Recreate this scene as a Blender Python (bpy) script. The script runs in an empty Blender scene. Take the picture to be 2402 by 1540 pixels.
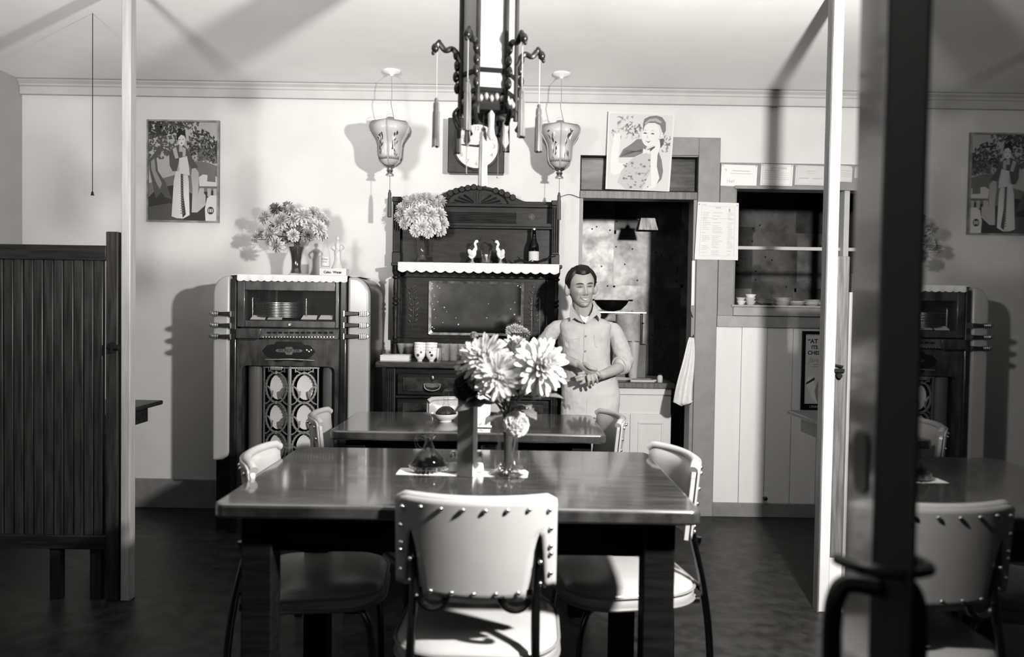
import bpy, bmesh, math, random
from mathutils import Vector, Matrix, Euler
random.seed(7)
PI = math.pi
C = bpy.context.scene.collection
scene = bpy.context.scene

# ------------------------------------------------------------------ camera, world, lights, exposure
FPX, CX, CY = 1800.0, 1201.0, 770.0
CAM_H = 1.26
PITCH, ROLL = math.radians(1.53), math.radians(0.9)
CAM_M = Matrix.Translation((0, 0, CAM_H)) @ Euler((PI / 2 - PITCH, 0, 0)).to_matrix().to_4x4() @ Matrix.Rotation(ROLL, 4, 'Z')
cam_data = bpy.data.cameras.new('camera')
cam_data.sensor_width = 36.0
cam_data.lens = FPX / 2402.0 * 36.0
cam_data.clip_start = 0.02
cam_data.dof.use_dof = True
cam_data.dof.focus_distance = 3.9
cam_data.dof.aperture_fstop = 2.3
cam = bpy.data.objects.new('camera', cam_data)
cam.matrix_world = CAM_M
C.objects.link(cam)
scene.camera = cam

world = bpy.data.worlds.new('world')
scene.world = world
world.use_nodes = True
world.node_tree.nodes['Background'].inputs[0].default_value = (0.93, 0.97, 1.0, 1)
world.node_tree.nodes['Background'].inputs[1].default_value = 0.015

FLASH = (1.0, 1.25, 1.80)
ld = bpy.data.lights.new('flash_lamp', 'SPOT')
ld.spot_size = math.radians(136)
ld.spot_blend = 0.4
ld.energy = 400.0
ld.color = (1.0, 0.965, 0.92)
ld.shadow_soft_size = 0.05
lo = bpy.data.objects.new('flash_lamp', ld)
lo.location = FLASH
lo.rotation_euler = (Vector((-.45, 4.2, 1.45)) - Vector(FLASH)).to_track_quat('-Z', 'Y').to_euler()
C.objects.link(lo)
# second flash lamp near the camera, added as fill, tilted up towards the left of the back wall and the ceiling
sd = bpy.data.lights.new('bounce_fill', 'SPOT')
sd.energy = 560.0
sd.color = (1.0, 0.97, 0.93)
sd.spot_size = math.radians(54)
sd.spot_blend = 1.0
sd.shadow_soft_size = 0.28
so = bpy.data.objects.new('bounce_fill', sd)
so.location = (-1.5, -0.4, 1.55)
so.rotation_euler = (Vector((-1.4, 4.6, 3.0)) - Vector(so.location)).to_track_quat('-Z', 'Y').to_euler()
C.objects.link(so)
# weak unseen fill light added behind the camera
ad = bpy.data.lights.new('front_fill', 'AREA')
ad.shape = 'RECTANGLE'
ad.size, ad.size_y = 2.6, 1.5
ad.energy = 2.5
ad.color = (1.0, 0.98, 0.95)
ao = bpy.data.objects.new('front_fill', ad)
ao.location = (-1.2, -0.9, 1.75)
ao.rotation_euler = (math.radians(88), 0, math.radians(-12))
C.objects.link(ao)

scene.view_settings.view_transform = 'Standard'
scene.view_settings.look = 'None'
scene.view_settings.exposure = 0.55
scene.view_settings.gamma = 1.0
scene.view_settings.use_curve_mapping = False
try:
    scene.cycles.caustics_reflective = False
    scene.cycles.caustics_refractive = False
except Exception:
    pass

def U(px, py, Y):
    """point on the plane y = Y seen at a pixel of the photograph"""
    d = CAM_M.to_3x3() @ Vector(((px - CX) / FPX, -(py - CY) / FPX, -1.0))
    t = Y / d.y
    return Vector((d.x * t, Y, CAM_H + d.z * t))
def UX(px, py, Y): return U(px, py, Y).x
def UZ(px, py, Y): return U(px, py, Y).z

# ------------------------------------------------------------------ materials
MATS = {}
def mat(name, v, rough=0.6, spec=0.4, metal=0.0, noise=0.0, nscale=8.0, stretch=(1, 1, 1), coat=0.0, bump=0.0, trans=0.0, ior=1.45, v2=None, detail=4.0, bscale=None, coatior=1.5):
    """grey material: v is the linear value, noise the relative mottling"""
    if name in MATS: return MATS[name]
    m = bpy.data.materials.new(name)
    m.use_nodes = True
    nt = m.node_tree
    b = nt.nodes['Principled BSDF']
    col = v if isinstance(v, tuple) else (v, v, v)
    b.inputs['Base Color'].default_value = (*col, 1)
    b.inputs['Roughness'].default_value = rough
    b.inputs['Specular IOR Level'].default_value = spec
    b.inputs['Metallic'].default_value = metal
    b.inputs['IOR'].default_value = ior
    b.inputs['Transmission Weight'].default_value = trans
    b.inputs['Coat Weight'].default_value = coat
    b.inputs['Coat Roughness'].default_value = 0.08
    b.inputs['Coat IOR'].default_value = coatior
    if noise or bump or v2 is not None:
        tc = nt.nodes.new('ShaderNodeTexCoord')
        mp = nt.nodes.new('ShaderNodeMapping')
        mp.inputs['Scale'].default_value = stretch
        nt.links.new(tc.outputs['Object'], mp.inputs['Vector'])
        n = nt.nodes.new('ShaderNodeTexNoise')
        n.inputs['Scale'].default_value = nscale
        n.inputs['Detail'].default_value = detail
        n.inputs['Roughness'].default_value = 0.6
        nt.links.new(mp.outputs['Vector'], n.inputs['Vector'])
        if noise or v2 is not None:
            r = nt.nodes.new('ShaderNodeValToRGB')
            lo_, hi_ = ([c * (1 - noise) for c in col], [min(1, c * (1 + noise)) for c in col]) if v2 is None else (col, (v2, v2, v2))
            r.color_ramp.elements[0].position = 0.36
            r.color_ramp.elements[1].position = 0.64
            r.color_ramp.elements[0].color = (*lo_, 1)
            r.color_ramp.elements[1].color = (*hi_, 1)
            nt.links.new(n.outputs['Fac'], r.inputs['Fac'])
            nt.links.new(r.outputs['Color'], b.inputs['Base Color'])
        if bump:
            bn = nt.nodes.new('ShaderNodeBump')
            bn.inputs['Strength'].default_value = bump
            bn.inputs['Distance'].default_value = 0.01
            src = n
            if bscale:
                src = nt.nodes.new('ShaderNodeTexNoise')
                src.inputs['Scale'].default_value = bscale
                nt.links.new(mp.outputs['Vector'], src.inputs['Vector'])
            nt.links.new(src.outputs['Fac'], bn.inputs['Height'])
            nt.links.new(bn.outputs['Normal'], b.inputs['Normal'])
    MATS[name] = m
    return m

def frosted(name, v, mixt=0.5, rough=0.35):
    m = bpy.data.materials.new(name)
    m.use_nodes = True
    nt = m.node_tree
    b = nt.nodes['Principled BSDF']
    b.inputs['Base Color'].default_value = (v, v, v, 1)
    b.inputs['Roughness'].default_value = rough
    t = nt.nodes.new('ShaderNodeBsdfTranslucent')
    t.inputs['Color'].default_value = (v, v, v, 1)
    mx = nt.nodes.new('ShaderNodeMixShader')
    mx.inputs[0].default_value = mixt
    nt.links.new(b.outputs[0], mx.inputs[1])
    nt.links.new(t.outputs[0], mx.inputs[2])
    nt.links.new(mx.outputs[0], nt.nodes['Material Output'].inputs['Surface'])
    return m

def glassy(name, tint=0.95, rough=0.02, clear=0.75):
    """thin clear glass: part of the light passes straight through"""
    m = bpy.data.materials.new(name)
    m.use_nodes = True
    nt = m.node_tree
    nt.nodes.remove(nt.nodes['Principled BSDF'])
    tr = nt.nodes.new('ShaderNodeBsdfTransparent')
    tr.inputs[0].default_value = (tint, tint, tint, 1)
    gl = nt.nodes.new('ShaderNodeBsdfGlossy')
    gl.inputs['Roughness'].default_value = rough
    df = nt.nodes.new('ShaderNodeBsdfDiffuse')
    df.inputs[0].default_value = (0.4, 0.4, 0.4, 1)
    lw = nt.nodes.new('ShaderNodeLayerWeight')
    lw.inputs[0].default_value = 0.5
    pw = nt.nodes.new('ShaderNodeMath'); pw.operation = 'POWER'; pw.inputs[1].default_value = 3.0
    ml = nt.nodes.new('ShaderNodeMath'); ml.operation = 'MULTIPLY_ADD'; ml.inputs[1].default_value = 0.5; ml.inputs[2].default_value = 0.025
    m1 = nt.nodes.new('ShaderNodeMixShader')
    m2 = nt.nodes.new('ShaderNodeMixShader')
    m2.inputs[0].default_value = 1 - clear
    nt.links.new(lw.outputs['Facing'], pw.inputs[0])
    nt.links.new(pw.outputs[0], ml.inputs[0])
    nt.links.new(ml.outputs[0], m1.inputs[0])
    nt.links.new(tr.outputs[0], m1.inputs[1])
    nt.links.new(gl.outputs[0], m1.inputs[2])
    nt.links.new(m1.outputs[0], m2.inputs[1])
    nt.links.new(df.outputs[0], m2.inputs[2])
    nt.links.new(m2.outputs[0], nt.nodes['Material Output'].inputs['Surface'])
    return m

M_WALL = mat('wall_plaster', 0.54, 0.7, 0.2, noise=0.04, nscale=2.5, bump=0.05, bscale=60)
M_CEIL = mat('ceiling_paint', 0.88, 0.6, 0.25, noise=0.03, nscale=2.0)
M_CROWN = mat('crown_paint', 0.42, 0.5, 0.3, noise=0.05, nscale=6)
M_TRIM = mat('grey_trim_paint', 0.2, 0.45, 0.35, noise=0.08, nscale=14)
M_BOARD = mat('white_board_paint', 0.6, 0.55, 0.25, noise=0.04, nscale=6, stretch=(1, 1, .2))
M_BASE = mat('baseboard_paint', 0.17, 0.5, 0.3, noise=0.12, nscale=12)
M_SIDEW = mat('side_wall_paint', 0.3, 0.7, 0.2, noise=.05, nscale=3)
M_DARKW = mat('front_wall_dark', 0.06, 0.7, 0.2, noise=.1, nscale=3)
M_PANE = glassy('window_glass', .97, .01, .985)
M_FLOOR = mat('dark_linoleum', 0.016, 0.4, 0.25, noise=0.55, nscale=14, bump=0.12, detail=8)
M_WDARK = mat('dark_varnished_wood', 0.02, 0.36, 0.22, noise=0.5, nscale=9, stretch=(6, 6, .5), bump=0.03)
M_WDARKH = mat('dark_varnished_wood_horizontal', 0.011, 0.36, 0.22, noise=0.5, nscale=9, stretch=(.5, 6, 6), bump=0.03)
M_SIDEB = mat('carved_oak_dark', 0.0085, 0.4, 0.2, noise=0.55, nscale=10, stretch=(1, 4, 5), bump=0.1)
M_TABLE = mat('tabletop_varnish', 0.03, 0.25, 0.6, noise=0.6, nscale=6, stretch=(1.2, 14, 1), coat=1.0, bump=0.03, coatior=1.85)
M_TABLEG = mat('table_base_wood', 0.005, 0.5, 0.08, noise=0.4, nscale=8, stretch=(.6, 8, 8))
M_POSTG = mat('grey_painted_wood', 0.27, 0.4, 0.4, noise=0.13, nscale=7, stretch=(9, 9, .6))
M_POSTW = mat('white_painted_wood', 0.55, 0.4, 0.4, noise=0.05, nscale=8)
M_MIDW = mat('mid_brown_wood', 0.1, 0.4, 0.4, noise=0.35, nscale=9, stretch=(12, 12, .5))
M_BLACK = mat('black_enamel', 0.006, 0.3, 0.3)
M_BLACKM = mat('black_matte', 0.006, 0.7, 0.2)
M_VINYL = mat('cream_vinyl', 0.31, 0.26, 0.4, noise=0.03, nscale=10, bump=0.06, bscale=9)
M_TUBE = mat('dark_steel_tube', 0.1, 0.22, 0.5, metal=1.0)
M_CHROME = mat('chrome', 0.72, 0.12, 0.5, metal=1.0)
M_NICKEL = mat('worn_nickel', 0.5, 0.3, 0.5, metal=1.0, noise=0.3, nscale=30)
M_JUKEW = mat('jukebox_walnut', 0.034, 0.3, 0.5, noise=0.6, nscale=7, stretch=(3, 3, 1), coat=0.3)
M_JUKED = mat('jukebox_dark_walnut', 0.012, 0.3, 0.3, noise=0.5, nscale=7, stretch=(3, 3, 1), coat=0.3)
M_PLAST = frosted('jukebox_plastic', 0.4, 0.25, 0.22)
M_GRCOL = mat('grey_plastic_column', 0.075, 0.25, 0.5, coat=0.3)
M_WHITE = mat('white_china', 0.75, 0.25, 0.5)
M_PAPER = mat('white_paper', 0.64, 0.75, 0.15)
M_PAPERG = mat('toned_paper', 0.5, 0.75, 0.15, noise=0.04, nscale=12)
M_INK = mat('grey_ink', 0.25, 0.8, 0.1)
M_INKD = mat('dark_ink', 0.04, 0.8, 0.1)
M_INKL = mat('faint_ink', 0.36, 0.8, 0.1)
M_CLOTH = mat('white_lace_cloth', 0.58, 0.85, 0.1, noise=0.06, nscale=90)
M_GLASS = glassy('clear_glass', .97, .02, .998)
M_GLASST = glassy('tumbler_glass', .95, .03, .8)  # added diffuse grey stands in for glints on the sideboard glasses
M_GLASSD = glassy('smoky_glass', 0.35, 0.03, 0.9)
M_WATER = mat('dark_stem_water', 0.03, 0.1, 0.6)
M_SOY = mat('soy_sauce', 0.002, 0.08, 0.3)
M_PETAL = frosted('white_petal', 0.7, 0.4, 0.7)
M_PETALG = mat('pink_petal', 0.2, 0.7, 0.15)
M_PETALD = mat('red_petal', 0.05, 0.7, 0.15)
M_LEAF = mat('leaf_green', 0.1, 0.5, 0.3, noise=0.4, nscale=25)
M_STEM = mat('stem_green', 0.05, 0.5, 0.3)
M_TASSEL = mat('silk_tassel', 0.08, 0.5, 0.3, noise=0.5, nscale=9, stretch=(25, 25, 1))
M_TASSELD = mat('dark_silk_tassel', 0.06, 0.5, 0.3, noise=0.4, nscale=9, stretch=(25, 25, 1))
M_LGLASS = frosted('lantern_glass', 0.6, 0.4, 0.35)
M_MILK = frosted('milk_glass', 0.4, 0.4, 0.25)
M_PETALN = frosted('near_petal', 0.5, 0.45, 0.7)
M_MIRROR = mat('old_mirror', 0.26, 0.06, 0.5, metal=1.0, noise=0.25, nscale=5)
M_SKIN = mat('skin', (0.27, 0.262, 0.253), 0.5, 0.3, noise=0.03, nscale=20)
M_HAIR = mat('black_hair', 0.006, 0.5, 0.3)
M_SHIRT = mat('khaki_shirt_cloth', 0.35, 0.85, 0.1, noise=0.05, nscale=12, bump=0.15, bscale=18)
M_TROU = mat('pale_trouser_cloth', 0.42, 0.85, 0.1, noise=0.04, nscale=10, bump=0.12, bscale=14)
M_SHADE = mat('metal_sheet', 0.16, 0.35, 0.5, metal=0.6, noise=0.5, nscale=5, bump=0.25, bscale=7)
M_SHADE2 = mat('metal_sheet_dull', 0.07, 0.45, 0.5, metal=0.4, noise=0.5, nscale=4, bump=0.2, bscale=7)
M_KITW = mat('kitchen_wall_dark', 0.02, 0.7, 0.2, noise=0.3, nscale=4)  # even dark grey with mottling

# ------------------------------------------------------------------ mesh builder
class MB:
    def __init__(self):
        self.v, self.f, self.m = [], [], []
    def add(self, vs, fs, mi=0):
        o = len(self.v)
        self.v += [tuple(p) for p in vs]
        self.f += [tuple(i + o for i in f) for f in fs]
        self.m += [mi] * len(fs)
        return self
    def box(self, x0, x1, y0, y1, z0, z1, mi=0):
        vs = [(x, y, z) for z in (z0, z1) for y in (y0, y1) for x in (x0, x1)]
        return self.add(vs, [(0, 2, 3, 1), (4, 5, 7, 6), (0, 1, 5, 4), (2, 6, 7, 3), (0, 4, 6, 2), (1, 3, 7, 5)], mi)
    def lathe(self, prof, c=(0, 0, 0), n=24, mi=0, axis='Z', sx=1.0, sy=1.0, rot=0.0):
        vs, fs = [], []
        k = len(prof)
        for (r, z) in prof:
            for i in range(n):
                a = 2 * PI * i / n + rot
                x, y = r * math.cos(a) * sx, r * math.sin(a) * sy
                p = (x, y, z) if axis == 'Z' else ((x, z, y) if axis == 'Y' else (z, x, y))
                vs.append((p[0] + c[0], p[1] + c[1], p[2] + c[2]))
        for j in range(k - 1):
            for i in range(n):
                fs.append((j * n + i, j * n + (i + 1) % n, (j + 1) * n + (i + 1) % n, (j + 1) * n + i))
        if prof[0][0] > 1e-6: fs.append(tuple(range(n - 1, -1, -1)))
        if prof[-1][0] > 1e-6: fs.append(tuple((k - 1) * n + i for i in range(n)))
        return self.add(vs, fs, mi)
    def cyl(self, p0, p1, r0, r1=None, n=14, mi=0):
        return self.tube([p0, p1], [r0, r0 if r1 is None else r1], n, mi)
    def tube(self, pts, r, n=10, mi=0, closed=False, sq=1.0, up=None):
        pts = [Vector(p) for p in pts]
        k = len(pts)
        rs = r if isinstance(r, (list, tuple)) else [r] * k
        vs, fs = [], []
        prev = None
        for i, p in enumerate(pts):
            a = pts[i - 1] if (i > 0 or closed) else pts[0]
            b = pts[(i + 1) % k] if (i < k - 1 or closed) else pts[-1]
            t = (b - a)
            t = t.normalized() if t.length > 1e-9 else Vector((0, 0, 1))
            if prev is None:
                ref = Vector(up) if up is not None else (Vector((0, 0, 1)) if abs(t.z) < 0.9 else Vector((1, 0, 0)))
                u = t.cross(ref).normalized()
            else:
                u = (prev - t * prev.dot(t))
                u = u.normalized() if u.length > 1e-6 else prev
            w = t.cross(u)
            prev = u
            for j in range(n):
                an = 2 * PI * j / n
                vs.append(p + u * math.cos(an) * rs[i] + w * math.sin(an) * rs[i] * sq)
        lim = k if closed else k - 1
        for i in range(lim):
            i2 = (i + 1) % k
            for j in range(n):
                fs.append((i * n + j, i * n + (j + 1) % n, i2 * n + (j + 1) % n, i2 * n + j))
        if not closed:
            fs.append(tuple(range(n - 1, -1, -1)))
            fs.append(tuple((k - 1) * n + j for j in range(n)))
        return self.add(vs, fs, mi)
    def ell(self, c, r, n=16, k=10, mi=0, rot=None):
        vs, fs = [], []
        r = (r, r, r) if not isinstance(r, (tuple, list)) else r
        for i in range(k + 1):
            ph = -PI / 2 + PI * i / k
            for j in range(n):
                a = 2 * PI * j / n
                p = Vector((r[0] * math.cos(ph) * math.cos(a), r[1] * math.cos(ph) * math.sin(a), r[2] * math.sin(ph)))
                if rot is not None: p = rot @ p
                vs.append(p + Vector(c))
        for i in range(k):
            for j in range(n):
                fs.append((i * n + j, i * n + (j + 1) % n, (i + 1) * n + (j + 1) % n, (i + 1) * n + j))
        return self.add(vs, fs, mi)
    def prism(self, poly, y0, y1, mi=0, plane='XZ'):
        """extrude a 2D outline; XZ outlines go along y, XY along z, YZ along x"""
        n = len(poly)
        def P(a, b, d): return (a, d, b) if plane == 'XZ' else ((a, b, d) if plane == 'XY' else (d, a, b))
        vs = [P(a, b, y0) for a, b in poly] + [P(a, b, y1) for a, b in poly]
        fs = [tuple(range(n)), tuple(range(2 * n - 1, n - 1, -1))]
        for i in range(n):
            j = (i + 1) % n
            fs.append((i, i + n, j + n, j))
        return self.add(vs, fs, mi)
    def poly(self, pts3, mi=0):
        return self.add(pts3, [tuple(range(len(pts3)))], mi)
    def grid(self, fn, nu, nv, mi=0, closed_u=False):
        vs, fs = [], []
        mu = nu if closed_u else nu + 1
        for j in range(nv + 1):
            for i in range(mu):
                vs.append(fn(i / nu, j / nv))
        for j in range(nv):
            for i in range(nu):
                i2 = (i + 1) % mu
                fs.append((j * mu + i, j * mu + i2, (j + 1) * mu + i2, (j + 1) * mu + i))
        return self.add(vs, fs, mi)
    def xf(self, M):
        self.v = [tuple(M @ Vector(p)) for p in self.v]
        return self
    def merge(self, o, mi=None):
        n = len(self.v)
        self.v += o.v
        self.f += [tuple(i + n for i in f) for f in o.f]
        self.m += (o.m if mi is None else [mi] * len(o.f))
        return self
    def mesh(self, name, mats, smooth=None, recalc=True, weld=0.0):
        me = bpy.data.meshes.new(name)
        bm = bmesh.new()
        bvs = [bm.verts.new(p) for p in self.v]
        for f, mi in zip(self.f, self.m):
            idx = []
            for i in f:
                if i not in idx: idx.append(i)
            if len(idx) < 3: continue
            try:
                bf = bm.faces.new([bvs[i] for i in idx])
                bf.material_index = mi
            except ValueError:
                pass
        if weld: bmesh.ops.remove_doubles(bm, verts=bm.verts, dist=weld)
        if recalc: bmesh.ops.recalc_face_normals(bm, faces=bm.faces)
        bm.to_mesh(me)
        bm.free()
        for m in (mats if isinstance(mats, (list, tuple)) else [mats]): me.materials.append(m)
        if smooth is not None:
            me.shade_smooth()
            me.set_sharp_from_angle(angle=math.radians(smooth))
        return me

def thing(name, label, cat, loc=(0, 0, 0), rotz=0.0, group=None):
    o = bpy.data.objects.new(name, None)
    o.empty_display_size = 0.05
    C.objects.link(o)
    o.location = loc
    o.rotation_euler = (0, 0, rotz)
    o['label'], o['category'] = label, cat
    if group: o['group'] = group
    return o
def tag(o, label, cat, group=None):
    o['label'], o['category'] = label, cat
    if group: o['group'] = group
    return o
def obj(name, mb, m, parent=None, smooth=40, bevel=0.0, world=False, label=None, seg=2, kind=None, solid=0.0, subsurf=0, recalc=True):
    """link a built mesh; world=True: coordinates are world ones and the parent sits elsewhere"""
    me = mb if isinstance(mb, bpy.types.Mesh) else mb.mesh(name, m, smooth, recalc)
    o = bpy.data.objects.new(name, me)
    C.objects.link(o)
    if parent is not None:
        o.parent = parent
        if world:
            M = Matrix.Identity(4)
            p = parent
            while p is not None:
                M = (Matrix.Translation(p.location) @ p.rotation_euler.to_matrix().to_4x4()) @ M
                p = p.parent
            me.transform(M.inverted())
    if solid:
        s = o.modifiers.new('thickness', 'SOLIDIFY'); s.thickness = solid; s.offset = 0
    if bevel:
        b = o.modifiers.new('edge', 'BEVEL'); b.width = bevel; b.segments = seg; b.limit_method = 'ANGLE'; b.angle_limit = math.radians(40)
        b.harden_normals = False
    if subsurf:
        s = o.modifiers.new('round', 'SUBSURF'); s.levels = subsurf; s.render_levels = subsurf
    if label: o['label'] = label
    if kind: o['kind'] = kind
    return o
def struct(name, mb, m, parent=None, **kw):
    o = obj(name, mb, m, parent, **kw)
    if parent is None: o['kind'] = 'structure'
    return o
def single(name, mb, m, label, cat, loc, group=None, **kw):
    """a thing that is one mesh, built in world coordinates, origin moved to loc"""
    o = obj(name, mb, m, None, **kw)
    o.data.transform(Matrix.Translation(Vector(loc)).inverted())
    o.location = loc
    return tag(o, label, cat, group)
def copy_tree(o, parent=None, label=None, group=None, loc=None, rotz=None):
    kids = list(o.children)
    c = o.copy()
    C.objects.link(c)
    if parent is not None: c.parent = parent
    if label: c['label'] = label
    if group: c['group'] = group
    if loc is not None: c.location = loc
    if rotz is not None: c.rotation_euler = (0, 0, rotz)
    for k in kids: copy_tree(k, c)
    return c
def text_mb(body, size, origin, ux=(1, 0, 0), uy=(0, 0, 1), align='CENTER', shear=0.0, bold=0.0):
    cu = bpy.data.curves.new('lettering', 'FONT')
    cu.body = body
    cu.size = size
    cu.align_x = align
    cu.align_y = 'CENTER'
    cu.shear = shear
    cu.offset = bold
    cu.resolution_u = 3
    o = bpy.data.objects.new('lettering', cu)
    C.objects.link(o)
    me = bpy.data.meshes.new_from_object(o)
    bpy.data.objects.remove(o)
    ux, uy, og = Vector(ux), Vector(uy), Vector(origin)
    mb = MB()
    mb.add([og + ux * v.co.x + uy * v.co.y for v in me.vertices], [tuple(p.vertices) for p in me.polygons])
    bpy.data.meshes.remove(me)
    return mb
def smoothpts(pts, n=6, closed=False):
    """Catmull-Rom through points"""
    pts = [Vector(p) for p in pts]
    out = []
    k = len(pts)
    for i in range(k if closed else k - 1):
        p0 = pts[i - 1] if (i > 0 or closed) else pts[0]
        p1, p2 = pts[i], pts[(i + 1) % k]
        p3 = pts[(i + 2) % k] if (i + 2 < k or closed) else pts[-1]
        for j in range(n):
            t = j / n
            out.append(0.5 * ((2 * p1) + (p2 - p0) * t + (2 * p0 - 5 * p1 + 4 * p2 - p3) * t * t + (3 * p1 - p0 - 3 * p2 + p3) * t ** 3))
    if not closed: out.append(pts[-1])
    return out
def rrect(x0, x1, z0, z1, r, n=6, corners=(1, 1, 1, 1)):
    """rounded rectangle outline; corners: bl, br, tr, tl"""
    out = []
    for (cx, cz, a0, on) in ((x0, z0, PI, corners[0]), (x1, z0, 1.5 * PI, corners[1]), (x1, z1, 0, corners[2]), (x0, z1, PI / 2, corners[3])):
        if not on:
            out.append((cx, cz)); continue
        ccx = cx + r if cx == x0 else cx - r
        ccz = cz + r if cz == z0 else cz - r
        for i in range(n + 1):
            a = a0 + PI / 2 * i / n
            out.append((ccx + r * math.cos(a), ccz + r * math.sin(a)))
    return out
def ring(cx, cz, a, b, n=28, a0=0.0, a1=2 * PI):
    return [(cx + a * math.cos(a0 + (a1 - a0) * i / n), cz + b * math.sin(a0 + (a1 - a0) * i / n)) for i in range(n)]
# ------------------------------------------------------------------ the room
YW = 4.70
XL, XR, YF, YK = -3.0, 2.75, -1.5, 6.5
H = UZ(1201, 206, YW)
ZCR = UZ(1201, 241, YW)
struct('floor', MB().box(XL - .1, XR + .1, YF - .1, YK + .1, -.08, 0), M_FLOOR)
struct('ceiling', MB().box(XL - .1, XR + .1, YF - .1, YW + .12, H, H + .08), M_CEIL)
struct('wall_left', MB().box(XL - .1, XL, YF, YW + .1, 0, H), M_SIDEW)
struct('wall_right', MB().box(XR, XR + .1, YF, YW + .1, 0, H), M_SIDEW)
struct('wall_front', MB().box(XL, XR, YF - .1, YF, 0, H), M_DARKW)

xd0, xd1 = UX(1355, 760, YW), UX(1630, 700, YW)
zdoor, ztr0, ztr1 = UZ(1500, 467, YW), UZ(1500, 449, YW), UZ(1500, 366, YW)
xw0, xw1 = UX(1721, 580, YW), UX(2085, 580, YW)
zw0, zw1 = UZ(1830, 716, YW), UZ(1830, 444, YW)
xs = sorted([XL, xd0, xd1, xw0, xw1, XR])
zs = sorted([0, zw0, zdoor, zw1, ztr1, H])
mb = MB()
for i in range(5):
    for j in range(5):
        x, z = (xs[i] + xs[i + 1]) / 2, (zs[j] + zs[j + 1]) / 2
        if xd0 < x < xd1 and z < ztr1: continue
        if xw0 < x < xw1 and zw0 < z < zw1: continue
        mb.box(xs[i], xs[i + 1], YW, YW + .12, zs[j], zs[j + 1])
wall_back = struct('wall_back', mb, M_WALL)

# cornice along the back wall
mb = MB().prism([(YW - .004, ZCR), (YW - .028, ZCR), (YW - .028, ZCR + .048), (YW - .036, ZCR + .052), (YW - .036, ZCR + .064),
                 (YW - .055, ZCR + .078), (YW - .055, H - .004), (YW - .004, H - .004)], XL, XR, plane='YZ')
struct('trim_1', mb, M_CROWN, bevel=.003)
# grey door casing on the right of the kitchen doorway, with its head
xc1 = UX(1679, 760, YW)
zc1 = UZ(1640, 324, YW)
struct('trim_2', MB().box(xd1, xc1, YW - .022, YW + .001, 0, zc1).box(UX(1545, 345, YW), xd1, YW - .022, YW + .001, ztr1 + .004, zc1), M_TRIM, bevel=.003)
# jambs inside the doorway
struct('trim_3', MB().box(xd0 - .001, xd0 + .02, YW - .004, YW + .125, 0, zdoor).box(xd1 - .02, xd1 + .001, YW - .004, YW + .125, 0, zdoor), M_TRIM)
# board over the doorway with its dark beads and rail
door_1 = struct('door_1', MB().box(xd0, xd1, YW + .05, YW + .07, ztr0, ztr1), mat('transom_oak', 0.06, 0.22, 0.6, noise=.5, nscale=5, stretch=(1, 6, 5), coat=.5))
obj('rail', MB().box(xd0 - .002, xd1, YW - .012, YW + .1, zdoor, ztr0), M_MIDW, door_1, bevel=.003)
t = .006
obj('bead', MB().box(xd0, xd1, YW - .006, YW + .05, ztr1 - t, ztr1).box(xd0, xd1, YW - .006, YW + .05, ztr0, ztr0 + t)
    .box(xd0, xd0 + t, YW - .006, YW + .05, ztr0, ztr1).box(xd1 - t, xd1, YW - .006, YW + .05, ztr0, ztr1), M_BLACKM, door_1)

# pass-through window: casing, sill, meeting rail, mullion
zs0 = UZ(1830, 768, YW)
win = struct('window_1', MB().box(xc1 + .004, xw0, YW - .018, YW + .001, UZ(1830, 742, YW), zw1 + .155).box(xw0, XR - .02, YW - .018, YW + .001, zw1, zw1 + .155), M_TRIM, bevel=.002)
obj('window_sill', MB().box(xw0 - .012, XR - .02, YW - .035, YW + .13, zw0 - .012, zw0).box(xw0, XR - .02, YW - .026, YW, UZ(1830, 741, YW), zw0 - .013)
    .box(xc1 + .004, XR - .02, YW - .018, YW, zs0, UZ(1830, 742, YW)), mat('sill_paint', .27, .45, .35, noise=.08, nscale=14), win, bevel=.002)
obj('meeting_rail', MB().box(xw0, xw1, YW + .035, YW + .065, UZ(1830, 585, YW), UZ(1830, 577, YW)), M_CROWN, win, bevel=.002)
obj('header_strip', MB().box(xw0 - .01, xw1, YW - .03, YW + .06, zw1 - .004, zw1 + .016), M_TRIM, win, bevel=.002)
xm = UX(1983, 560, YW)
obj('mullion', MB().box(xm - .016, xm + .016, YW - .012, YW + .07, zw0, zw1), M_CROWN, win, bevel=.002)
obj('jamb', MB().box(xw0 - .001, xw0 + .012, YW, YW + .125, zw0, zw1), M_BASE, win)

# upright white boards under the window, butted with open joints
zb1 = UZ(1780, 1178, YW)
xb = xc1 + .002
bw = .157
k = 0
while xb < XR - .02:
    x1 = min(xb + bw, XR - .01)
    obj('plank', MB().box(xb + .0012, x1 - .0012, YW - .009 - .0012 * (k % 2), YW - .0005, zb1, zs0 - .001), M_BOARD, wall_back, bevel=.001, seg=1)
    xb = x1; k += 1
struct('baseboard_right', MB().box(xc1, XR, YW - .02, YW + .001, 0.0, zb1), M_BASE, bevel=.003)
zbl = UZ(365, 1121, YW)
struct('baseboard_left', MB().box(XL, xd0 - .005, YW - .02, YW + .001, 0.0, zbl), M_BASE, bevel=.003)
# little black door stop screwed low on the boards
p = U(1790, 1166, YW)
tag(obj('door_stop', MB().cyl((0, 0, 0), (0, -.03, .004), .008, .008).ell((0, -.035, .004), .013, 12, 8), M_BLACK), 'small black knob-shaped door stop low on the white boards', 'door stop').location = (p.x, YW - .011, p.z)

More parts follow.
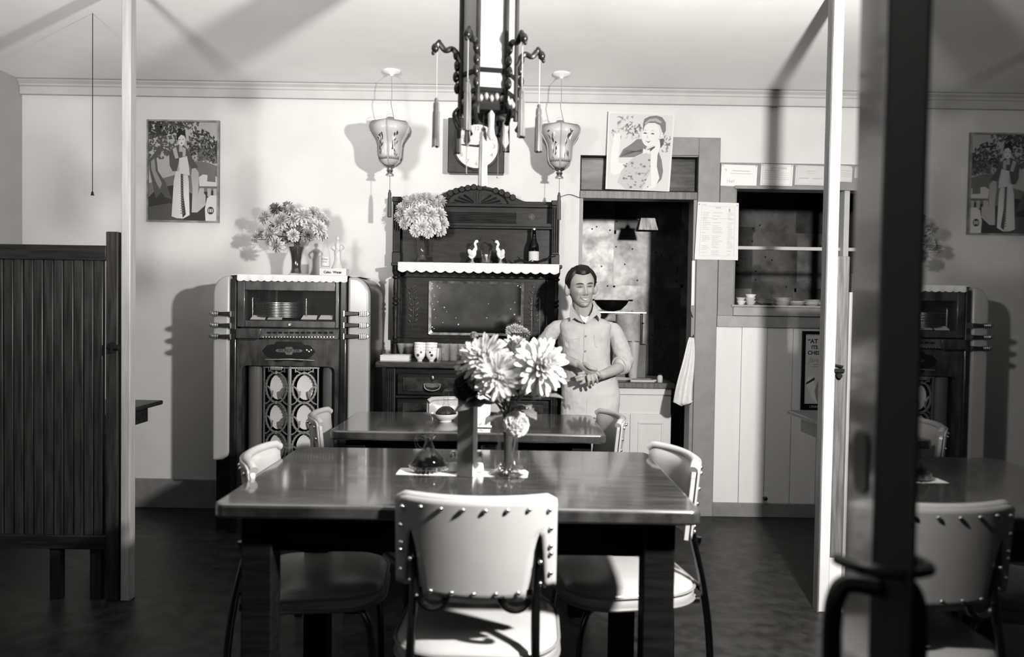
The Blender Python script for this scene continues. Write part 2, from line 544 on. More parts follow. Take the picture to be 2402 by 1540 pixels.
# ------------------------------------------------------------------ kitchen beyond the wall
KX0, KX1, KH = -.35, 2.95, 2.7
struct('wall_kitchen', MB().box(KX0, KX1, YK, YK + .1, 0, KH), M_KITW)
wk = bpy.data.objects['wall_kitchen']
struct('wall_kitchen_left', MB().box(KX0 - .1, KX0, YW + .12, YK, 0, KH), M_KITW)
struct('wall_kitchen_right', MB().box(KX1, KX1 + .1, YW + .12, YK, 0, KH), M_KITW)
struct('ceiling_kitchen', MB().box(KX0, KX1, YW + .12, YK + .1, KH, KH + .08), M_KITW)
random.seed(3)
x = KX0 + .02
cols = [.42, .37, .4, .35, .22, .44, .16, .36, .4, .36]
mats_ = [M_SHADE, M_SHADE, mat('metal_sheet_bright', .2, .4, .5, metal=.6, noise=.4, nscale=6, bump=.25, bscale=7), M_SHADE2, M_SHADE]
nails = MB()
for i, w in enumerate(cols):
    zz = [0.55, 1.42 + .06 * random.random(), 1.9 + .1 * random.random(), 2.5]
    for j in range(3):
        m = mats_[(i * 2 + j) % 5]
        dy = .004 + .003 * ((i + j) % 3)
        obj('metal_sheet', MB().box(x - .012, x + w + .006, YK - dy - .003, YK - dy, zz[j] - .01, zz[j + 1] + .01), m, wk)
        for q in range(5):
            nails.ell((x + random.random() * w, YK - .013, zz[j] + .03 + random.random() * (zz[j + 1] - zz[j])), .007, 8, 5)
    x += w
    if x > KX1 - .3: break
obj('nail', nails, M_BLACKM, wk, kind='stuff')
# ------------------------------------------------------------------ partition posts and booths
YP = 3.2
def booth(side):
    s = -1 if side == 'left' else 1
    # grey painted post from floor to ceiling
    if side == 'left':
        a, b = U(283, 800, YP), U(305, 800, YP)
        xa, xb = a.x, b.x
        lab = 'grey painted post from floor to ceiling beside the dark slatted booth back'
        m = M_POSTG
    else:
        a, b = U(1937, 800, YP), U(1961, 800, YP)
        xa, xb = a.x, b.x
        lab = 'white faced post from floor to ceiling in front of the pass-through window'
        m = M_POSTW
    post = thing('partition_post', lab, 'post', ((xa + xb) / 2, YP + .04, 0))
    obj('shaft', MB().box(xa, xb, YP, YP + .05, 0, H - .001), m, post, world=True, bevel=.004)
    if side == 'right':
        obj('side_strip', MB().box(xa - .006, xa, YP + .001, YP + .05, 0, H - .002), M_MIDW, post, world=True, label='brown wooden strip on the aisle side')
    # bolt and catch on the post
    z = UZ(270, 814, YP) if side == 'left' else UZ(1968, 868, YP)
    # bench back
    if side == 'left':
        x_in, x_out = UX(285, 800, YP + .02), XL + .02
        zt, ztp, zr = UZ(210, 575, YP), UZ(265, 543, YP), UZ(210, 610, YP)
        zb, zbr = UZ(220, 1288, YP), UZ(220, 1256, YP)
        b = thing('booth_bench', 'dark stained booth back of upright boards beside the grey post', 'booth', ((x_in + x_out) / 2, YP + .03, 0))
        xs_ = UX(249, 800, YP)
        obj('end_stile', MB().box(xs_, x_in - .004, YP - .005, YP + .05, .0, ztp), M_WDARK, b, world=True, bevel=.004)
        obj('top_rail', MB().box(x_out, xs_, YP - .004, YP + .05, zr, zt), M_WDARKH, b, world=True, bevel=.003)
        obj('bottom_rail', MB().box(x_out, xs_, YP - .004, YP + .05, zb, zbr), M_WDARKH, b, world=True, bevel=.003)
        x = xs_ - .02
        k = 0
        while x > x_out + .05:
            w = .042 if k % 2 else .04
            obj('slat', MB().box(x - w + .002, x, YP + .010 + .002 * (k % 2), YP + .034, zbr - .004, zr + .004), M_WDARK if k % 3 else mat('dark_slat_b', .018, .3, .3, noise=.5, nscale=9, stretch=(6, 6, .5)), b, world=True, bevel=.004)
            x -= w + .001
            k += 1
        for xx in (xs_ - .05, xs_ - .22, xs_ - .55, xs_ - .95):
            obj('leg', MB().box(xx - .022, xx + .022, YP + .01, YP + .045, 0, zb), M_WDARK, b, world=True)
        obj('bolt', MB().cyl((x_in - .035, YP - .012, z), (x_in + .006, YP - .012, z), .012).cyl((x_in - .045, YP - .012, z), (x_in - .03, YP - .012, z), .006, .012)
            .box(x_in - .022, x_in - .014, YP - .03, YP - .004, z - .022, z + .022), M_BLACKM, b, world=True, label='black barrel bolt')
        xt = UX(379, 941, 3.93)
        tx0, tx1, px = XL + .01, xt, xt - .16
        ty0, ty1 = 3.34, 3.95
    else:
        x_in = xb + .002
        x_out = XR - .02
        b = thing('booth_bench', 'mid brown booth back behind the white faced post', 'booth', ((x_in + x_out) / 2, YP + .06, 0))
        xs_ = UX(1989, 900, YP)
        zt = UZ(1978, 600, YP)
        zb = UZ(1978, 1310, YP)
        obj('end_stile', MB().box(x_in, xs_, YP + .012, YP + .06, zb, zt), M_MIDW, b, world=True, bevel=.004)
        obj('edge_strip', MB().box(xs_, xs_ + .012, YP + .006, YP + .06, .0, zt - .15), M_POSTG, b, world=True)
        x = xs_ + .013
        k = 0
        while x < x_out - .05:
            obj('slat', MB().box(x, x + .04, YP + .02 + .002 * (k % 2), YP + .045, .28, zt - .07), M_WDARK, b, world=True, bevel=.003)
            x += .042; k += 1
        obj('top_rail', MB().box(xs_ + .013, x_out, YP + .01, YP + .06, zt - .07, zt), M_WDARKH, b, world=True)
        obj('bottom_rail', MB().box(xs_ + .013, x_out, YP + .01, YP + .06, .22, .28), M_WDARKH, b, world=True)
        obj('foot_panel', MB().box(x_in, xs_ + .012, YP + .014, YP + .05, 0, zb), M_POSTW, b, world=True, label='white painted foot of the stile')
        q = UX(1968, 868, YP)
        obj('bolt', MB().box(q - .02, q + .022, YP - .004, YP + .012, z - .008, z + .006).cyl((q, YP - .012, z - .022), (q, YP + .01, z - .022), .011).cyl((q + .012, YP - .01, z + .016), (q - .012, YP + .01, z + .02), .005), M_BLACKM, b, world=True, label='broken black catch')
        xt = UX(1849, 963, 3.93)
        tx0, tx1, px = xt, XR - .01, xt + .16
        ty0, ty1 = 3.34, 3.95
    # the booth table
    lab = 'dark booth table end jutting past the grey post' if side == 'left' else 'booth table end jutting into view under the framed cigarette advertisement'
    tb = thing('booth_table', lab, 'table', ((tx0 + tx1) / 2, (ty0 + ty1) / 2, 0))
    wm = M_WDARKH if side == 'left' else M_MIDW
    obj('tabletop', MB().box(tx0, tx1, ty0, ty1, .735, .757), wm, tb, world=True, bevel=.006)
    obj('apron', MB().box(tx0, tx1 - .05, ty0 + .07, ty1 - .06, .655, .735) if side == 'left' else MB().box(tx0 + .05, tx1, ty0 + .07, ty1 - .06, .655, .735), wm, tb, world=True, bevel=.003)
    prof = [(0, 0), (.11 * s, 0), (.11 * s, .62), (.055 * s, .655), (-.03 * s, .655), (-.03 * s, .63), (.0 * s, .59), (.012 * s, .5), (.012 * s, .1), (-.03 * s, .05), (-.03 * s, 0)]
    obj('pedestal', MB().prism([(px - .08 * s + a, c) for a, c in prof], ty0 + .27, ty0 + .33), wm, tb, world=True, bevel=.004)
booth('left')
booth('right')

# ------------------------------------------------------------------ the two dining tables
def table(x0, x1, y0, y1, lab, round_=.03):
    cx, cy = (x0 + x1) / 2, (y0 + y1) / 2
    t = thing('dining_table', lab, 'table', (cx, cy, 0))
    a, b = (x1 - x0) / 2, (y1 - y0) / 2
    obj('tabletop', MB().prism(rrect(-a, a, -b, b, round_), .722, .76, plane='XY'), M_TABLE, t, bevel=.008, seg=3)
    i = .055
    obj('apron', MB().box(-a + i + .02, a - i - .02, -b + i + .02, -b + i + .045, .62, .722).box(-a + i + .02, a - i - .02, b - i - .045, b - i - .02, .62, .722)
        .box(-a + i + .02, -a + i + .045, -b + i + .045, b - i - .045, .62, .722).box(a - i - .045, a - i - .02, -b + i + .045, b - i - .045, .62, .722), M_TABLEG, t, bevel=.002)
    for sx in (-1, 1):
        for sy in (-1, 1):
            cx_, cy_ = sx * (a - i - .04), sy * (b - i - .04)
            obj('leg', MB().box(cx_ - .04, cx_ + .04, cy_ - .04, cy_ + .04, 0, .721), M_TABLEG, t, bevel=.004)
    return t
table(-.744, .484, 1.903, 2.695, 'near dark varnished dining table with studded white chairs around it')
table(-.725, .385, 3.05, 3.63, 'farther dark varnished dining table, between the near table and the sideboard')

# ------------------------------------------------------------------ studded vinyl chairs
def chair(lab):
    t = thing('dining_chair', lab, 'chair', (0, 0, 0), 0, 'studded white vinyl chairs')
    HW, ZT, ZB = .206, .797, .558
    def bend(s, y, z):
        """flat back (s across, y outward at the back) to the curved back; convex towards -y"""
        R = .37
        a = s / R
        rake = (z - .58) * -.10
        return (math.sin(a) * (R + y), -.20 + (R - math.cos(a) * (R + y)) + rake, z)
    # padded front of the backrest
    def pad(u, v):
        s = (u * 2 - 1) * (HW - .004)
        z = ZB + .01 + v * (ZT - ZB - .014)
        return s, z
    m = MB()
    n, k = 22, 12
    fr = lambda u, v: bend(pad(u, v)[0], -.012 - .020 * (1 - abs(2 * u - 1) ** 6) * (1 - abs(2 * v - 1) ** 6), pad(u, v)[1] - (0 if v < .9 else .02 * max(0, abs(2 * u - 1) - .88) / .12))
    bk = lambda u, v: bend(pad(u, v)[0], .0, pad(u, v)[1] - (0 if v < .9 else .02 * max(0, abs(2 * u - 1) - .88) / .12))
    m.grid(fr, n, k).grid(bk, n, k)
    # edge band between both
    loop = [(i / n, 0) for i in range(n)] + [(1, j / k) for j in range(k)] + [(1 - i / n, 1) for i in range(n)] + [(0, 1 - j / k) for j in range(k)]
    L = len(loop)
    vs = [fr(*q) for q in loop] + [bk(*q) for q in loop]
    m.add(vs, [(i, (i + 1) % L, L + (i + 1) % L, L + i) for i in range(L)])
    obj('backrest', m, M_VINYL, t, smooth=60)
    # rear cover with the two pointed slits for the tubes
    zA = ZB + (ZT - ZB) * .66
    def sin_(z): return .160 - .035 * ((zA - z) / (zA - ZB)) ** .7
    def sout(z): return .160 + .016 * ((zA - z) / (zA - ZB)) ** .6
    c = MB()
    colf = [lambda z, i=i: -HW + (HW - sout(min(z, zA))) * i / 3 for i in range(4)]
    colf += [lambda z, i=i: -sin_(min(z, zA)) + 2 * sin_(min(z, zA)) * i / 18 for i in range(19)]
    colf += [lambda z, i=i: sout(min(z, zA)) + (HW - sout(min(z, zA))) * i / 3 for i in range(4)]
    rows = [j / 10 for j in range(11)] + [1 + j / 6 for j in range(1, 7)]
    vs = []
    for r in rows:
        for ci, cf in enumerate(colf):
            zl = ZB - .006 if 4 <= ci < 23 else ZB + .016
            z = zl + (zA - zl) * r if r <= 1 else zA + (ZT - zA) * (r - 1)
            s = cf(z)
            zz = z - .012 * max(0, abs(s) / HW - .9) / .1 * (1 if z > ZT - .02 else 0) - .010 * (1 - (s / HW) ** 2) * max(0, 1 - r * 8)
            vs.append(bend(s, .0075, zz))
    w = len(colf)
    c.add(vs, [(j * w + i, j * w + i + 1, (j + 1) * w + i + 1, (j + 1) * w + i) for j in range(16) for i in range(w - 1) if i not in (3, 22)])
    obj('rear_cover', c.mesh('rear_cover', M_VINYL, 60, False, .0004), None, t, solid=.005)
    # rolled top edge
    top = [bend((i / 20 * 2 - 1) * HW, -.008, ZT - .004 - .012 * max(0, abs(i / 20 * 2 - 1) - .9) / .1) for i in range(21)]
    obj('top_welt', MB().tube(top, .0135, 10), M_VINYL, t)
    # studs
    st = MB().ell((0, 0, 0), (.0062, .0055, .0062), 10, 6).mesh('stud', M_CHROME, 60)
    pts = [((i / 7 * 2 - 1) * .182, ZT - .022 - .006 * (1 if i in (0, 7) else 0)) for i in range(8)]
    pts += [((i / 4 * 2 - 1) * .105, ZB + .008) for i in range(5)]
    for s in (-1, 1): pts += [(s * .187, ZT - .075), (s * .187, ZT - .12), (s * .188, ZB + .10), (s * .188, ZB + .05)]
    for (s, z) in pts:
        o = obj('stud', st, None, t)
        o.location = bend(s, .0125, z)
    # seat
    sx = .205
    seat = rrect(-sx, sx, -.20, .21, .13, 8)
    m = MB()
    nn = len(seat)
    rows = [(1.0, .368), (1.03, .38), (1.03, .405), (.985, .419), (.85, .427), (.5, .432)]
    vs = [(p[0] * r, p[1] * r, z) for r, z in rows for p in seat]
    fs = [(j * nn + i, j * nn + (i + 1) % nn, (j + 1) * nn + (i + 1) % nn, (j + 1) * nn + i) for j in range(5) for i in range(nn)]
    fs += [tuple(range(nn)), tuple(5 * nn + i for i in range(nn))]
    m.add(vs, fs)
    obj('seat', m, M_VINYL, t, smooth=60)
    obj('seat_piping', MB().tube([(p[0] * 1.035, p[1] * 1.035, .375) for p in seat], .0055, 6, closed=True).tube([(p[0] * 1.035, p[1] * 1.035, .409) for p in seat], .0045, 6, closed=True), M_BASE, t)
    for s in (-1, 1):
        b1 = bend(s * .155, .001, .60)
        b2 = bend(s * .160, -.006, .72)
        obj('rear_leg', MB().tube(smoothpts([(s * .165, -.245, .005), (s * .158, -.235, .25), (s * .152, -.212, .42), b1, b2], 5), .0115, 10), M_TUBE, t)
        obj('front_leg', MB().tube(smoothpts([(s * .185, .19, .005), (s * .175, .185, .2), (s * .16, .165, .33), (s * .13, .10, .361), (s * .12, -.1, .361), (s * .15, -.205, .37)], 5), .011, 10), M_TUBE, t)
        arc = [(s * (.10 + .034 * math.cos(a)), -.205, .56 - .032 * math.sin(a)) for a in [PI * i / 12 for i in range(13)]]
        obj('brace', MB().tube(arc, .009, 8), M_TUBE, t)
        obj('glide', MB().lathe([(.016, 0), (.016, .012), (.012, .02)], (s * .165, -.245, 0), 12), M_BLACKM, t)
        obj('glide', MB().lathe([(.016, 0), (.016, .012), (.012, .02)], (s * .185, .19, 0), 12), M_BLACKM, t)
        sc = MB().ell((0, 0, 0), (.0058, .005, .0058), 10, 6).mesh('rivet', M_CHROME, 60)
        for z in (.64, .585):
            o = obj('rivet', sc, None, t)
            q = bend(s * (.160), .0135, z)
            o.location = q
    obj('cross_bar', MB().tube([(-.155, -.213, .40), (.155, -.213, .40)], .009, 8), M_TUBE, t)
    return t
c0 = chair('studded white vinyl chair nearest the camera, its back towards us')
q = U(1120, 1270, 1.85)
c0.location = (q.x, 1.845 + .205, 0)
c0.rotation_euler = (0, 0, math.radians(-2))
copy_tree(c0, None, 'studded white vinyl chair at the jukebox end of the near table', loc=(-.60, 2.40, 0), rotz=math.radians(-84))
copy_tree(c0, None, 'studded white vinyl chair at the doorway end of the near table', loc=(.365, 2.46, 0), rotz=math.radians(100))
copy_tree(c0, None, 'studded white vinyl chair at the farther table, on its jukebox end', loc=(-.63, 3.28, 0), rotz=math.radians(-82))
copy_tree(c0, None, 'studded white vinyl chair at the farther table, on the end by the standing man', loc=(.265, 3.33, 0), rotz=math.radians(97))
copy_tree(c0, None, 'studded white vinyl chair against the sideboard, behind the farther soy cruet', loc=(UX(1092, 950, 3.8), 3.70, 0), rotz=math.radians(180))

# ------------------------------------------------------------------ the open glazed door beside the camera
DX = .482
dr = struct('door_2', MB().box(DX, DX + .04, .9075, 1.002, .005, 2.1), M_BLACKM)
m_st = mat('door_stile_varnish', .05, .22, .6, noise=.3, nscale=5, stretch=(4, 4, .7), coat=.6)
obj('stile', MB().box(DX - .002, DX + .04, 1.003, 1.088, .005, 2.1), m_st, dr, bevel=.004)
obj('pane', MB().box(DX + .002, DX + .012, .1, .907, .25, 2.02), mat('black_backed_glass', .004, .015, 1.0, ior=1.9), dr)
obj('bottom_rail', MB().box(DX - .001, DX + .04, .1, .907, .005, .25), M_BLACKM, dr)
obj('top_rail', MB().box(DX - .001, DX + .04, .1, .907, 2.02, 2.1), M_BLACKM, dr)
z1, z2 = CAM_H - (1010 - 735) / FPX * 1.05, CAM_H - (1155 - 735) / FPX * 1.05
obj('lock_plate', MB().prism(rrect(1.022, 1.062, z2, z1, .015), DX - .005, DX - .001, plane='YZ'), M_BLACK, dr, label='black oval lock plate')
zh = CAM_H - (1310 - 740) / FPX * 1.02
obj('push_handle', MB().tube(smoothpts([(DX, .93, zh + .005), (DX - .04, .95, zh + .005), (DX - .05, 1.0, zh)], 5), .008, 8)
    .tube(smoothpts([(DX - .002, .98, zh - .03), (DX - .035, 1.0, zh - .032), (DX - .05, 1.0, zh - .05), (DX - .055, 1.0, zh - .09), (DX - .053, 1.0, zh - .16)], 5), .0125, 10), M_BLACK, dr, label='black curved door handle')
# ------------------------------------------------------------------ jukebox
JY = 4.2
def J(px, py, d=0.0): 
    p = U(px, py, JY + d); return p.x, p.z
jx0, jx1 = J(499, 800)[0], J(868, 800)[0]
jzt = J(680, 646)[1]
jb = thing('jukebox', 'walnut jukebox with pale plastic side columns and a pierced metal grille, under a lace runner', 'jukebox', ((jx0 + jx1) / 2, 4.44, 0))
ix0, ix1 = J(541, 800)[0], J(815, 800)[0]         # between the plastic columns
# body: outline with rounded shoulders, narrowing a little to the back
cb = MB()
out = rrect(jx0 + .004, jx1 - .004, .0, jzt, .10, 8, (0, 0, 1, 1))
fr = [(x, JY + .05, z) for x, z in out]
bkx = (jx0 + jx1) / 2
bk = [(bkx + (x - bkx) * .985, 4.665, z) for x, z in out]
n = len(out)
cb.add(fr + bk, [tuple(range(n)), tuple(range(2 * n - 1, n - 1, -1))] + [(i, i + n, (i + 1) % n + n, (i + 1) % n) for i in range(n)])
obj('cabinet', cb, M_JUKED, jb, world=True, bevel=.008)
# front centre: two dark uprights, upper frame
zg0, zg1 = .12, J(670, 858)[1]
gx0, gx1 = J(566, 950)[0], J(784, 950)[0]
zw_0, zw_1 = J(680, 752)[1], J(680, 682)[1]
wx0, wx1 = J(575, 715)[0], J(787, 715)[0]
lower = MB()
# face board of the lower front with the grille opening (built as bars around it)
lower.box(ix0, gx0, JY + .004, JY + .05, 0, zg1).box(gx1, ix1, JY + .004, JY + .05, 0, zg1).box(ix0, ix1, JY + .004, JY + .05, zg1, J(680, 792)[1]).box(gx0, gx1, JY + .004, JY + .05, 0, zg0)
for s, x in ((1, gx0), (-1, gx1)):      # rounded top corners of the opening
    r = .03
    lower.prism([(x, zg1), (x, zg1 - r)] + [(x + s * (r - r * math.cos(a)), zg1 - r + r * math.sin(a)) for a in [PI / 2 * i / 6 for i in range(7)]], JY + .004, JY + .05)
obj('front_panel', lower, M_JUKEW, jb, world=True)
for x0, x1 in ((J(541, 800)[0], J(556, 800)[0]), (J(797, 800)[0], J(814, 800)[0])):
    obj('upright', MB().box(x0, x1, JY - .012, JY + .05, 0, J(680, 655)[1]), M_JUKED, jb, world=True, bevel=.008)
# window frame of the record chamber
fx0, fx1, fz0, fz1 = J(557, 715)[0], J(796, 715)[0], J(680, 768)[1], J(680, 655)[1]
wf = MB().box(fx0, wx0, JY - .006, JY + .05, fz0, fz1).box(wx1, fx1, JY - .006, JY + .05, fz0, fz1).box(wx0, wx1, JY - .006, JY + .05, fz0, zw_0).box(wx0, wx1, JY - .006, JY + .05, zw_1, fz1)
wframe = obj('window_frame', wf, M_JUKEW, jb, world=True, bevel=.004)
obj('window_pane', MB().box(wx0, wx1, JY + .006, JY + .009, zw_0, zw_1), M_PANE, jb, world=True)
q = J(681, 761)
obj('lock', MB().lathe([(.011, 0), (.011, -.006), (.007, -.010), (0, -.010)], (q[0], JY - .006, q[1]), 14, axis='Y').box(q[0] - .001, q[0] + .001, JY - .018, JY - .014, q[1] - .005, q[1] + .005), M_NICKEL, wframe, world=True)
# chamber behind the window: cut as a dark box standing in front of the cabinet shell
cabinet = [o for o in jb.children if o.name.startswith('cabinet')][0]
bmx = bmesh.new(); bmx.from_mesh(cabinet.data)
bmx.free()
cut_me = MB().box(wx0 - .01, wx1 + .01, JY + .02, JY + .34, zw_0 - .02, zw_1 + .02).box(gx0 + .001, gx1 - .001, JY - .02, JY + .16, zg0 + .001, zg1 - .001).mesh('cutter', M_BLACKM)
cut = bpy.data.objects.new('cutter', cut_me); C.objects.link(cut)
cabinet.modifiers.clear()
bm_ = cabinet.modifiers.new('cut', 'BOOLEAN'); bm_.operation = 'DIFFERENCE'; bm_.object = cut
cut_me.transform(Matrix.Translation(jb.location).inverted()); cut.location = jb.location
bpy.context.view_layer.update()
dg = bpy.context.evaluated_depsgraph_get()
nm = bpy.data.meshes.new_from_object(cabinet.evaluated_get(dg))
cabinet.modifiers.clear(); cabinet.data = nm
bpy.data.objects.remove(cut)
obj('chamber_lining', MB().box(wx0 - .008, wx1 + .008, JY + .335, JY + .338, zw_0 - .018, zw_1 + .018).box(wx0 - .008, wx1 + .008, JY + .03, JY + .338, zw_0 - .019, zw_0 - .016), M_BLACKM, jb, world=True)
# the stack of records on its trays
rc = J(660, 725, .17)
R = J(724, 725, .17)[0] - rc[0]
zr0, zr1 = J(660, 741, .17)[1], J(660, 706, .17)[1]
rec = MB().lathe([(R, 0), (R, .0022), (R - .004, .003), (0, .003)], (0, 0, 0), 40).mesh('record', mat('record_shellac', .02, .12, .6, coat=.5), 40)
tray = MB().lathe([(R - .004, 0), (R + .003, 0), (R + .003, .0016), (R - .004, .0016)], (0, 0, 0), 40).mesh('record_tray', M_NICKEL, 40)
nr = 10
for i in range(nr):
    z = zr0 + (zr1 - zr0) * i / nr
    o = obj('record', rec, None, jb); o.location = Vector((rc[0], JY + .17, z)) - jb.location
    o = obj('record_tray', tray, None, jb); o.location = Vector((rc[0], JY + .17, z - .003)) - jb.location
for px in (597, 722):
    q = J(px, 722, .08)
    obj('tray_post', MB().cyl((q[0], JY + .05, zr0 - .01), (q[0], JY + .05, zr1 + .012), .0035).ell((q[0], JY + .05, zr1 + .014), .006, 10, 6), M_CHROME, jb, world=True)
for (a, b) in ((588, 623), (628, 662), (707, 743), (748, 780)):
    xa, za = J(a, 748, .03); xb_, zb_ = J(b, 741, .03)
    obj('title_card', MB().add([(xa, JY + .02, za), (xb_, JY + .02, za), (xb_ - .004, JY + .06, zb_ + .004), (xa + .004, JY + .06, zb_ + .004),
        (xa, JY + .022, za - .002), (xb_, JY + .022, za - .002), (xb_ - .004, JY + .062, zb_ + .002), (xa + .004, JY + .062, zb_ + .002)],
        [(0, 1, 2, 3), (7, 6, 5, 4), (0, 4, 5, 1), (1, 5, 6, 2), (2, 6, 7, 3), (3, 7, 4, 0)]), M_PAPERG, jb, world=True)
# selector strip with its row of push buttons, and the open coin flap on the left
zs_0, zs_1 = J(680, 793)[1], J(680, 771)[1]
obj('selector_strip', MB().prism([(JY - .004, zs_1), (JY - .03, zs_0 + .012), (JY - .03, zs_0), (JY + .02, zs_0), (JY + .02, zs_1)], J(566, 780)[0], J(796, 780)[0], plane='YZ'), mat('selector_bakelite', .06, .35, .5, noise=.5, nscale=20), jb, world=True, bevel=.002)
bt = MB().lathe([(.0055, 0), (.0055, -.012), (.004, -.014), (0, -.014)], (0, 0, 0), 10, axis='Y').mesh('push_button', M_NICKEL, 40)
for i in range(24):
    q = J(623 + i * 7.1, 791)
    o = obj('push_button', bt, None, jb); o.location = Vector((q[0], JY - .028, q[1] + .004)) - jb.location
for i in range(12):
    q = J(634 + i * 13.2, 779)
    o = obj('label_slot', MB().box(q[0] - .009, q[0] + .009, JY - .027, JY - .018, q[1] - .004, q[1] + .004), M_BLACKM, jb, world=True)
xa, xb_ = J(560, 785)[0], J(617, 785)[0]
obj('coin_flap', MB().prism([(xa, zs_0 - .002), (xa, zs_1), (xb_ + .006, zs_1), (xb_ - .006, zs_0 - .004)], JY - .05, JY - .032), M_JUKEW, jb, world=True, bevel=.003, label='flap with a dark gap at its right edge')
# dark shaped veneer and the maker's plate
ec = J(677, 825)
sx = J(740, 825)[0] - ec[0]
em = []
for (u, v) in [(-1, .05), (-.8, .55), (-.55, .62), (-.45, .85), (.45, .85), (.55, .62), (.8, .55), (1, .05), (.8, -.45), (.6, -.6), (.5, -.85), (.25, -.8), (0, -.62), (-.25, -.8), (-.5, -.85), (-.6, -.6), (-.8, -.45)]:
    em.append((ec[0] + u * sx, ec[1] + v * .066))
obj('veneer_inlay', MB().prism(em, JY + .001, JY + .006), M_BLACK, jb, world=True)
pc = J(678, 822)
pl = [(pc[0] + u * .075, pc[1] + v * .016) for u, v in [(-1, .0), (-.85, .5), (-.3, .6), (-.22, 1.3), (.22, 1.3), (.3, .6), (.85, .5), (1, .0), (.85, -.5), (.3, -.6), (.2, -1.4), (-.2, -1.4), (-.3, -.6), (-.85, -.5)]]
plate = obj('name_plate', MB().prism(pl, JY - .002, JY + .002), mat('plate_metal', .16, .35, .5, metal=.8, noise=.3, nscale=20), jb, world=True)
obj('lettering', text_mb('WURLITZER', .022, (pc[0], JY - .0035, pc[1]), bold=.0008), M_INKD, plate, world=True)
for i in range(3):
    obj('star', MB().lathe([(.006, 0), (.003, -.002), (0, -.002)], (pc[0] + .095 + i * .012, JY + .001, pc[1] + .004 * (1 - i % 2 * 2)), 8, axis='Y'), M_NICKEL, plate, world=True)
q0, q1 = J(622, 843), J(738, 845)
obj('trim_bar', MB().tube([(q0[0], JY - .004, q0[1]), ((q0[0] + q1[0]) / 2, JY - .006, (q0[1] + q1[1]) / 2 + .004), (q1[0], JY - .004, q1[1])], [.002, .006, .002], 8), M_NICKEL, jb, world=True)
# grey plastic half columns each side of the grille, with glints from their round faces
for a, b in ((572, 611), (748, 782)):
    xa, xb_ = J(a, 950)[0], J(b, 950)[0]
    obj('plastic_column', MB().cyl(((xa + xb_) / 2, JY + .075, zg0), ((xa + xb_) / 2, JY + .075, zg1 - .004), (xb_ - xa) / 2, n=24), M_GRCOL, jb, world=True)
# pierced grille: two leaves meeting in a forward ridge
gxa, gxm, gxb = J(613, 960)[0], J(679, 960)[0], J(744, 960)[0]
gz1 = zg1 - .006
ph = (J(679, 868)[1] - J(679, 1010)[1]) / 2.02
mg = mat('grille_nickel', .62, .28, .5, metal=.85)
for s, xa in ((-1, gxa), (1, gxb)):
    W = abs(xa - gxm)
    def G(u, z, d=0.0):      # u 0 at the ridge, 1 at the outer edge
        return (gxm + s * u * W, JY - .004 + u * .035 + d, z)
    g = MB()
    def bar(pts, w, dpt=.010, closed=False):
        """flat bar following a path on the leaf"""
        k = len(pts)
        for i in range(k if closed else k - 1):
            (u0, z0), (u1, z1) = pts[i], pts[(i + 1) % k]
            dx, dz = (u1 - u0) * W, z1 - z0
            L = math.hypot(dx, dz) or 1
            nx, nz = -dz / L * w / 2 / W, dx / L * w / 2
            ex, ez = dx / L * w * .2 / W, dz / L * w * .2
            q = [(u0 + nx - ex, z0 + nz - ez), (u0 - nx - ex, z0 - nz - ez), (u1 - nx + ex, z1 - nz + ez), (u1 + nx + ex, z1 + nz + ez)]
            g.add([G(*p) for p in q] + [G(*p, dpt) for p in q], [(0, 1, 2, 3), (7, 6, 5, 4), (0, 4, 5, 1), (1, 5, 6, 2), (2, 6, 7, 3), (3, 7, 4, 0)])
    bar([(.03, zg0), (.03, gz1)], .009)
    bar([(.97, zg0), (.97, gz1)], .006)
    bar([(0, gz1 - .004), (1, gz1 - .004)], .008)
    zt = gz1 - .032
    k = 0
    while zt - (k + 1) * ph > zg0:
        zc = zt - (k + .5) * ph
        bar(ring(.5, zc, .40, ph * .5, 26), .0085, closed=True)
        for q in range(26):          # ribbed rim
            a = 2 * PI * q / 26
            u_, z_ = .5 + .40 * math.cos(a), zc + ph * .5 * math.sin(a)
            g.add([G(u_ + .045 * i, z_ + .0018 * j, d) for d in (-.003, 0) for j in (-1, 1) for i in (-1, 1)], [(0, 1, 3, 2), (4, 6, 7, 5), (0, 4, 5, 1), (2, 3, 7, 6), (0, 2, 6, 4), (1, 5, 7, 3)])
        for e in (0, 1):             # leaf-like arcs springing from the edges
            bar([(e + (1 - 2 * e) * (.02 + .34 * math.sin(t_ * PI / 2)), zc - ph * .5 + ph * .5 * (1 - math.cos(t_ * PI / 2)) * .9 - .01) for t_ in [i / 6 for i in range(7)]][::-1], .006)
            bar([(e + (1 - 2 * e) * (.02 + .3 * math.sin(t_ * PI / 2)), zc + ph * .08 - ph * .5 * (1 - math.cos(t_ * PI / 2)) * .8) for t_ in [i / 6 for i in range(7)]], .006)
        g.box(G(.5, 0)[0] - .005, G(.5, 0)[0] + .005, G(.5, 0)[1] - .004, G(.5, 0)[1] + .008, zc + ph * .5 - .008, zc + ph * .5 + .008)
        k += 1
    bar([(.2, zt + .004), (.2, gz1)], .005); bar([(.8, zt + .004), (.8, gz1)], .005)
    bar([(.2, zt + .012), (.36, zt + .002)], .005); bar([(.8, zt + .012), (.64, zt + .002)], .005)
    for q in range(8):
        u_ = .3 + q * .057
        p = G(u_, gz1 - .002)
        g.box(p[0] - .0022, p[0] + .0022, p[1] - .006, p[1] + .002, gz1 - .018, gz1 + .002)
    gl = obj('grille_leaf', g, mg, jb, world=True)
    for kk in range(k):
        zc = zt - (kk + .5) * ph
        bpts = [G(u_, z_, .028) for u_, z_ in ring(.5, zc, .30, ph * .42, 24)]
        obj('backing_oval', MB().poly(bpts), M_PAPERG, gl, world=True)
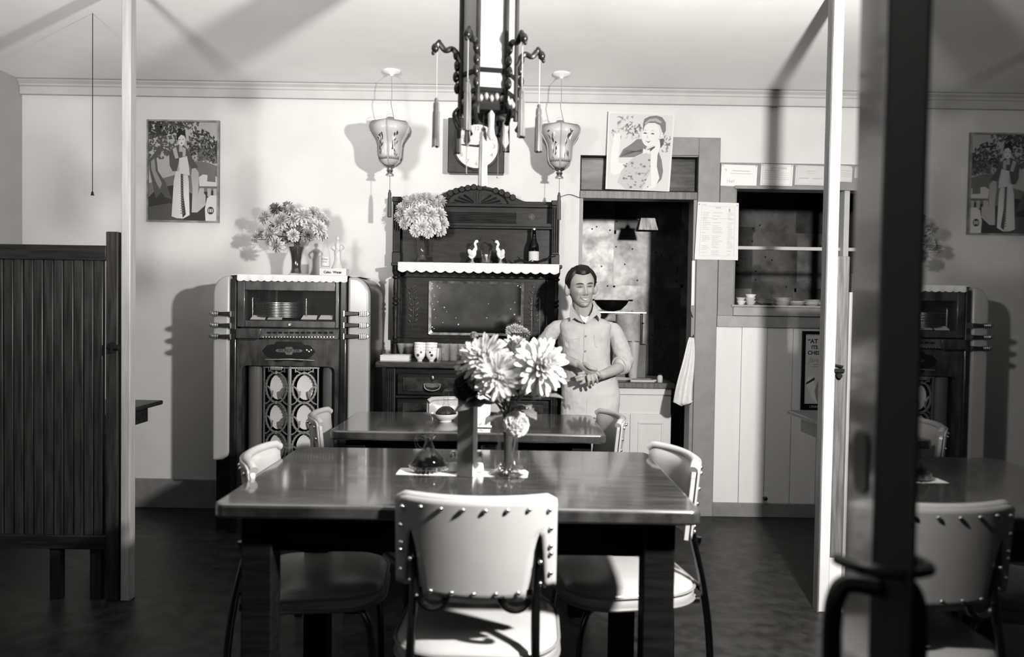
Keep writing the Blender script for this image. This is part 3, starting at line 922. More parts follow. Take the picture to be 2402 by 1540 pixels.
obj('grille_cloth', MB().box(gx0, gx1, JY + .148, JY + .155, zg0, zg1), M_BLACKM, jb, world=True)
# pale plastic pilasters, rounded over the shoulders and at the foot
for s, (a, b) in ((-1, (500, 540)), (1, (816, 866))):
    xo, xi = (J(a, 800)[0], J(b, 800)[0]) if s < 0 else (J(b, 800)[0], J(a, 800)[0])
    zt, zb = jzt - .004, J(520, 1080)[1]
    w = abs(xi - xo)
    pts = [(xi, zt), (xi, zb + .05), (xi + s * w * .1, zb + .025), (xi + s * w * .4, zb + .006), (xo, zb)]
    pts += [(xo, zt - .10)] + [(xo - s * (.09 - .09 * math.cos(t_)), zt - .10 + .10 * math.sin(t_)) for t_ in [PI / 2 * i / 6 for i in range(1, 7)] if .09 - .09 * math.cos(t_) < w - .004]
    m = MB()
    # bulging front: offset rows towards the viewer
    for j in range(1): m.prism(pts, JY - .012, JY + .05)
    pil = obj('pilaster', m, M_PLAST, jb, world=True, bevel=.014, seg=4)
    for py in (735, 762, 788):
        zc = J(520 if s < 0 else 840, py)[1]
        zc += .0
        f = MB()
        x_a, x_b = sorted((xo + s * .018, xi - s * .012))
        wxi = xi - s * .012
        mid = xi + s * w * .55
        f.prism([(wxi, zc - .014), (wxi, zc + .012), (mid, zc + .009), (mid, zc - .009)], JY - .038, JY + .0)
        band = obj('fin', f, M_JUKED, pil, world=True, bevel=.003)
        rb = MB()
        for i in range(4):
            x_ = mid + s * (.004 + i * .0095)
            rb.box(min(x_, x_ + s * .0075), max(x_, x_ + s * .0075), JY - .034, JY + .01, zc - .014, zc + .014)
        xe = mid + s * .042
        rb.prism([(xe, zc - .014), (xe + s * .018, zc), (xe, zc + .014)], JY - .03, JY + .02)
        obj('end_band', MB().box(min(wxi, wxi - s * .006), max(wxi, wxi - s * .006), JY - .036, JY + .0, zc - .016, zc + .014), M_NICKEL, pil, world=True)
        obj('ribbed_band', rb, M_NICKEL, pil, world=True, bevel=.0015, seg=1)

# lace runner laid over the jukebox
ra, rb_ = U(556, 640, 4.18), U(815, 655, 4.18)
def scallop_cloth(x0, x1, yb, yf, zt, drop, nsc, amp=.008):
    m = MB()
    n = nsc * 8
    def fn(u, v):
        x = x0 + (x1 - x0) * u
        L = (yb - yf) + drop
        d = v * (L + amp * abs(math.sin(PI * nsc * u)) if v == 1 else L)
        if d <= yb - yf: return (x, yb - d, zt)
        return (x, yf - .004 - .003 * math.sin(u * 40), zt - (d - (yb - yf)) )
    def fn2(u, v):
        if v <= .45: return fn(u, v / .45 * ((yb - yf) / (yb - yf + drop)))
        t_ = (v - .45) / .55
        x = x0 + (x1 - x0) * u
        return (x, yf - .005 - .004 * t_ * math.sin(u * 57) - .003 * t_, zt - t_ * (drop + amp * (abs(math.sin(PI * nsc * u)) - .5)))
    m.grid(fn2, n, 20)
    return m
run = single('table_runner', scallop_cloth(ra.x, rb_.x, 4.63, 4.185, jzt + .004, .036, 16, .006).box(ra.x - .05, ra.x, 4.24, 4.6, jzt + .001, jzt + .003).box(rb_.x, rb_.x + .05, 4.24, 4.6, jzt + .001, jzt + .003), M_CLOTH,
             'white lace-edged runner laid over the top of the jukebox', 'cloth', (ra.x + .4, 4.4, jzt), solid=.0015, recalc=False)
JT = jzt + .0055

# ------------------------------------------------------------------ sideboard
SY = 4.2
def S(px, py, d=0.0):
    p = U(px, py, SY + d); return p.x, p.z
sb = thing('sideboard', 'carved dark oak sideboard with a framed mirror, turned columns and a scalloped crest', 'sideboard', (S(1105, 850)[0], 4.45, 0))
ZTOP = S(1000, 849)[1]
sx0, sx1 = S(882, 850)[0], S(1330, 850)[0]
obj('worktop', MB().box(sx0, sx1, SY - .02, 4.69, ZTOP - .032, ZTOP), mat('sideboard_top', .03, .3, .4, noise=.5, nscale=10, stretch=(1, 5, 5), coat=.3), sb, world=True, bevel=.006)
bx0, bx1 = S(905, 900)[0], S(1316, 900)[0]
obj('carcase', MB().box(bx0, bx1, SY + .02, 4.69, .06, ZTOP - .033), M_SIDEB, sb, world=True)
for a, b in ((904, 928), (1291, 1317)):
    xa, xb_ = S(a, 900)[0], S(b, 900)[0]
    p = obj('corner_post', MB().box(xa, xb_, SY - .005, SY + .05, 0, ZTOP - .033), M_SIDEB, sb, world=True, bevel=.006)
    for i in range(3):
        x = xa + (xb_ - xa) * (.28 + i * .22)
        obj('reed', MB().cyl((x, SY - .006, .1), (x, SY - .006, ZTOP - .06), .004, n=8), M_SIDEB, p, world=True)
zz = [ZTOP - .05, S(1000, 930)[1], S(1000, 1010)[1], .12]
dxa, dxb = S(932, 900)[0], S(1288, 900)[0]
for i in range(3):
    z1, z0 = zz[i] - .012, zz[i + 1] + .008
    d = obj('drawer', MB().box(dxa, dxb, SY - .006, SY + .02, z0, z1), M_SIDEB, sb, world=True, bevel=.005)
    obj('drawer_field', MB().box(dxa + .03, dxb - .03, SY - .011, SY, z0 + .022, z1 - .022), mat('drawer_burl', .018, .3, .3, noise=.7, nscale=18, coat=.2), d, world=True, bevel=.003)
    obj('divider', MB().box(dxa - .01, dxb + .01, SY - .008, SY + .02, zz[i + 1] - .008, zz[i + 1] + .006), M_SIDEB, sb, world=True, bevel=.002)
    if i < 2:
        for px in (1015, 1236):
            q = S(px, 900)
            zc = (z0 + z1) / 2
            pull = MB()
            pull.tube(smoothpts([(q[0] - .045, SY - .018, zc + .004), (q[0] - .036, SY - .03, zc - .022), (q[0], SY - .034, zc - .032), (q[0] + .036, SY - .03, zc - .022), (q[0] + .045, SY - .018, zc + .004)], 5), .0042, 8)
            pull.prism([(q[0] + u * .044, zc + v * .02) for u, v in [(-1, .3), (-.5, .55), (0, .3), (.5, .55), (1, .3), (.7, -.6), (0, -.8), (-.7, -.6)]], SY - .016, SY - .010)
            pull.ell((q[0], SY - .016, zc + .036), (.011, .006, .016), 10, 8)
            obj('drawer_pull', pull, mat('dull_brass', .28, .35, .5, metal=1.0, noise=.3, nscale=30), d, world=True)
# back board and mirror
BY = 4.62
def B(px, py): 
    p = U(px, py, BY); return p.x, p.z
ux0, ux1 = B(922, 700)[0], B(1312, 700)[0]
SHY = 4.44                                     # front of the shelf
zsh = UZ(1110, 618, SHY)
obj('back_board', MB().box(ux0 + .01, ux1 - .01, BY + .01, BY + .05, ZTOP, B(1110, 470)[1]), M_SIDEB, sb, world=True)
obj('lower_rail', MB().box(ux0 + .02, ux1 - .02, BY - .012, BY + .01, ZTOP, B(1110, 794)[1]), M_SIDEB, sb, world=True, bevel=.003)
obj('upper_rail', MB().box(ux0 + .02, ux1 - .02, BY - .012, BY + .01, B(1110, 652)[1], zsh), M_SIDEB, sb, world=True, bevel=.003)
for a, b in ((924, 944), (1280, 1306)):
    obj('stile', MB().box(B(a, 700)[0], B(b, 700)[0], BY - .014, BY + .01, B(1110, 794)[1], B(1110, 652)[1]), M_SIDEB, sb, world=True, bevel=.004)
mx0, mx1, mz0, mz1 = B(1006, 720)[0], B(1228, 720)[0], B(1115, 786)[1], B(1115, 660)[1]
mo, mi_ = rrect(mx0, mx1, mz0, mz1, .012, 5), rrect(mx0 + .016, mx1 - .016, mz0 + .014, mz1 - .014, .02, 5)
mir = obj('mirror', MB().prism(mi_, BY - .002, BY + .008), M_MIRROR, sb, world=True, label='old spotted mirror glass')
fm = MB()
n = len(mo)
for y in (BY - .014, BY + .009):
    pass
fm.add([(x, BY - .014, z) for x, z in mo] + [(x, BY - .006, z) for x, z in mi_] + [(x, BY + .009, z) for x, z in mo] + [(x, BY + .009, z) for x, z in mi_],
       [(i, (i + 1) % n, n + (i + 1) % n, n + i) for i in range(n)] + [(i, 2 * n + i, 2 * n + (i + 1) % n, (i + 1) % n) for i in range(n)] + [(n + i, n + (i + 1) % n, 3 * n + (i + 1) % n, 3 * n + i) for i in range(n)])
obj('mirror_frame', fm, mat('gilt_bead', .22, .3, .5, metal=.6, noise=.5, nscale=25), sb, world=True)
random.seed(11)
fx = MB()
for i in range(26):
    u = random.random() ** 2 * .4 * (1 if random.random() < .6 else -1)
    u = u % 1.0
    v = random.random()
    fx.ell((mx0 + .02 + (mx1 - mx0 - .04) * u, BY - .003, mz0 + .02 + (mz1 - mz0 - .04) * v), (.0035 * random.random() + .0012, .0012, .0035 * random.random() + .0012), 8, 5)
obj('foxing', fx, M_PAPER, mir, world=True, kind='stuff')
# carved leaf sprays flanking the mirror
for px, s in ((966, -1), (1254, 1)):
    c = MB()
    base, tip = B(px, 766), B(px + 6 * s, 670)
    pts = smoothpts([(base[0], BY + .006, base[1]), (base[0] - .008 * s, BY + .002, (base[1] + tip[1]) / 2), (tip[0], BY + .006, tip[1])], 8)
    c.tube(pts, .004, 6)
    for i in range(2, len(pts) - 1, 2):
        for q in (-1, 1):
            p = pts[i]
            c.ell((p.x + q * .018, BY + .006, p.z + .014), (.018, .004, .005), 8, 5, rot=Matrix.Rotation(-q * .7, 3, 'Y'))
    obj('carved_spray', c, mat('carved_edge_oak', .05, .35, .5, noise=.5, nscale=14), sb, world=True)
if True:    # pale reeded strips on the right of the mirror
    for px in (1247, 1266):
        q = B(px, 740)
        obj('reed', MB().cyl((q[0], BY + .008, B(px, 790)[1]), (q[0], BY + .008, B(px, 700)[1]), .005, n=8), M_MIDW, sb, world=True)
# turned columns
def turned(z0, z1, x, y):
    h = z1 - z0
    pr = [(.021, 0), (.021, .16), (.014, .165), (.018, .18), (.012, .2), (.016, .22), (.016, .23), (.011, .25), (.014, .45), (.017, .56), (.011, .575), (.019, .59), (.019, .605), (.012, .62),
          (.018, .64), (.018, .655), (.012, .67), (.015, .78), (.012, .86), (.02, .875), (.02, .89), (.013, .9), (.019, .92), (.019, .93), (.022, .94), (.022, 1.0)]
    return MB().lathe([(r, q * h) for r, q in pr], (x, y, z0), 16)
for px in (927, 1304):
    x = UX(px, 730, SHY + .03)
    obj('turned_column', turned(ZTOP, zsh - .02, x, SHY + .04), M_SIDEB, sb, world=True)
# shelf, upper posts, upper panel, reeded band, crest
shx0, shx1 = UX(917, 622, SHY), UX(1319, 622, SHY)
obj('shelf', MB().box(shx0, shx1, SHY, BY + .02, zsh - .02, zsh), M_SIDEB, sb, world=True, bevel=.004)
zu1 = B(1110, 470)[1]
for a, b, zt_ in ((922, 942, 463), (1292, 1312, 472)):
    xa, xb_ = B(a, 560)[0], B(b, 560)[0]
    pz = B(a, zt_)[1]
    po = obj('upper_post', MB().box(xa, xb_, BY - .045, BY + .02, zsh, zsh + .07).box(xa + .003, xb_ - .003, BY - .04, BY + .02, zsh + .07, pz - .03).box(xa - .002, xb_ + .002, BY - .046, BY + .02, pz - .03, pz), M_SIDEB, sb, world=True, bevel=.003)
    for i in range(3):
        x = xa + (xb_ - xa) * (.25 + .25 * i)
        obj('reed', MB().cyl((x, BY - .041, zsh + .08), (x, BY - .041, pz - .04), .004, n=8), M_SIDEB, po, world=True)
zc0, zc1 = B(1110, 531)[1], B(1110, 486)[1]
obj('cornice_band', MB().box(ux0 + .03, ux1 - .03, BY - .025, BY + .01, zc0, zc1).box(ux0 + .02, ux1 - .02, BY - .036, BY + .01, zc1, zc1 + .02).box(ux0 + .02, ux1 - .02, BY - .034, BY + .01, zc0 - .014, zc0), M_SIDEB, sb, world=True, bevel=.003)
rd = MB()
for i in range(7):
    z = zc0 + .022 + i * .0095
    rd.cyl((B(990, 510)[0], BY - .026, z), (B(1211, 510)[0], BY - .026, z), .0036, n=6)
obj('reeding', rd, M_SIDEB, sb, world=True, kind='stuff')
q = B(1247, 510)
obj('rosette', MB().lathe([(.02, 0), (.02, -.004), (.012, -.012), (.005, -.006), (0, -.008)], (q[0], BY - .025, q[1]), 12, axis='Y'), M_MIDW, sb, world=True)
# crest: outline of the arched board
def A(px, py): return B(px, py)
arc_px = [(928, 486), (960, 476), (1000, 472), (1020, 466), (1034, 458), (1050, 449), (1075, 441), (1100, 436), (1126, 436), (1150, 440), (1176, 447), (1195, 455), (1212, 465), (1228, 472), (1250, 476), (1262, 473), (1285, 480), (1300, 486)]
cr = [A(*p) for p in arc_px]
obj('crest', MB().prism(cr, BY - .012, BY + .03), M_SIDEB, sb, world=True, bevel=.003)
sc = [(1044, 456), (1057, 449), (1070, 444), (1084, 440), (1098, 437), (1112, 435), (1126, 436), (1163, 443), (1177, 447), (1190, 453), (1203, 459), (1031, 462)]
for (px, py) in sc:
    q = A(px, py + 5)
    obj('scallop', MB().cyl((q[0], BY - .028, q[1]), (q[0], BY + .02, q[1]), .0185, n=16), M_SIDEB, sb, world=True, bevel=.003)
fan = MB()
fc = A(1120, 483)
for i in range(11):
    a = PI * (i + .5) / 11
    if 4 <= i <= 6: continue
    fan.tube([(fc[0] + .025 * math.cos(a), BY - .014, fc[1] + .02 * math.sin(a)), (fc[0] + .15 * math.cos(a), BY - .014, fc[1] + .075 * math.sin(a))], [.003, .008], 6)
for x in (-.016, 0, .016): fan.box(fc[0] + x - .006, fc[0] + x + .006, BY - .02, BY - .01, fc[1], fc[1] + .085)
obj('carved_fan', fan, M_SIDEB, sb, world=True)
obj('fan_arch', MB().tube([(fc[0] + .185 * math.cos(a), BY - .014, fc[1] + .1 * math.sin(a)) for a in [PI * i / 20 for i in range(21)]], .006, 6), M_SIDEB, sb, world=True)
# lace edging on the shelf
lx0, lx1 = UX(933, 622, SHY - .01), UX(1312, 622, SHY - .01)
single('shelf_cloth', scallop_cloth(lx0, lx1, BY - .05, SHY - .002, zsh + .003, .053, 17, .012), M_CLOTH, 'white lace shelf cloth hanging in points from the sideboard shelf', 'cloth', ((lx0 + lx1) / 2, SHY + .06, zsh), solid=.0015, recalc=False)
SHT = zsh + .0045
# ------------------------------------------------------------------ hanging lanterns near the back wall
def hexring(r, z, c, ph=PI / 6): return [(c[0] + r * math.cos(ph + PI / 3 * i), c[1] + r * math.sin(ph + PI / 3 * i), z) for i in range(6)]
def tassel(parent, name, top, zt, zb, r, m, cordm, world=True):
    """cord with a knot, a wrapped head and a skirt of threads"""
    tb = MB()
    x, y = top[0], top[1]
    tb.cyl((x, y, top[2]), (x, y, zt), .0016, n=6)
    o = obj('tassel_cord', tb, cordm, parent, world=True)
    sk = MB()
    n = 18
    prof = [(r * .45, zt + .004), (r * .75, zt - .004), (r * .8, zt - .018), (r * .72, zt - .024), (r * .9, zt - .03), (r, zb + .01), (r * 1.02, zb)]
    vs, fs = [], []
    for (rr, z) in prof:
        for i in range(n):
            k = 1.0 if i % 2 else .86
            a = 2 * PI * i / n
            vs.append((x + rr * k * math.cos(a), y + rr * k * math.sin(a), z - (.006 * random.random() if z == zb else 0)))
    for j in range(len(prof) - 1):
        for i in range(n): fs.append((j * n + i, j * n + (i + 1) % n, (j + 1) * n + (i + 1) % n, (j + 1) * n + i))
    fs += [tuple(range(n)), tuple((len(prof) - 1) * n + i for i in range(n))]
    sk.add(vs, fs)
    sk.ell((x, y, zt + .008), (r * .5, r * .5, r * .5), 10, 6)
    obj(name, sk, m, parent, world=True, smooth=50)
def flower_decal(m, P, u, v, s, seed):
    """a painted spray: petals and leaves as small outlines lying on the pane; P maps (u, v) to the pane"""
    rr = random.Random(seed)
    for k in range(5):
        uu, vv = u + rr.uniform(-.9, .9) * s, v + rr.uniform(-1, 1) * s * 1.3
        for j in range(6):
            a = j * PI / 3
            r = s * rr.uniform(.22, .36)
            m.poly([P(uu + r * .45 * math.cos(a) + r * .42 * math.cos(b), vv + (r * .45 * math.sin(a) + r * .42 * math.sin(b)) * 1.1) for b in [PI * i / 4 for i in range(8)]], 1 if k < 2 else 0)
    for k in range(10):
        uu, vv, a = u + rr.uniform(-1, 1) * s, v + rr.uniform(-1.6, 1.6) * s, rr.uniform(0, PI)
        l, w = s * .4, s * .13
        ca, sa = math.cos(a), math.sin(a)
        m.poly([P(uu + ca * l, vv + sa * l), P(uu - sa * w, vv + ca * w), P(uu - ca * l, vv - sa * l), P(uu + sa * w, vv - ca * w)], 0)
M_DECD, M_DECL = mat('painted_leaf', .05, .5, .3), mat('painted_flower', .7, .5, .3)
def lantern(px, py_rose, lab, seed):
    Yl = 4.4
    p0 = U(px, py_rose, Yl)
    zt, zb = UZ(px, 288, Yl), UZ(px, 390, Yl)
    if px > 1200: zt, zb = UZ(px, 296, Yl), UZ(px, 396, Yl)
    x = UX(px - 4, 340, Yl)
    c = (x, Yl)
    t = thing('hanging_lantern', lab, 'lantern', (x, Yl, zb), 0, 'painted glass lanterns before the back wall')
    obj('ceiling_rose', MB().lathe([(.05, H), (.05, H - .006), (.042, H - .012), (.014, H - .02), (.006, H - .03), (0, H - .03)], (p0.x, Yl, 0), 24), M_WHITE, t, world=True)
    obj('cord', MB().tube(smoothpts([(p0.x, Yl, H - .028), (p0.x + .002, Yl, (H + zt) / 2), (p0.x - .002, Yl, zt + .11), (x + .022, Yl, zt + .01), (x + .012, Yl, zt - .02)], 6), .0024, 6), M_INK, t, world=True)
    obj('bail', MB().tube([(x + .03 * math.cos(a), Yl, zt + .022 + .03 * math.sin(a)) for a in [PI * i / 10 for i in range(11)]], .0014, 5), M_CHROME, t, world=True)
    obj('cap', MB().lathe([(.024, zt - .005), (.024, zt + .026), (.021, zt + .03), (.021, zt + .02), (0, zt + .02)], (x, Yl, 0), 16), M_NICKEL, t, world=True)
    h = zt - zb
    prof = [(.105, 1.0), (.121, .95), (.128, .87), (.123, .77), (.104, .66), (.088, .56), (.08, .45), (.078, .3), (.076, .2), (.065, .1), (.045, .03), (.034, .0)]
    fr = MB().lathe([(.024, zt + .0), (.1, zt + .002), (.108, zt), (.108, zt - .008), (.1, zt - .01), (.024, zt - .006)], (x, Yl, 0), 6, rot=PI / 6)
    for i in range(6):
        a = PI / 6 + PI / 3 * i
        fr.tube([(x + (r + .001) * math.cos(a), Yl + (r + .001) * math.sin(a), zb + h * q) for r, q in prof], .0032, 6)
    obj('frame', fr, M_POSTG, t, world=True)
    for i in range(6):
        a0, a1 = PI / 6 + PI / 3 * i, PI / 6 + PI / 3 * (i + 1)
        m = MB()
        vs = []
        for r, q in prof:
            for k in range(2):
                a = a0 if k == 0 else a1
                vs.append((x + r * math.cos(a), Yl + r * math.sin(a), zb + h * q))
        m.add(vs, [(2 * j, 2 * j + 1, 2 * j + 3, 2 * j + 2) for j in range(len(prof) - 1)])
        pane = obj('pane', m, M_LGLASS, t, world=True, smooth=60, solid=.002)
        am = (a0 + a1) / 2
        if math.sin(am) > .2: continue
        def P(u, v, a0=a0, a1=a1, am=am):
            q = min(1, max(0, v)); 
            for j in range(len(prof) - 1):
                (r1, q1), (r0, q0) = prof[j], prof[j + 1]
                if q0 <= q <= q1: break
            r = r0 + (r1 - r0) * (q - q0) / (q1 - q0)
            A = Vector((r * math.cos(a0), r * math.sin(a0), 0)); B_ = Vector((r * math.cos(a1), r * math.sin(a1), 0))
            w = A + (B_ - A) * (u + .5) + Vector((math.cos(am), math.sin(am), 0)) * .0022
            return (x + w.x, Yl + w.y, zb + h * q)
        d = MB()
        flower_decal(d, P, 0, .5, .2, seed * 10 + i)
        for k in range(9):
            u = -.45 + .1 * k
            d.poly([P(u, .13), P(u + .09, .13), P(u + .045, .22)], 0)
        obj('painted_flower', d, [M_DECD, M_DECL], pane, world=True, recalc=False)
    obj('finial', MB().lathe([(.034, zb + .004), (.03, zb - .006), (.016, zb - .014), (.02, zb - .024), (.014, zb - .036), (.024, zb - .048), (.024, zb - .054), (0, zb - .054)], (x, Yl, 0), 16), M_NICKEL, t, world=True)
    tassel(t, 'tassel', (x + .001, Yl, zb - .05), zb - .147, zb - .285, .013, M_TASSELD, M_CHROME)
    return t
lantern(919, 165, 'hexagonal painted glass lantern hanging left of the wall clock, over the sideboard flowers', 1)
lantern(1317, 178, 'hexagonal painted glass lantern hanging between the wall clock and the doorway', 2)

# ------------------------------------------------------------------ big carved palace lantern over the near table
YC = 2.45
cxl = UX(1146, 200, YC)
zl0, zl1 = UZ(1146, 272, YC), H - .16
pl_ = thing('palace_lantern', 'large carved wooden lantern with silk tassels hanging in front of the wall clock', 'lantern', (cxl, YC, zl0))
obj('hook', MB().tube([(cxl, YC, H), (cxl, YC, zl1 + .02)], .004, 6).lathe([(.05, H), (.05, H - .01), (.02, H - .02), (0, H - .02)], (cxl, YC, 0), 16), M_BLACK, pl_, world=True)
RB = .088
def hexbox(m, r, z0, z1, th):
    a = [r, r - th]
    for i in range(6):
        q0, q1 = PI / 3 * i + .17, PI / 3 * (i + 1) + .17
        m.add([(cxl + rr * math.cos(q), YC + rr * math.sin(q), z) for z in (z0, z1) for rr in a for q in (q0, q1)], [(0, 1, 3, 2), (4, 6, 7, 5), (0, 4, 5, 1), (2, 3, 7, 6), (0, 2, 6, 4), (1, 5, 7, 3)])
for (z0, z1, r) in ((zl0, zl0 + .02, RB), (zl0 + .055, zl0 + .07, RB), (zl0 + .115, zl0 + .13, RB), (zl1 - .13, zl1 - .115, RB), (zl1 - .02, zl1, RB + .02)):
    fr = MB()
    hexbox(fr, r, z0, z1, .014)
    obj('hexagonal_rail', fr.mesh('hexagonal_rail', M_BLACK, 40, True, .0005), None, pl_, world=True, bevel=.002)
random.seed(21)
for i in range(6):
    a = PI / 3 * i + .17
    ca, sa = math.cos(a), math.sin(a)
    post = obj('corner_post', MB().cyl((cxl + RB * ca, YC + RB * sa, zl0 - .012), (cxl + RB * ca, YC + RB * sa, zl1 + .01), .0075, n=10), M_WDARK, pl_, world=True)
    # scrolled bracket at the top with an arm that carries a tassel
    P_ = lambda r, z: (cxl + r * ca, YC + r * sa, z)
    za = UZ(1060, 128, YC)
    br = MB()
    br.tube(smoothpts([P_(RB, za - .03), P_(RB + .025, za + .01), P_(RB + .05, za + .005), P_(RB + .07, za + .025), P_(RB + .08, za + .012)], 5), [.009] * 20 + [.008], 8)
    br.ell(P_(RB + .082, za + .01), (.012, .012, .015), 10, 8).ell(P_(RB + .07, za + .028), (.008, .008, .01), 8, 6).ell(P_(RB + .088, za - .005), (.006, .006, .008), 8, 6)
    obj('dragon_bracket', br, M_BLACK, post, world=True)
    # leaf brackets low on the post
    lw = MB()
    for q in range(4):
        lw.ell(P_(RB + .012 + .004 * (q % 2), zl0 + .08 + .035 * q), (.010, .010, .018), 8, 6)
    lw.tube(smoothpts([P_(RB, zl0 + .02), P_(RB + .018, zl0), P_(RB + .012, zl0 - .03), P_(RB + .002, zl0 - .045)], 5), [.008] * 15 + [.005], 8)
    obj('leaf_bracket', lw, M_BLACK, post, world=True)
    zt = UZ(1040, 238, YC) + .012 * ((i * 2) % 3) - .01
    tassel(pl_, 'tassel', P_(RB + .076, za), zt, zt - .135, .0125, M_TASSEL, M_INK)
    # glass panel and lower carved panel of this side
    a1 = a + PI / 3
    r = RB - .006
    A0, A1 = Vector((cxl + r * ca, YC + r * sa, 0)), Vector((cxl + r * math.cos(a1), YC + r * math.sin(a1), 0))
    def pan(z0, z1, th=.003):
        m = MB()
        nn = (A0 + A1) / 2 - Vector((cxl, YC, 0)); nn.z = 0; nn = nn.normalized() * th
        m.add([A0 + Vector((0, 0, z0)), A1 + Vector((0, 0, z0)), A1 + Vector((0, 0, z1)), A0 + Vector((0, 0, z1))] + [p - nn for p in (A0 + Vector((0, 0, z0)), A1 + Vector((0, 0, z0)), A1 + Vector((0, 0, z1)), A0 + Vector((0, 0, z1)))],
              [(0, 1, 2, 3), (7, 6, 5, 4), (0, 4, 5, 1), (1, 5, 6, 2), (2, 6, 7, 3), (3, 7, 4, 0)])
        return m
    obj('glass_panel', pan(zl0 + .13, zl1 - .13), M_MILK, pl_, world=True)
    obj('small_panel', pan(zl0 + .07, zl0 + .115), M_MILK, pl_, world=True)
    car = MB()
    for q in range(5):
        f = (q + .5) / 5
        p = A0 + (A1 - A0) * f
        car.ell((p.x, p.y, zl0 + .037 + .006 * (q % 2)), (.008, .008, .012), 8, 6)
    obj('carved_panel', pan(zl0 + .018, zl0 + .056), M_BLACKM, pl_, world=True)
    obj('carved_vine', car, mat('gilded_vine', .2, .4, .5, metal=.4), pl_, world=True)
    # glass pendants below every other side
    if i % 2: continue
    p = (A0 + A1) / 2
    obj('glass_pendant', MB().lathe([(.003, 0), (.011, -.012), (.009, -.05), (.012, -.075), (.004, -.09), (0, -.092)], (p.x, p.y, zl0), 8), M_MILK, pl_, world=True)
obj('base_plate', MB().lathe([(RB - .01, zl0 + .004), (RB - .02, zl0 - .004), (.03, zl0 - .012), (.012, zl0 - .03), (0, zl0 - .03)], (cxl, YC, 0), 6), M_BLACK, pl_, world=True)
zt = UZ(1140, 318, YC)
tassel(pl_, 'tassel', (cxl - .012, YC - .05, zl0), zt, UZ(1140, 440, YC), .0145, mat('pale_silk_tassel', .22, .5, .3, noise=.4, nscale=9, stretch=(25, 25, 1)), M_CHROME)
for dx, zb_ in ((-.064, UZ(1100, 412, YC)), (.034, UZ(1172, 420, YC))):
    obj('pull_chain', MB().cyl((cxl + dx, YC - .04, zl0 + .01), (cxl + dx, YC - .04, zb_), .0012, n=6).ell((cxl + dx, YC - .04, zb_), .0035, 8, 6), M_TUBE, pl_, world=True)

# ------------------------------------------------------------------ wall clock
YCK = 4.6
def K(px, py): 
    p = U(px, py, YCK); return p.x, p.z
ck = thing('wall_clock', 'square dark wooden wall clock with a round white dial above the sideboard', 'clock', (K(1117, 340)[0], YW - .05, K(1117, 340)[1]))
cc = K(1118, 343)
x0, x1, z0, z1 = K(1052, 340)[0], K(1182, 340)[0], K(1117, 404)[1], K(1117, 278)[1]
obj('case', MB().box(x0, x1, YCK + .012, YW - .001, z0, z1), M_WDARK, ck, world=True, bevel=.004)
obj('case_frame', MB().box(x0 - .004, x1 + .004, YCK, YCK + .014, z0 - .004, z1 + .004), mat('clock_veneer', .022, .3, .4, noise=.5, nscale=9), ck, world=True, bevel=.005)
Rd = (K(1172, 343)[0] - K(1064, 343)[0]) / 2
dial = obj('dial', MB().lathe([(Rd, 0), (Rd, -.004), (0, -.004)], (cc[0], YCK, cc[1]), 40, axis='Y'), mat('dial_paper', .5, .5, .2), ck, world=True)
obj('bezel', MB().tube([(cc[0] + Rd * math.cos(a), YCK - .005, cc[1] + Rd * math.sin(a)) for a in [2 * PI * i / 40 for i in range(40)]], .0075, 8, closed=True), M_JUKEW, ck, world=True)
for i in range(1, 13):
    a = PI / 2 - i * PI / 6
    obj('numeral', text_mb(str(i), .034, (cc[0] + Rd * .76 * math.cos(a), YCK - .0046, cc[1] + Rd * .76 * math.sin(a))), M_INK, dial, world=True)
tk = MB()
for i in range(60):
    a = 2 * PI * i / 60
    tk.box(-.0006, .0006, -.0001, .0001, Rd * .9, Rd * .93); 
    vs = tk.v[-8:]; tk.v[-8:] = [(cc[0] + v[0] * math.cos(a) - v[2] * math.sin(a), YCK - .0046 + v[1], cc[1] + v[0] * math.sin(a) + v[2] * math.cos(a)) for v in vs]
obj('minute_track', tk, M_INKL, dial, world=True, kind='stuff')
for nm, a, L, w in (('minute_hand', PI - .08, .78, .006), ('hour_hand', .1, .5, .008)):
    ca, sa = math.cos(a), math.sin(a)
    pts = [(-.1, 0), (.1, 1), (.7, .7), (1, 0), (.7, -.7), (.1, -1)]
    obj(nm, MB().prism([(cc[0] + u * L * Rd * ca - v * w * sa, cc[1] + u * L * Rd * sa + v * w * ca) for u, v in pts], YCK - .009, YCK - .0075), M_INKD, ck, world=True)
obj('hand_boss', MB().lathe([(.006, 0), (.006, -.012), (0, -.012)], (cc[0], YCK, cc[1]), 12, axis='Y'), M_INKD, ck, world=True)
obj('chapter_mark', text_mb('EIGHT  DAY', .012, (cc[0], YCK - .0046, cc[1] - Rd * .3)), M_INKL, dial, world=True) if False else None

# ------------------------------------------------------------------ pull cord by the left booth, loose wire over the doorway
q = U(217, 300, 3.6); zq = UZ(217, 452, 3.6)
pc_ = thing('pull_cord', 'thin black pull cord with a small bell-shaped end hanging above the booth', 'cord', (q.x, 3.6, zq))
obj('cord', MB().cyl((q.x, 3.6, H), (q.x, 3.6, zq), .0018, n=6), M_BLACK, pc_, world=True)
obj('cord_end', MB().lathe([(.002, zq + .008), (.005, zq + .002), (.006, zq - .006), (.009, zq - .012), (0, zq - .013)], (q.x, 3.6, 0), 12), M_BLACK, pc_, world=True)
w0, w1, w2 = U(1312, 463, YW - .01), U(1335, 456, YW - .01), U(1358, 463, YW - .01)
single('wire', MB().tube(smoothpts([(w0.x, YW - .004, w0.z - .01), w0, w1, w2, (w2.x + .01, YW + .02, w2.z)], 6), .0022, 6), M_INKD, 'short loose wire running from the sideboard top to the doorway rail', 'wire', (w1.x, YW - .01, w1.z))

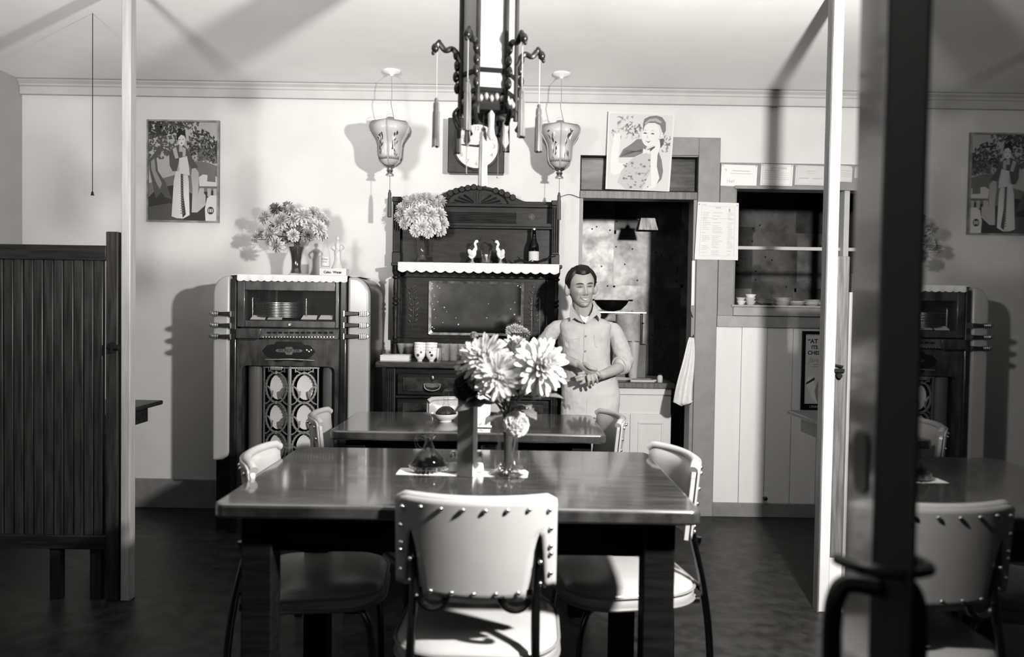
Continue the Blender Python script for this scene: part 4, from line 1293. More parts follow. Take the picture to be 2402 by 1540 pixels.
# ------------------------------------------------------------------ pictures and papers on the wall
def leafcloud(m, P, n, ur, vr, size, mi, seed, ok=None):
    rr = random.Random(seed)
    for k in range(n):
        u, v, a = rr.uniform(*ur), rr.uniform(*vr), rr.uniform(0, PI)
        if ok and not ok(u, v): continue
        l = size * rr.uniform(.6, 1.3)
        w = l * .45
        ca, sa = math.cos(a), math.sin(a)
        d = rr.uniform(0, .0002)
        m.poly([P(u + ca * l, v + sa * l * .7, d), P(u - sa * w, v + ca * w * .7, d), P(u - ca * l, v - sa * l * .7, d), P(u + sa * w, v - ca * w * .7, d)], mi)
YPI = YW - .012
a0, a1 = U(346, 283, YPI), U(514, 521, YPI)
xL_, xR_, zT_, zB_ = a0.x, a1.x, U(430, 282, YPI).z, U(430, 521, YPI).z
fp = thing('framed_picture', 'framed print of a robed woman under a tree, on the wall beside the jukebox', 'picture', ((xL_ + xR_) / 2, YPI, (zT_ + zB_) / 2))
t = .010
frm = MB().box(xL_, xL_ + t, YPI - .012, YPI + .011, zB_, zT_).box(xR_ - t, xR_, YPI - .012, YPI + .011, zB_, zT_).box(xL_ + t, xR_ - t, YPI - .012, YPI + .011, zB_, zB_ + t).box(xL_ + t, xR_ - t, YPI - .012, YPI + .011, zT_ - t, zT_)
obj('frame', frm, mat('thin_grey_frame', .2, .4, .4, noise=.3, nscale=20), fp, world=True)
x0, x1, z0, z1 = xL_ + t, xR_ - t, zB_ + t, zT_ - t
def P(u, v, d=0.0): return (x0 + (x1 - x0) * u, YPI - .001 - d, z0 + (z1 - z0) * v)
g = [mat('print_%d' % i, v, .6, .25) for i, v in enumerate((.012, .03, .07, .13, .22, .34, .5))]
m = MB()
L = lambda pts, mi, d: m.poly([P((cx - 650) / 495, (1285 - cy) / 710, d) for cx, cy in pts], mi)
m.poly([P(0, 0), P(1, 0), P(1, 1), P(0, 1)], 5)
L([(650, 1285), (650, 1115), (720, 1050), (830, 1030), (960, 1090), (1145, 1060), (1145, 1285)], 1, .0002)
L([(650, 1110), (650, 1020), (740, 985), (860, 950), (960, 860), (1060, 860), (1145, 890), (1145, 1090), (900, 1110), (760, 1060)], 3, .00015)
L([(650, 1285), (650, 1190), (800, 1160), (900, 1200), (900, 1285)], 2, .0003)
L([(1000, 860), (1060, 845), (1145, 870), (1145, 760), (1000, 760)], 2, .0001)
L([(700, 1130), (655, 930), (650, 850), (690, 800), (735, 740), (720, 690), (745, 690), (750, 760), (705, 840), (715, 930), (770, 1010), (800, 1090), (815, 1130), (770, 1120), (740, 1080)], 2, .0005)
L([(700, 1010), (668, 920), (665, 860), (690, 840), (700, 930), (745, 1020), (730, 1060)], 4, .0006)
L([(650, 690), (720, 655), (770, 640), (775, 660), (720, 680), (655, 705)], 1, .0006)
L([(700, 650), (690, 600), (705, 575), (715, 610), (715, 650)], 1, .0006)
m2 = m
U_ = lambda cx: (cx - 650) / 495
V_ = lambda cy: (1285 - cy) / 710
leafcloud(m, lambda u, v, d: P(u, v, .0008 + d), 170, (0, .5), (.86, 1.0), .035, 1, 4)
leafcloud(m, lambda u, v, d: P(u, v, .0009 + d), 60, (.2, .72), (.93, 1.0), .03, 2, 5)
leafcloud(m, lambda u, v, d: P(u, v, .0008 + d), 90, (.0, .22), (.62, .86), .03, 2, 6)
leafcloud(m, lambda u, v, d: P(u, v, .0008 + d), 70, (.22, .4), (.66, .86), .03, 2, 7)
leafcloud(m, lambda u, v, d: P(u, v, .0008 + d), 260, (.55, 1.0), (.58, .92), .032, 1, 8, lambda u, v: abs(v - (.9 - .28 * abs(u - .72) / .25 * .5)) < .2 and v < .95 - .5 * abs(u - .75))
leafcloud(m, lambda u, v, d: P(u, v, .001 + d), 120, (.55, .98), (.58, .86), .025, 3, 9, lambda u, v: v < .93 - .5 * abs(u - .75))
# woman: skirt, sash, robe, sleeves, collar, head
L([(815, 1255), (830, 1000), (845, 930), (925, 930), (938, 1000), (945, 1245), (900, 1270), (850, 1268)], 6, .0014)
L([(880, 940), (895, 940), (900, 1100), (918, 1240), (895, 1265), (885, 1180)], 1, .0016)
for k in range(16):
    L([(878, 960 + k * 18), (902, 956 + k * 18), (902, 962 + k * 18), (878, 966 + k * 18)], 3, .0018)
L([(800, 890), (795, 800), (820, 760), (860, 740), (900, 740), (935, 780), (965, 840), (1005, 900), (960, 925), (940, 870), (945, 960), (880, 950), (870, 840), (850, 930), (820, 930)], 2, .0017)
L([(868, 835), (925, 820), (940, 900), (945, 960), (870, 945)], 6, .0019)
L([(985, 905), (1010, 935), (1010, 1010), (1000, 1190), (960, 1225), (965, 1060), (955, 960), (960, 910)], 5, .0018)
L([(820, 770), (845, 755), (865, 835), (840, 840)], 5, .0019); L([(893, 755), (915, 765), (915, 820), (893, 825)], 5, .0019)
L([(868, 745), (890, 745), (893, 790), (868, 790)], 5, .00195)
m.poly([P(U_(885) + .05 * math.cos(a), V_(707) + .058 * math.sin(a), .002) for a in [2 * PI * i / 16 for i in range(16)]], 6)
L([(850, 700), (848, 670), (860, 640), (850, 625), (870, 620), (890, 640), (910, 625), (912, 660), (918, 700), (905, 675), (880, 668), (862, 690), (860, 720)], 0, .0022)
for (cx, cy) in ((873, 703), (896, 701)): L([(cx - 8, cy), (cx, cy - 4), (cx + 8, cy), (cx, cy + 2)], 0, .0022)
L([(878, 728), (886, 724), (894, 728), (886, 733)], 2, .0022)
# stone table, rock and drum stool
L([(1010, 970), (1040, 950), (1145, 965), (1145, 1035), (1015, 1035)], 6, .0012)
L([(1010, 1035), (1145, 1038), (1145, 1052), (1012, 1048)], 3, .0013)
for cx in (1035, 1085, 1128): L([(cx - 14, 1048), (cx + 14, 1048), (cx + 12, 1110), (cx - 12, 1110)], 5, .0012)
L([(1015, 1048), (1060, 1100), (1060, 1170), (1000, 1225), (960, 1225), (1000, 1120)], 5, .0013)
L([(1070, 1000), (1075, 920), (1095, 890), (1115, 895), (1130, 940), (1130, 1005)], 3, .0015)
L([(1060, 1285), (1055, 1200), (1070, 1120), (1100, 1100), (1145, 1102), (1145, 1285)], 6, .0016)
for r, mi, d in ((28, 0, .0018), (21, 6, .0019)):
    m.poly([P(U_(1096 + r * .85 * math.cos(a)), V_(1210 + r * math.sin(a)), d) for a in [2 * PI * i / 20 for i in range(20)]], mi)
L([(1086, 1190), (1106, 1190), (1106, 1230), (1086, 1230)], 0, .002); L([(1091, 1198), (1101, 1198), (1101, 1222), (1091, 1222)], 6, .0021)
obj('print', m, g, fp, world=True, recalc=False)

# calendar picture of a woman in a cape leaning on the doorway board
YCA = YW - .036
c0_, c1_, c2_, c3_ = U(1420, 443, YCA), U(1570, 449, YCA), U(1583, 267, YCA + .01), U(1427, 261, YCA + .01)
cal = thing('calendar_picture', 'pale unframed picture of a smiling woman in a cape, propped over the doorway', 'picture', ((c0_.x + c1_.x) / 2, YCA, c0_.z))
def Q(cx, cy, d=0.0):
    """crop pixels of the picture (375..960, 150..835)"""
    u, v = (cx - 375) / 585, (835 - cy) / 685
    p = (c0_ * (1 - u) + c1_ * u) * (1 - v) + (c3_ * (1 - u) + c2_ * u) * v
    return (p.x, p.y - .0015 - d, p.z)
bd = MB().add([Vector(Q(375, 835)) + Vector((0, .002, 0)), Vector(Q(960, 835)) + Vector((0, .002, 0)), Vector(Q(960, 150)) + Vector((0, .002, 0)), Vector(Q(375, 150)) + Vector((0, .002, 0)),
               Q(375, 835), Q(960, 835), Q(960, 150), Q(375, 150)], [(0, 1, 2, 3), (7, 6, 5, 4), (0, 4, 5, 1), (1, 5, 6, 2), (2, 6, 7, 3), (3, 7, 4, 0)])
obj('card', bd, mat('calendar_card', .56, .5, .3), cal, world=True)
gc = [mat('tint_%d' % i, v, .6, .25) for i, v in enumerate((.08, .15, .23, .31, .40, .5, .58))]
m = MB()
E = lambda pts, mi, d: m.poly([Q(cx, cy, d) for cx, cy in pts], mi)
E([(388, 830), (945, 830), (945, 165), (388, 165)], 5, .0002)
for (cx, cy, rx, ry, n, mi) in ((520, 250, 70, 70, 22, 3), (600, 310, 70, 50, 26, 2), (900, 420, 35, 80, 18, 2), (440, 370, 30, 60, 8, 3), (560, 330, 110, 70, 20, 4)):
    rr = random.Random(cx)
    for k in range(n):
        x_, y_, a, l = cx + rr.uniform(-rx, rx), cy + rr.uniform(-ry, ry), rr.uniform(0, PI), rr.uniform(12, 26)
        E([(x_ + l * math.cos(a), y_ + l * math.sin(a)), (x_ - l * .4 * math.sin(a), y_ + l * .4 * math.cos(a)), (x_ - l * math.cos(a), y_ - l * math.sin(a)), (x_ + l * .4 * math.sin(a), y_ - l * .4 * math.cos(a))], mi, .0005)
E([(480, 770), (520, 650), (600, 560), (720, 505), (790, 520), (790, 620), (760, 700), (710, 830), (560, 830)], 4, .0008)        # dress
E([(415, 690), (410, 560), (420, 450), (435, 350), (490, 340), (490, 420), (480, 560), (485, 600), (560, 600), (500, 690), (450, 712)], 6, .0009)   # raised arm
rr = random.Random(2)
for k in range(46):
    x_, y_, l = rr.uniform(515, 770), rr.uniform(560, 815), rr.uniform(7, 17)
    if y_ < 560 + (620 - x_) * .6: continue
    E([(x_ + l * math.cos(a) * .9, y_ + l * math.sin(a) * .7) for a in [PI / 3 * i for i in range(6)]], rr.choice((1, 2, 3)), .0011)
E([(484, 552), (520, 480), (590, 430), (640, 385), (690, 385), (730, 450), (700, 505), (620, 545)], 1, .0012)      # cape, two sides
E([(835, 480), (870, 560), (890, 660), (880, 730), (835, 780), (850, 720), (825, 600), (825, 500)], 1, .0012)
for k in range(5): E([(500 + 8 * k, 540 - 14 * k), (690, 470 + 6 * k), (692, 475 + 6 * k), (504 + 8 * k, 546 - 14 * k)], 0, .0014)
E([(735, 430), (800, 420), (800, 470), (770, 500), (735, 480)], 5, .0014)   # neck
E([(745, 830), (790, 790), (775, 640), (770, 500), (800, 400), (840, 380), (850, 440), (830, 520), (830, 620), (860, 720), (830, 800)], 6, .0018)   # arm under the chin
m.poly([Q(757 + 78 * math.cos(a) - 10 * math.sin(a), 340 + 108 * math.sin(a), .0016) for a in [2 * PI * i / 24 for i in range(24)]], 6)     # face
E([(685, 250), (695, 205), (740, 180), (800, 172), (850, 185), (885, 230), (890, 300), (870, 345), (855, 300), (835, 255), (790, 238), (730, 240), (700, 265), (690, 320)], 1, .002)   # hair
E([(830, 380), (875, 370), (880, 420), (855, 455), (835, 430)], 0, .0013)
E([(700, 240), (740, 205), (800, 195), (850, 225), (840, 240), (790, 222), (740, 226), (705, 258)], 3, .0022)
for (cx, cy) in ((708, 330), (775, 333)):
    E([(cx - 18, cy + 2), (cx - 4, cy - 8), (cx + 14, cy - 2), (cx + 18, cy + 3), (cx, cy + 7)], 0, .0021); E([(cx - 20, cy - 22), (cx, cy - 30), (cx + 20, cy - 22), (cx, cy - 25)], 2, .0021)
E([(728, 345), (738, 372), (724, 376)], 4, .0021)
E([(712, 396), (738, 404), (765, 394), (742, 416)], 1, .0021)
E([(850, 330), (868, 318), (866, 350), (852, 362)], 6, .0021)
E([(695, 515), (700, 465), (730, 485), (760, 470), (755, 515), (730, 500)], 6, .0021)
E([(735, 475), (800, 440), (805, 452), (765, 488)], 0, .0019)
obj('print', m, gc, cal, world=True, recalc=False)

def sheet(name, corners, Y, lab, cat, m, lines, group=None, words=(), dz=0.0):
    """a paper pinned flat on the wall; corners in photo pixels bl, br, tr, tl; lines of faint print"""
    ps = [U(px, py, Y) for px, py in corners]
    c = sum((Vector(p) for p in ps), Vector()) / 4
    t_ = thing(name, lab, cat, c, 0, group)
    pts = [(p.x, p.z) for p in ps]
    obj('paper', MB().prism(pts, Y, Y + .0012), m, t_, world=True)
    ink = MB()
    def W(u, v, d=.0006):
        p = (ps[0] * (1 - u) + ps[1] * u) * (1 - v) + (ps[3] * (1 - u) + ps[2] * u) * v
        return (p.x, Y - d, p.z)
    for (u0, u1, v, h) in lines:
        ink.poly([W(u0, v - h / 2), W(u1, v - h / 2), W(u1, v + h / 2), W(u0, v + h / 2)])
    obj('print', ink, M_INKL, t_, world=True, recalc=False, kind='stuff')
    for (txt, u, v, sz, mm) in words:
        obj('lettering', text_mb(txt, sz, W(u, v, .0008)), mm, t_, world=True)
    pin = MB().ell((0, 0, 0), (.004, .003, .004), 8, 6).mesh('pin', M_NICKEL, 60)
    for (u, v) in ((.04, .96), (.96, .96)):
        o = obj('pin', pin, None, t_); o.location = Vector(W(u, v, .001)) - c
    return t_
YS = YW - .021
border = [(.05, .95, .94, .012), (.05, .95, .06, .012), (.05, .058, .5, .88), (.942, .95, .5, .88)]
sheet('certificate', [(1690, 435), (1774, 439), (1777, 388), (1693, 385)], YS, 'white licence card dated 1947, nearest the door casing, pinned over the pass-through', 'certificate', M_PAPER,
      [(.3, .8, .72, .03), (.25, .85, .6, .02)], 'licences pinned over the pass-through window', [('M', .12, .74, .018, M_INK), ('1947', .27, .2, .026, M_INKL)])
sheet('certificate', [(1783, 434), (1858, 436), (1861, 387), (1786, 384)], YS, 'white licence card headed CITY LICENSE, second from the door casing', 'certificate', M_PAPER,
      border + [(.1, .6, .7, .02)] + [(.1, .9, .6 - .1 * i, .012) for i in range(4)], 'licences pinned over the pass-through window', [('CITY LICENSE', .55, .82, .016, M_INK)])
sheet('certificate', [(1864, 433), (1937, 435), (1940, 390), (1867, 387)], YS, 'bordered certificate beside the white faced post, third in the row of licences', 'certificate', M_PAPERG,
      border + [(.35, .65, .72, .03), (.38, .62, .6, .02), (.12, .45, .35, .04), (.55, .88, .35, .04)], 'licences pinned over the pass-through window')
sheet('certificate', [(1960, 425), (1998, 427), (2000, 390), (1962, 387)], YS, 'bordered certificate seen between the white faced post and the open door', 'certificate', M_PAPERG,
      border + [(.3, .9, .7, .03)] + [(.3, .9, .55 - .12 * i, .02) for i in range(3)], 'licences pinned over the pass-through window')
sheet('certificate', [(2004, 417), (2052, 419), (2054, 392), (2006, 390)], YS, 'last certificate of the row, half hidden by the open door', 'certificate', M_PAPERG, border, 'licences pinned over the pass-through window')
lines = [(.1, .22, .955, .008), (.1, .9, .72, .0035)]
rr = random.Random(5)
for i in range(26):
    v = .82 - i * .029
    if rr.random() < .8: lines.append((.14, .14 + rr.uniform(.08, .2), v, .006))
    if rr.random() < .85: lines.append((.38, .38 + rr.uniform(.1, .24), v, .006))
    if rr.random() < .8: lines.append((.74, .74 + rr.uniform(.06, .14), v, .006))
lines += [(.1, .105, .5, .86), (.9, .905, .5, .86), (.1, .9, .93, .003), (.1, .9, .07, .003)]
sheet('menu_sheet', [(1629, 608), (1731, 610), (1733, 476), (1637, 473)], YW - .026, 'large printed price sheet pinned across the door casing and window casing', 'menu', mat('price_sheet', .6, .7, .15), lines, None, [('TAXI', .5, .905, .016, M_INK), ('5', .78, .865, .024, M_INKD)])

# framed advertisement under the pass-through window
YA = YW - .02
ad0, ad1 = U(1877, 960, YA), U(1968, 777, YA)
zA0, zA1 = UZ(1900, 960, YA), UZ(1900, 776, YA)
fa = thing('framed_advertisement', 'black framed cigarette advertisement on the white boards, half hidden by the white faced post', 'advertisement', ((ad0.x + ad1.x) / 2, YA, (zA0 + zA1) / 2))
t = .02
xa, xb_ = UX(1880, 870, YA), UX(1880, 870, YA) + .25
obj('frame', MB().box(xa, xa + t, YA - .006, YA + .009, zA0, zA1).box(xb_ - t, xb_, YA - .006, YA + .009, zA0, zA1).box(xa + t, xb_ - t, YA - .006, YA + .009, zA0, zA0 + .036).box(xa + t, xb_ - t, YA - .006, YA + .009, zA1 - .018, zA1), M_BLACK, fa, world=True)
bd = obj('board', MB().box(xa + t, xb_ - t, YA - .001, YA + .006, zA0 + .036, zA1 - .018), M_PAPERG, fa, world=True)
xw = xa + t
for (txt, dx, py, sz, shear) in (('\u201cAT OUR', .028, 800, .036, 0), ('ITS A', .05, 814, .03, 0), ('CHEST', .028, 827, .032, 0), ('Jane W', .034, 844, .044, .35)):
    obj('lettering', text_mb(txt, sz, (xw + dx - .014, YA - .0015, UZ(1890, py, YA)), align='LEFT', shear=shear, bold=.0012 if not shear else 0), M_INKD if not shear else M_INK, bd, world=True)
obj('lettering', text_mb('LWAYS', .02, (xw + .03, YA - .007, zA0 + .018), align='LEFT'), M_PAPERG, fa, world=True)
for i, (dx, py, w) in enumerate(((.05, 854, .08), (.036, 859, .1))):
    obj('small_print', MB().box(xw + dx, xw + dx + w, YA - .0015, YA - .001, UZ(1890, py, YA) - .002, UZ(1890, py, YA) + .002), M_INK, bd, world=True)
hand = MB()
hz = lambda py: UZ(1890, py, YA)
hand.prism([(xw + a, hz(py)) for a, py in ((.012, 905), (.02, 888), (.024, 880), (.032, 895), (.036, 876), (.044, 893), (.05, 880), (.058, 897), (.085, 925), (.075, 945), (.05, 935), (.03, 915))], YA - .0018, YA - .001)
obj('drawn_hand', hand, M_PAPER, bd, world=True)
obj('drawn_cigarette', MB().prism([(xw + a, hz(py)) for a, py in ((.008, 902), (.012, 896), (.06, 884), (.062, 890))], YA - .0024, YA - .0017), M_INKD, bd, world=True)
obj('drawn_hair', MB().prism([(xw + a, hz(py)) for a, py in ((.062, 915), (.08, 893), (.12, 890), (.13, 930), (.09, 948), (.072, 935))], YA - .0021, YA - .0012), M_INK, bd, world=True)
# ------------------------------------------------------------------ flowers
random.seed(5)
def mum_mesh(name, R, n, L, w, mi_m, seed, droop=0.25, up=.9):
    """chrysanthemum head: curved petals in whorls about +z, small green heart of bracts below"""
    rr = random.Random(seed)
    m = MB()
    m.ell((0, 0, 0), (R * .34, R * .34, R * .3), 10, 6, 0)
    for k in range(n):
        f = (k + .5) / n
        th = math.acos(1 - f * (1 + droop * 2.2)) if 1 - f * (1 + droop * 2.2) > -1 else PI * .95
        ph = k * 2.39996 + rr.uniform(-.2, .2)
        d = Vector((math.sin(th) * math.cos(ph), math.sin(th) * math.sin(ph), math.cos(th)))
        side = Vector((-math.sin(ph), math.cos(ph), 0))
        nrm = d.cross(side) * -1
        if nrm.z < 0: nrm = -nrm
        l = L * rr.uniform(.8, 1.1) * (.75 + .35 * math.sin(th))
        ww = w * rr.uniform(.8, 1.15)
        curl = -.35 * l * f
        b = d * R * .25
        rows = []
        for q, wf, cv in ((0, .35, 0), (.35, .85, .08), (.7, 1.0, .05), (.92, .7, 0), (1.0, .2, 0)):
            c = b + d * (R * .75 - R * .25 + l) * q * .72 + nrm * (l * .38 * math.sin(q * PI * .55) * (1 - f * .8) - abs(curl) * q * q * .7)
            rows.append((c - side * ww * wf * .5 + nrm * cv * ww * 2, c - nrm * ww * .1 * wf, c + side * ww * wf * .5 + nrm * cv * ww * 2))
        vs = [p for r in rows for p in r]
        fs = [(3 * j + i, 3 * j + i + 1, 3 * j + 4 + i, 3 * j + 3 + i) for j in range(4) for i in range(2)]
        m.add(vs, fs, 0)
    return m.mesh(name, mi_m, 60, recalc=False)
def carn_mesh(name, R, mt, seed):
    """carnation: ruffled overlapping frilled petals"""
    rr = random.Random(seed)
    m = MB().ell((0, 0, .1 * R), R * .72, 12, 8)
    for k in range(46):
        ph = k * 2.39996
        th = .05 + 1.75 * (k / 46)
        d = Vector((math.sin(th) * math.cos(ph), math.sin(th) * math.sin(ph), math.cos(th)))
        side = Vector((-math.sin(ph), math.cos(ph), 0)); nrm = side.cross(d)
        vs = []
        for q in (0, .5, 1.0):
            for i in range(7):
                u = (i / 6 - .5) * 1.5 * (.25 + q)
                rad = R * (q * (1 - .18 * abs(u)) + (.07 * (i % 2) if q == 1 else 0))
                vs.append(d * rad + side * u * R * .62 + nrm * R * .09 * (math.sin(i * 2.1 + k) if q else 0))
        m.add(vs, [(7 * j + i, 7 * j + i + 1, 7 * j + 8 + i, 7 * j + 7 + i) for j in range(2) for i in range(6)])
    return m.mesh(name, mt, 60, recalc=False)
def orient(d):
    z = Vector(d).normalized()
    return z.to_track_quat('Z', 'Y')
def flower(head_mesh, pos, face, root, lab, grp, name='chrysanthemum', leaf=True, scale=1.0, stem_r=.0028, mid=None, leafm=None):
    t = thing(name, lab, 'flower', root, 0, grp)
    h = obj('flower_head', head_mesh, None, t)
    h.location = Vector(pos) - Vector(root)
    h.rotation_mode = 'QUATERNION'; h.rotation_quaternion = orient(face)
    h.scale = (scale,) * 3
    f = Vector(face).normalized()
    p1, p0 = Vector(pos) - f * .004, Vector(root)
    mid_ = mid or (p0 + (p1 - p0) * .55 + Vector((0, 0, .02)))
    obj('stem', MB().tube(smoothpts([p0, mid_, p1 - f * .02, p1], 5), stem_r, 6), M_STEM, t, world=True)
    return t
def leaf_blade(L, w):
    m = MB()
    rows = []
    for q, wf in ((0, .06), (.18, .55), (.3, .4), (.45, 1.0), (.58, .62), (.75, .7), (.88, .35), (1, .03)):
        x = L * q
        z = L * .22 * math.sin(q * PI * .6) - L * .15 * q * q
        rows.append(((x, -w * wf / 2, z + w * wf * .12), (x, 0, z), (x, w * wf / 2, z + w * wf * .12)))
    vs = [p for r in rows for p in r]
    m.add(vs, [(3 * j + i, 3 * j + i + 1, 3 * j + 4 + i, 3 * j + 3 + i) for j in range(7) for i in range(2)])
    return m
LEAFM = leaf_blade(1.0, .5).mesh('leaf', M_LEAF, 60, recalc=False)
def add_leaf(parent, pos, d, L, roll=0.0):
    o = obj('leaf', LEAFM, None, parent)
    o.location = Vector(pos) - parent.location
    o.rotation_mode = 'QUATERNION'
    o.rotation_quaternion = Vector(d).normalized().to_track_quat('X', 'Z') @ Euler((roll, 0, 0)).to_quaternion()
    o.scale = (L * 1.25, L * 1.35, L * 1.25)
    return o
def vase(c, h, prof, lab, flutes=0, n=36):
    t = thing('flower_vase', lab, 'vase', c)
    m = MB()
    vs, fs = [], []
    pr = [(r, z) for r, z in prof]
    inner = [(max(r - .003, .001), z) for r, z in reversed(prof[1:])]
    allp = pr + inner
    for r, z in allp:
        for i in range(n):
            a = 2 * PI * i / n
            k = 1 + (.05 * math.cos(flutes * a) if flutes else 0)
            vs.append((r * k * math.cos(a), r * k * math.sin(a), z * h))
    for j in range(len(allp) - 1):
        for i in range(n): fs.append((j * n + i, j * n + (i + 1) % n, (j + 1) * n + (i + 1) % n, (j + 1) * n + i))
    fs += [tuple(range(n)), tuple((len(allp) - 1) * n + i for i in range(n))]
    m.add(vs, fs)
    obj('vase_glass', m, M_GLASS, t, smooth=60)
    return t

# --- bouquet on the jukebox
def bouquet(base, zt, heads, lab_v, lab_f, grp, prof, vh, mesh_of, water, nleaf, seed, dark=None):
    v = vase(base, vh, prof, lab_v, 0)
    rr = random.Random(seed)
    obj('stem_water', MB().lathe([(r * .86, z * vh) for r, z in prof if .05 < z < water]), M_WATER, v)
    ys_ = sorted(h[1] for h in heads)
    c1_, c2_ = ys_[len(ys_) // 3], ys_[2 * len(ys_) // 3]
    ordn = ('first', 'second', 'third', 'fourth', 'fifth', 'sixth', 'seventh', 'eighth', 'ninth')
    rank = {}
    for rn, ok in (('top', lambda y: y < c1_), ('middle', lambda y: c1_ <= y < c2_), ('lowest', lambda y: y >= c2_)):
        for k_, h in enumerate(sorted([h for h in heads if ok(h[1])])): rank[h[:2]] = ', %s row, %s from the jukebox end' % (rn, ordn[k_])
    for i, (px, py, Y, kind, sc) in enumerate(heads):
        p = U(px, py, Y)
        face = (p - Vector((base[0], base[1], zt))).normalized() + Vector((0, -.45, .1))
        root = Vector(base) + Vector((rr.uniform(-.01, .01), rr.uniform(-.01, .01), vh * .25))
        mid = Vector(base) + Vector((rr.uniform(-.012, .012), rr.uniform(-.012, .012), vh * .96))
        nm, lb = lab_f[kind]
        t = flower(mesh_of[kind], p, face, root, lb + (rank[(px, py)] if 'jukebox' not in lb else rank[(px, py)].replace('jukebox end', 'picture side')), grp, nm, scale=sc, mid=mid, stem_r=.0022)
        for k in range(nleaf):
            q = Vector(mid) + (p - mid) * rr.uniform(.25, .8)
            d = Vector((rr.uniform(-1, 1), rr.uniform(-1, .4), rr.uniform(-.3, .6)))
            add_leaf(t, q, d, rr.uniform(.03, .05), rr.uniform(-1, 1))
    return v
MUM_W = mum_mesh('flower_head', .034, 70, .034, .0125, M_PETAL, 1)
MUM_G = mum_mesh('flower_head', .032, 70, .032, .012, mat('cream_petal', .5, .7, .15), 2)
MUM_D = mum_mesh('flower_head', .032, 60, .03, .0125, M_PETALG, 3)
VP = [(.055, 0), (.05, .03), (.038, .08), (.03, .2), (.03, .4), (.036, .6), (.05, .8), (.072, .97), (.074, 1.0)]
vb = U(695, 637, 4.42)
random.seed(9)
jf = [(622, 512, 4.40, 'a', 1.0), (636, 548, 4.36, 'a', 1.1), (612, 548, 4.42, 'a', .9), (660, 522, 4.36, 'a', 1.15), (678, 495, 4.42, 'a', .95), (650, 575, 4.33, 'a', 1.1), (688, 552, 4.33, 'a', .9), (690, 517, 4.36, 'a', .9), (648, 492, 4.46, 'c', 1.1), (676, 489, 4.5, 'c', 1.1),
      (712, 508, 4.36, 'b', 1.2), (728, 530, 4.38, 'b', 1.1), (750, 512, 4.42, 'b', .95), (748, 536, 4.36, 'b', 1.0), (762, 522, 4.46, 'b', .8), (754, 552, 4.4, 'b', .8), (722, 553, 4.33, 'c', 1.0), (600, 560, 4.44, 'a', .7), (735, 500, 4.48, 'b', 1.0)]
bouquet((vb.x, 4.42, JT), JT + .2, jf, 'dark glass vase of chrysanthemums standing on the jukebox runner',
        {'a': ('chrysanthemum', 'cream chrysanthemum on the jukebox'), 'b': ('white_chrysanthemum', 'bright white chrysanthemum on the jukebox'), 'c': ('pink_chrysanthemum', 'darker pink chrysanthemum on the jukebox')},
        'flowers in the vase on the jukebox', VP, UZ(690, 570, 4.42) - JT + .02, {'a': MUM_G, 'b': MUM_W, 'c': MUM_D}, .93, 2, 31)
# --- bouquet on the sideboard shelf
vb = U(990, 614, 4.53)
sf = [(946, 490, 4.5, 'b', 1.0), (960, 476, 4.52, 'b', 1.0), (978, 470, 4.5, 'b', 1.1), (1000, 468, 4.52, 'b', 1.1), (1020, 482, 4.52, 'b', 1.0), (1030, 474, 4.54, 'b', 1.0), (940, 508, 4.5, 'b', .9), (950, 525, 4.47, 'b', .8), (968, 505, 4.46, 'b', 1.2), (990, 498, 4.45, 'b', 1.25), (1010, 505, 4.45, 'b', 1.15), (1030, 504, 4.48, 'b', 1.0), (1036, 524, 4.48, 'b', .95), (1016, 530, 4.44, 'b', 1.1), (990, 532, 4.43, 'b', 1.15), (976, 540, 4.44, 'b', .9), (1032, 540, 4.47, 'b', .85), (1004, 545, 4.43, 'b', .8)]
bouquet((vb.x, 4.53, SHT), SHT + .2, sf, 'flared glass vase of white chrysanthemums on the sideboard shelf',
        {'b': ('white_chrysanthemum', 'white chrysanthemum in the shelf vase')}, 'flowers in the vase on the sideboard shelf', VP, UZ(990, 535, 4.53) - SHT, {'b': MUM_W}, .4, 1, 32)

# --- big bouquet on the near table
BIG = mum_mesh('flower_head', .045, 150, .052, .0115, M_PETALN, 11, droop=.42)
BIG2 = mum_mesh('flower_head', .046, 150, .052, .0115, M_PETALN, 12, droop=.45)
MED = mum_mesh('flower_head', .03, 70, .034, .011, mat('pale_petal', .25, .7, .15), 13)
CARN_D, CARN_M, CARN_W = carn_mesh('flower_head', .034, M_PETALD, 1), carn_mesh('flower_head', .026, M_PETALG, 2), carn_mesh('flower_head', .032, M_PETAL, 3)
TZ = .76
nb = U(1190, 1118, 2.28)
nb = Vector((nb.x, 2.28, TZ))
NP = [(.05, 0), (.05, .02), (.036, .05), (.03, .12), (.026, .3), (.029, .55), (.034, .8), (.04, 1.0)]
nvh = UZ(1190, 985, 2.28) - TZ
nv = vase(nb, nvh, NP, 'narrow clear glass vase of large white chrysanthemums on the near table', 8)
obj('stem_water', MB().lathe([(r * .42, z * nvh) for r, z in NP if .04 < z < .97]), M_WATER, nv)
obj('vase_foot', MB().lathe([(.05, .001), (.056, .004), (.05, .012), (.03, .02), (0, .02)], (0, 0, 0), 28), M_GLASS, nv)
for i in range(16):
    a = i * 2.39996
    r = .008 + .0022 * i
    obj('glass_knob', MB().ell((r * math.cos(a) * .8, r * math.sin(a) * .8 - .012, .018 + .0035 * (i % 5)), .0065, 8, 6), M_CHROME if i % 3 == 0 else M_GLASS, nv)
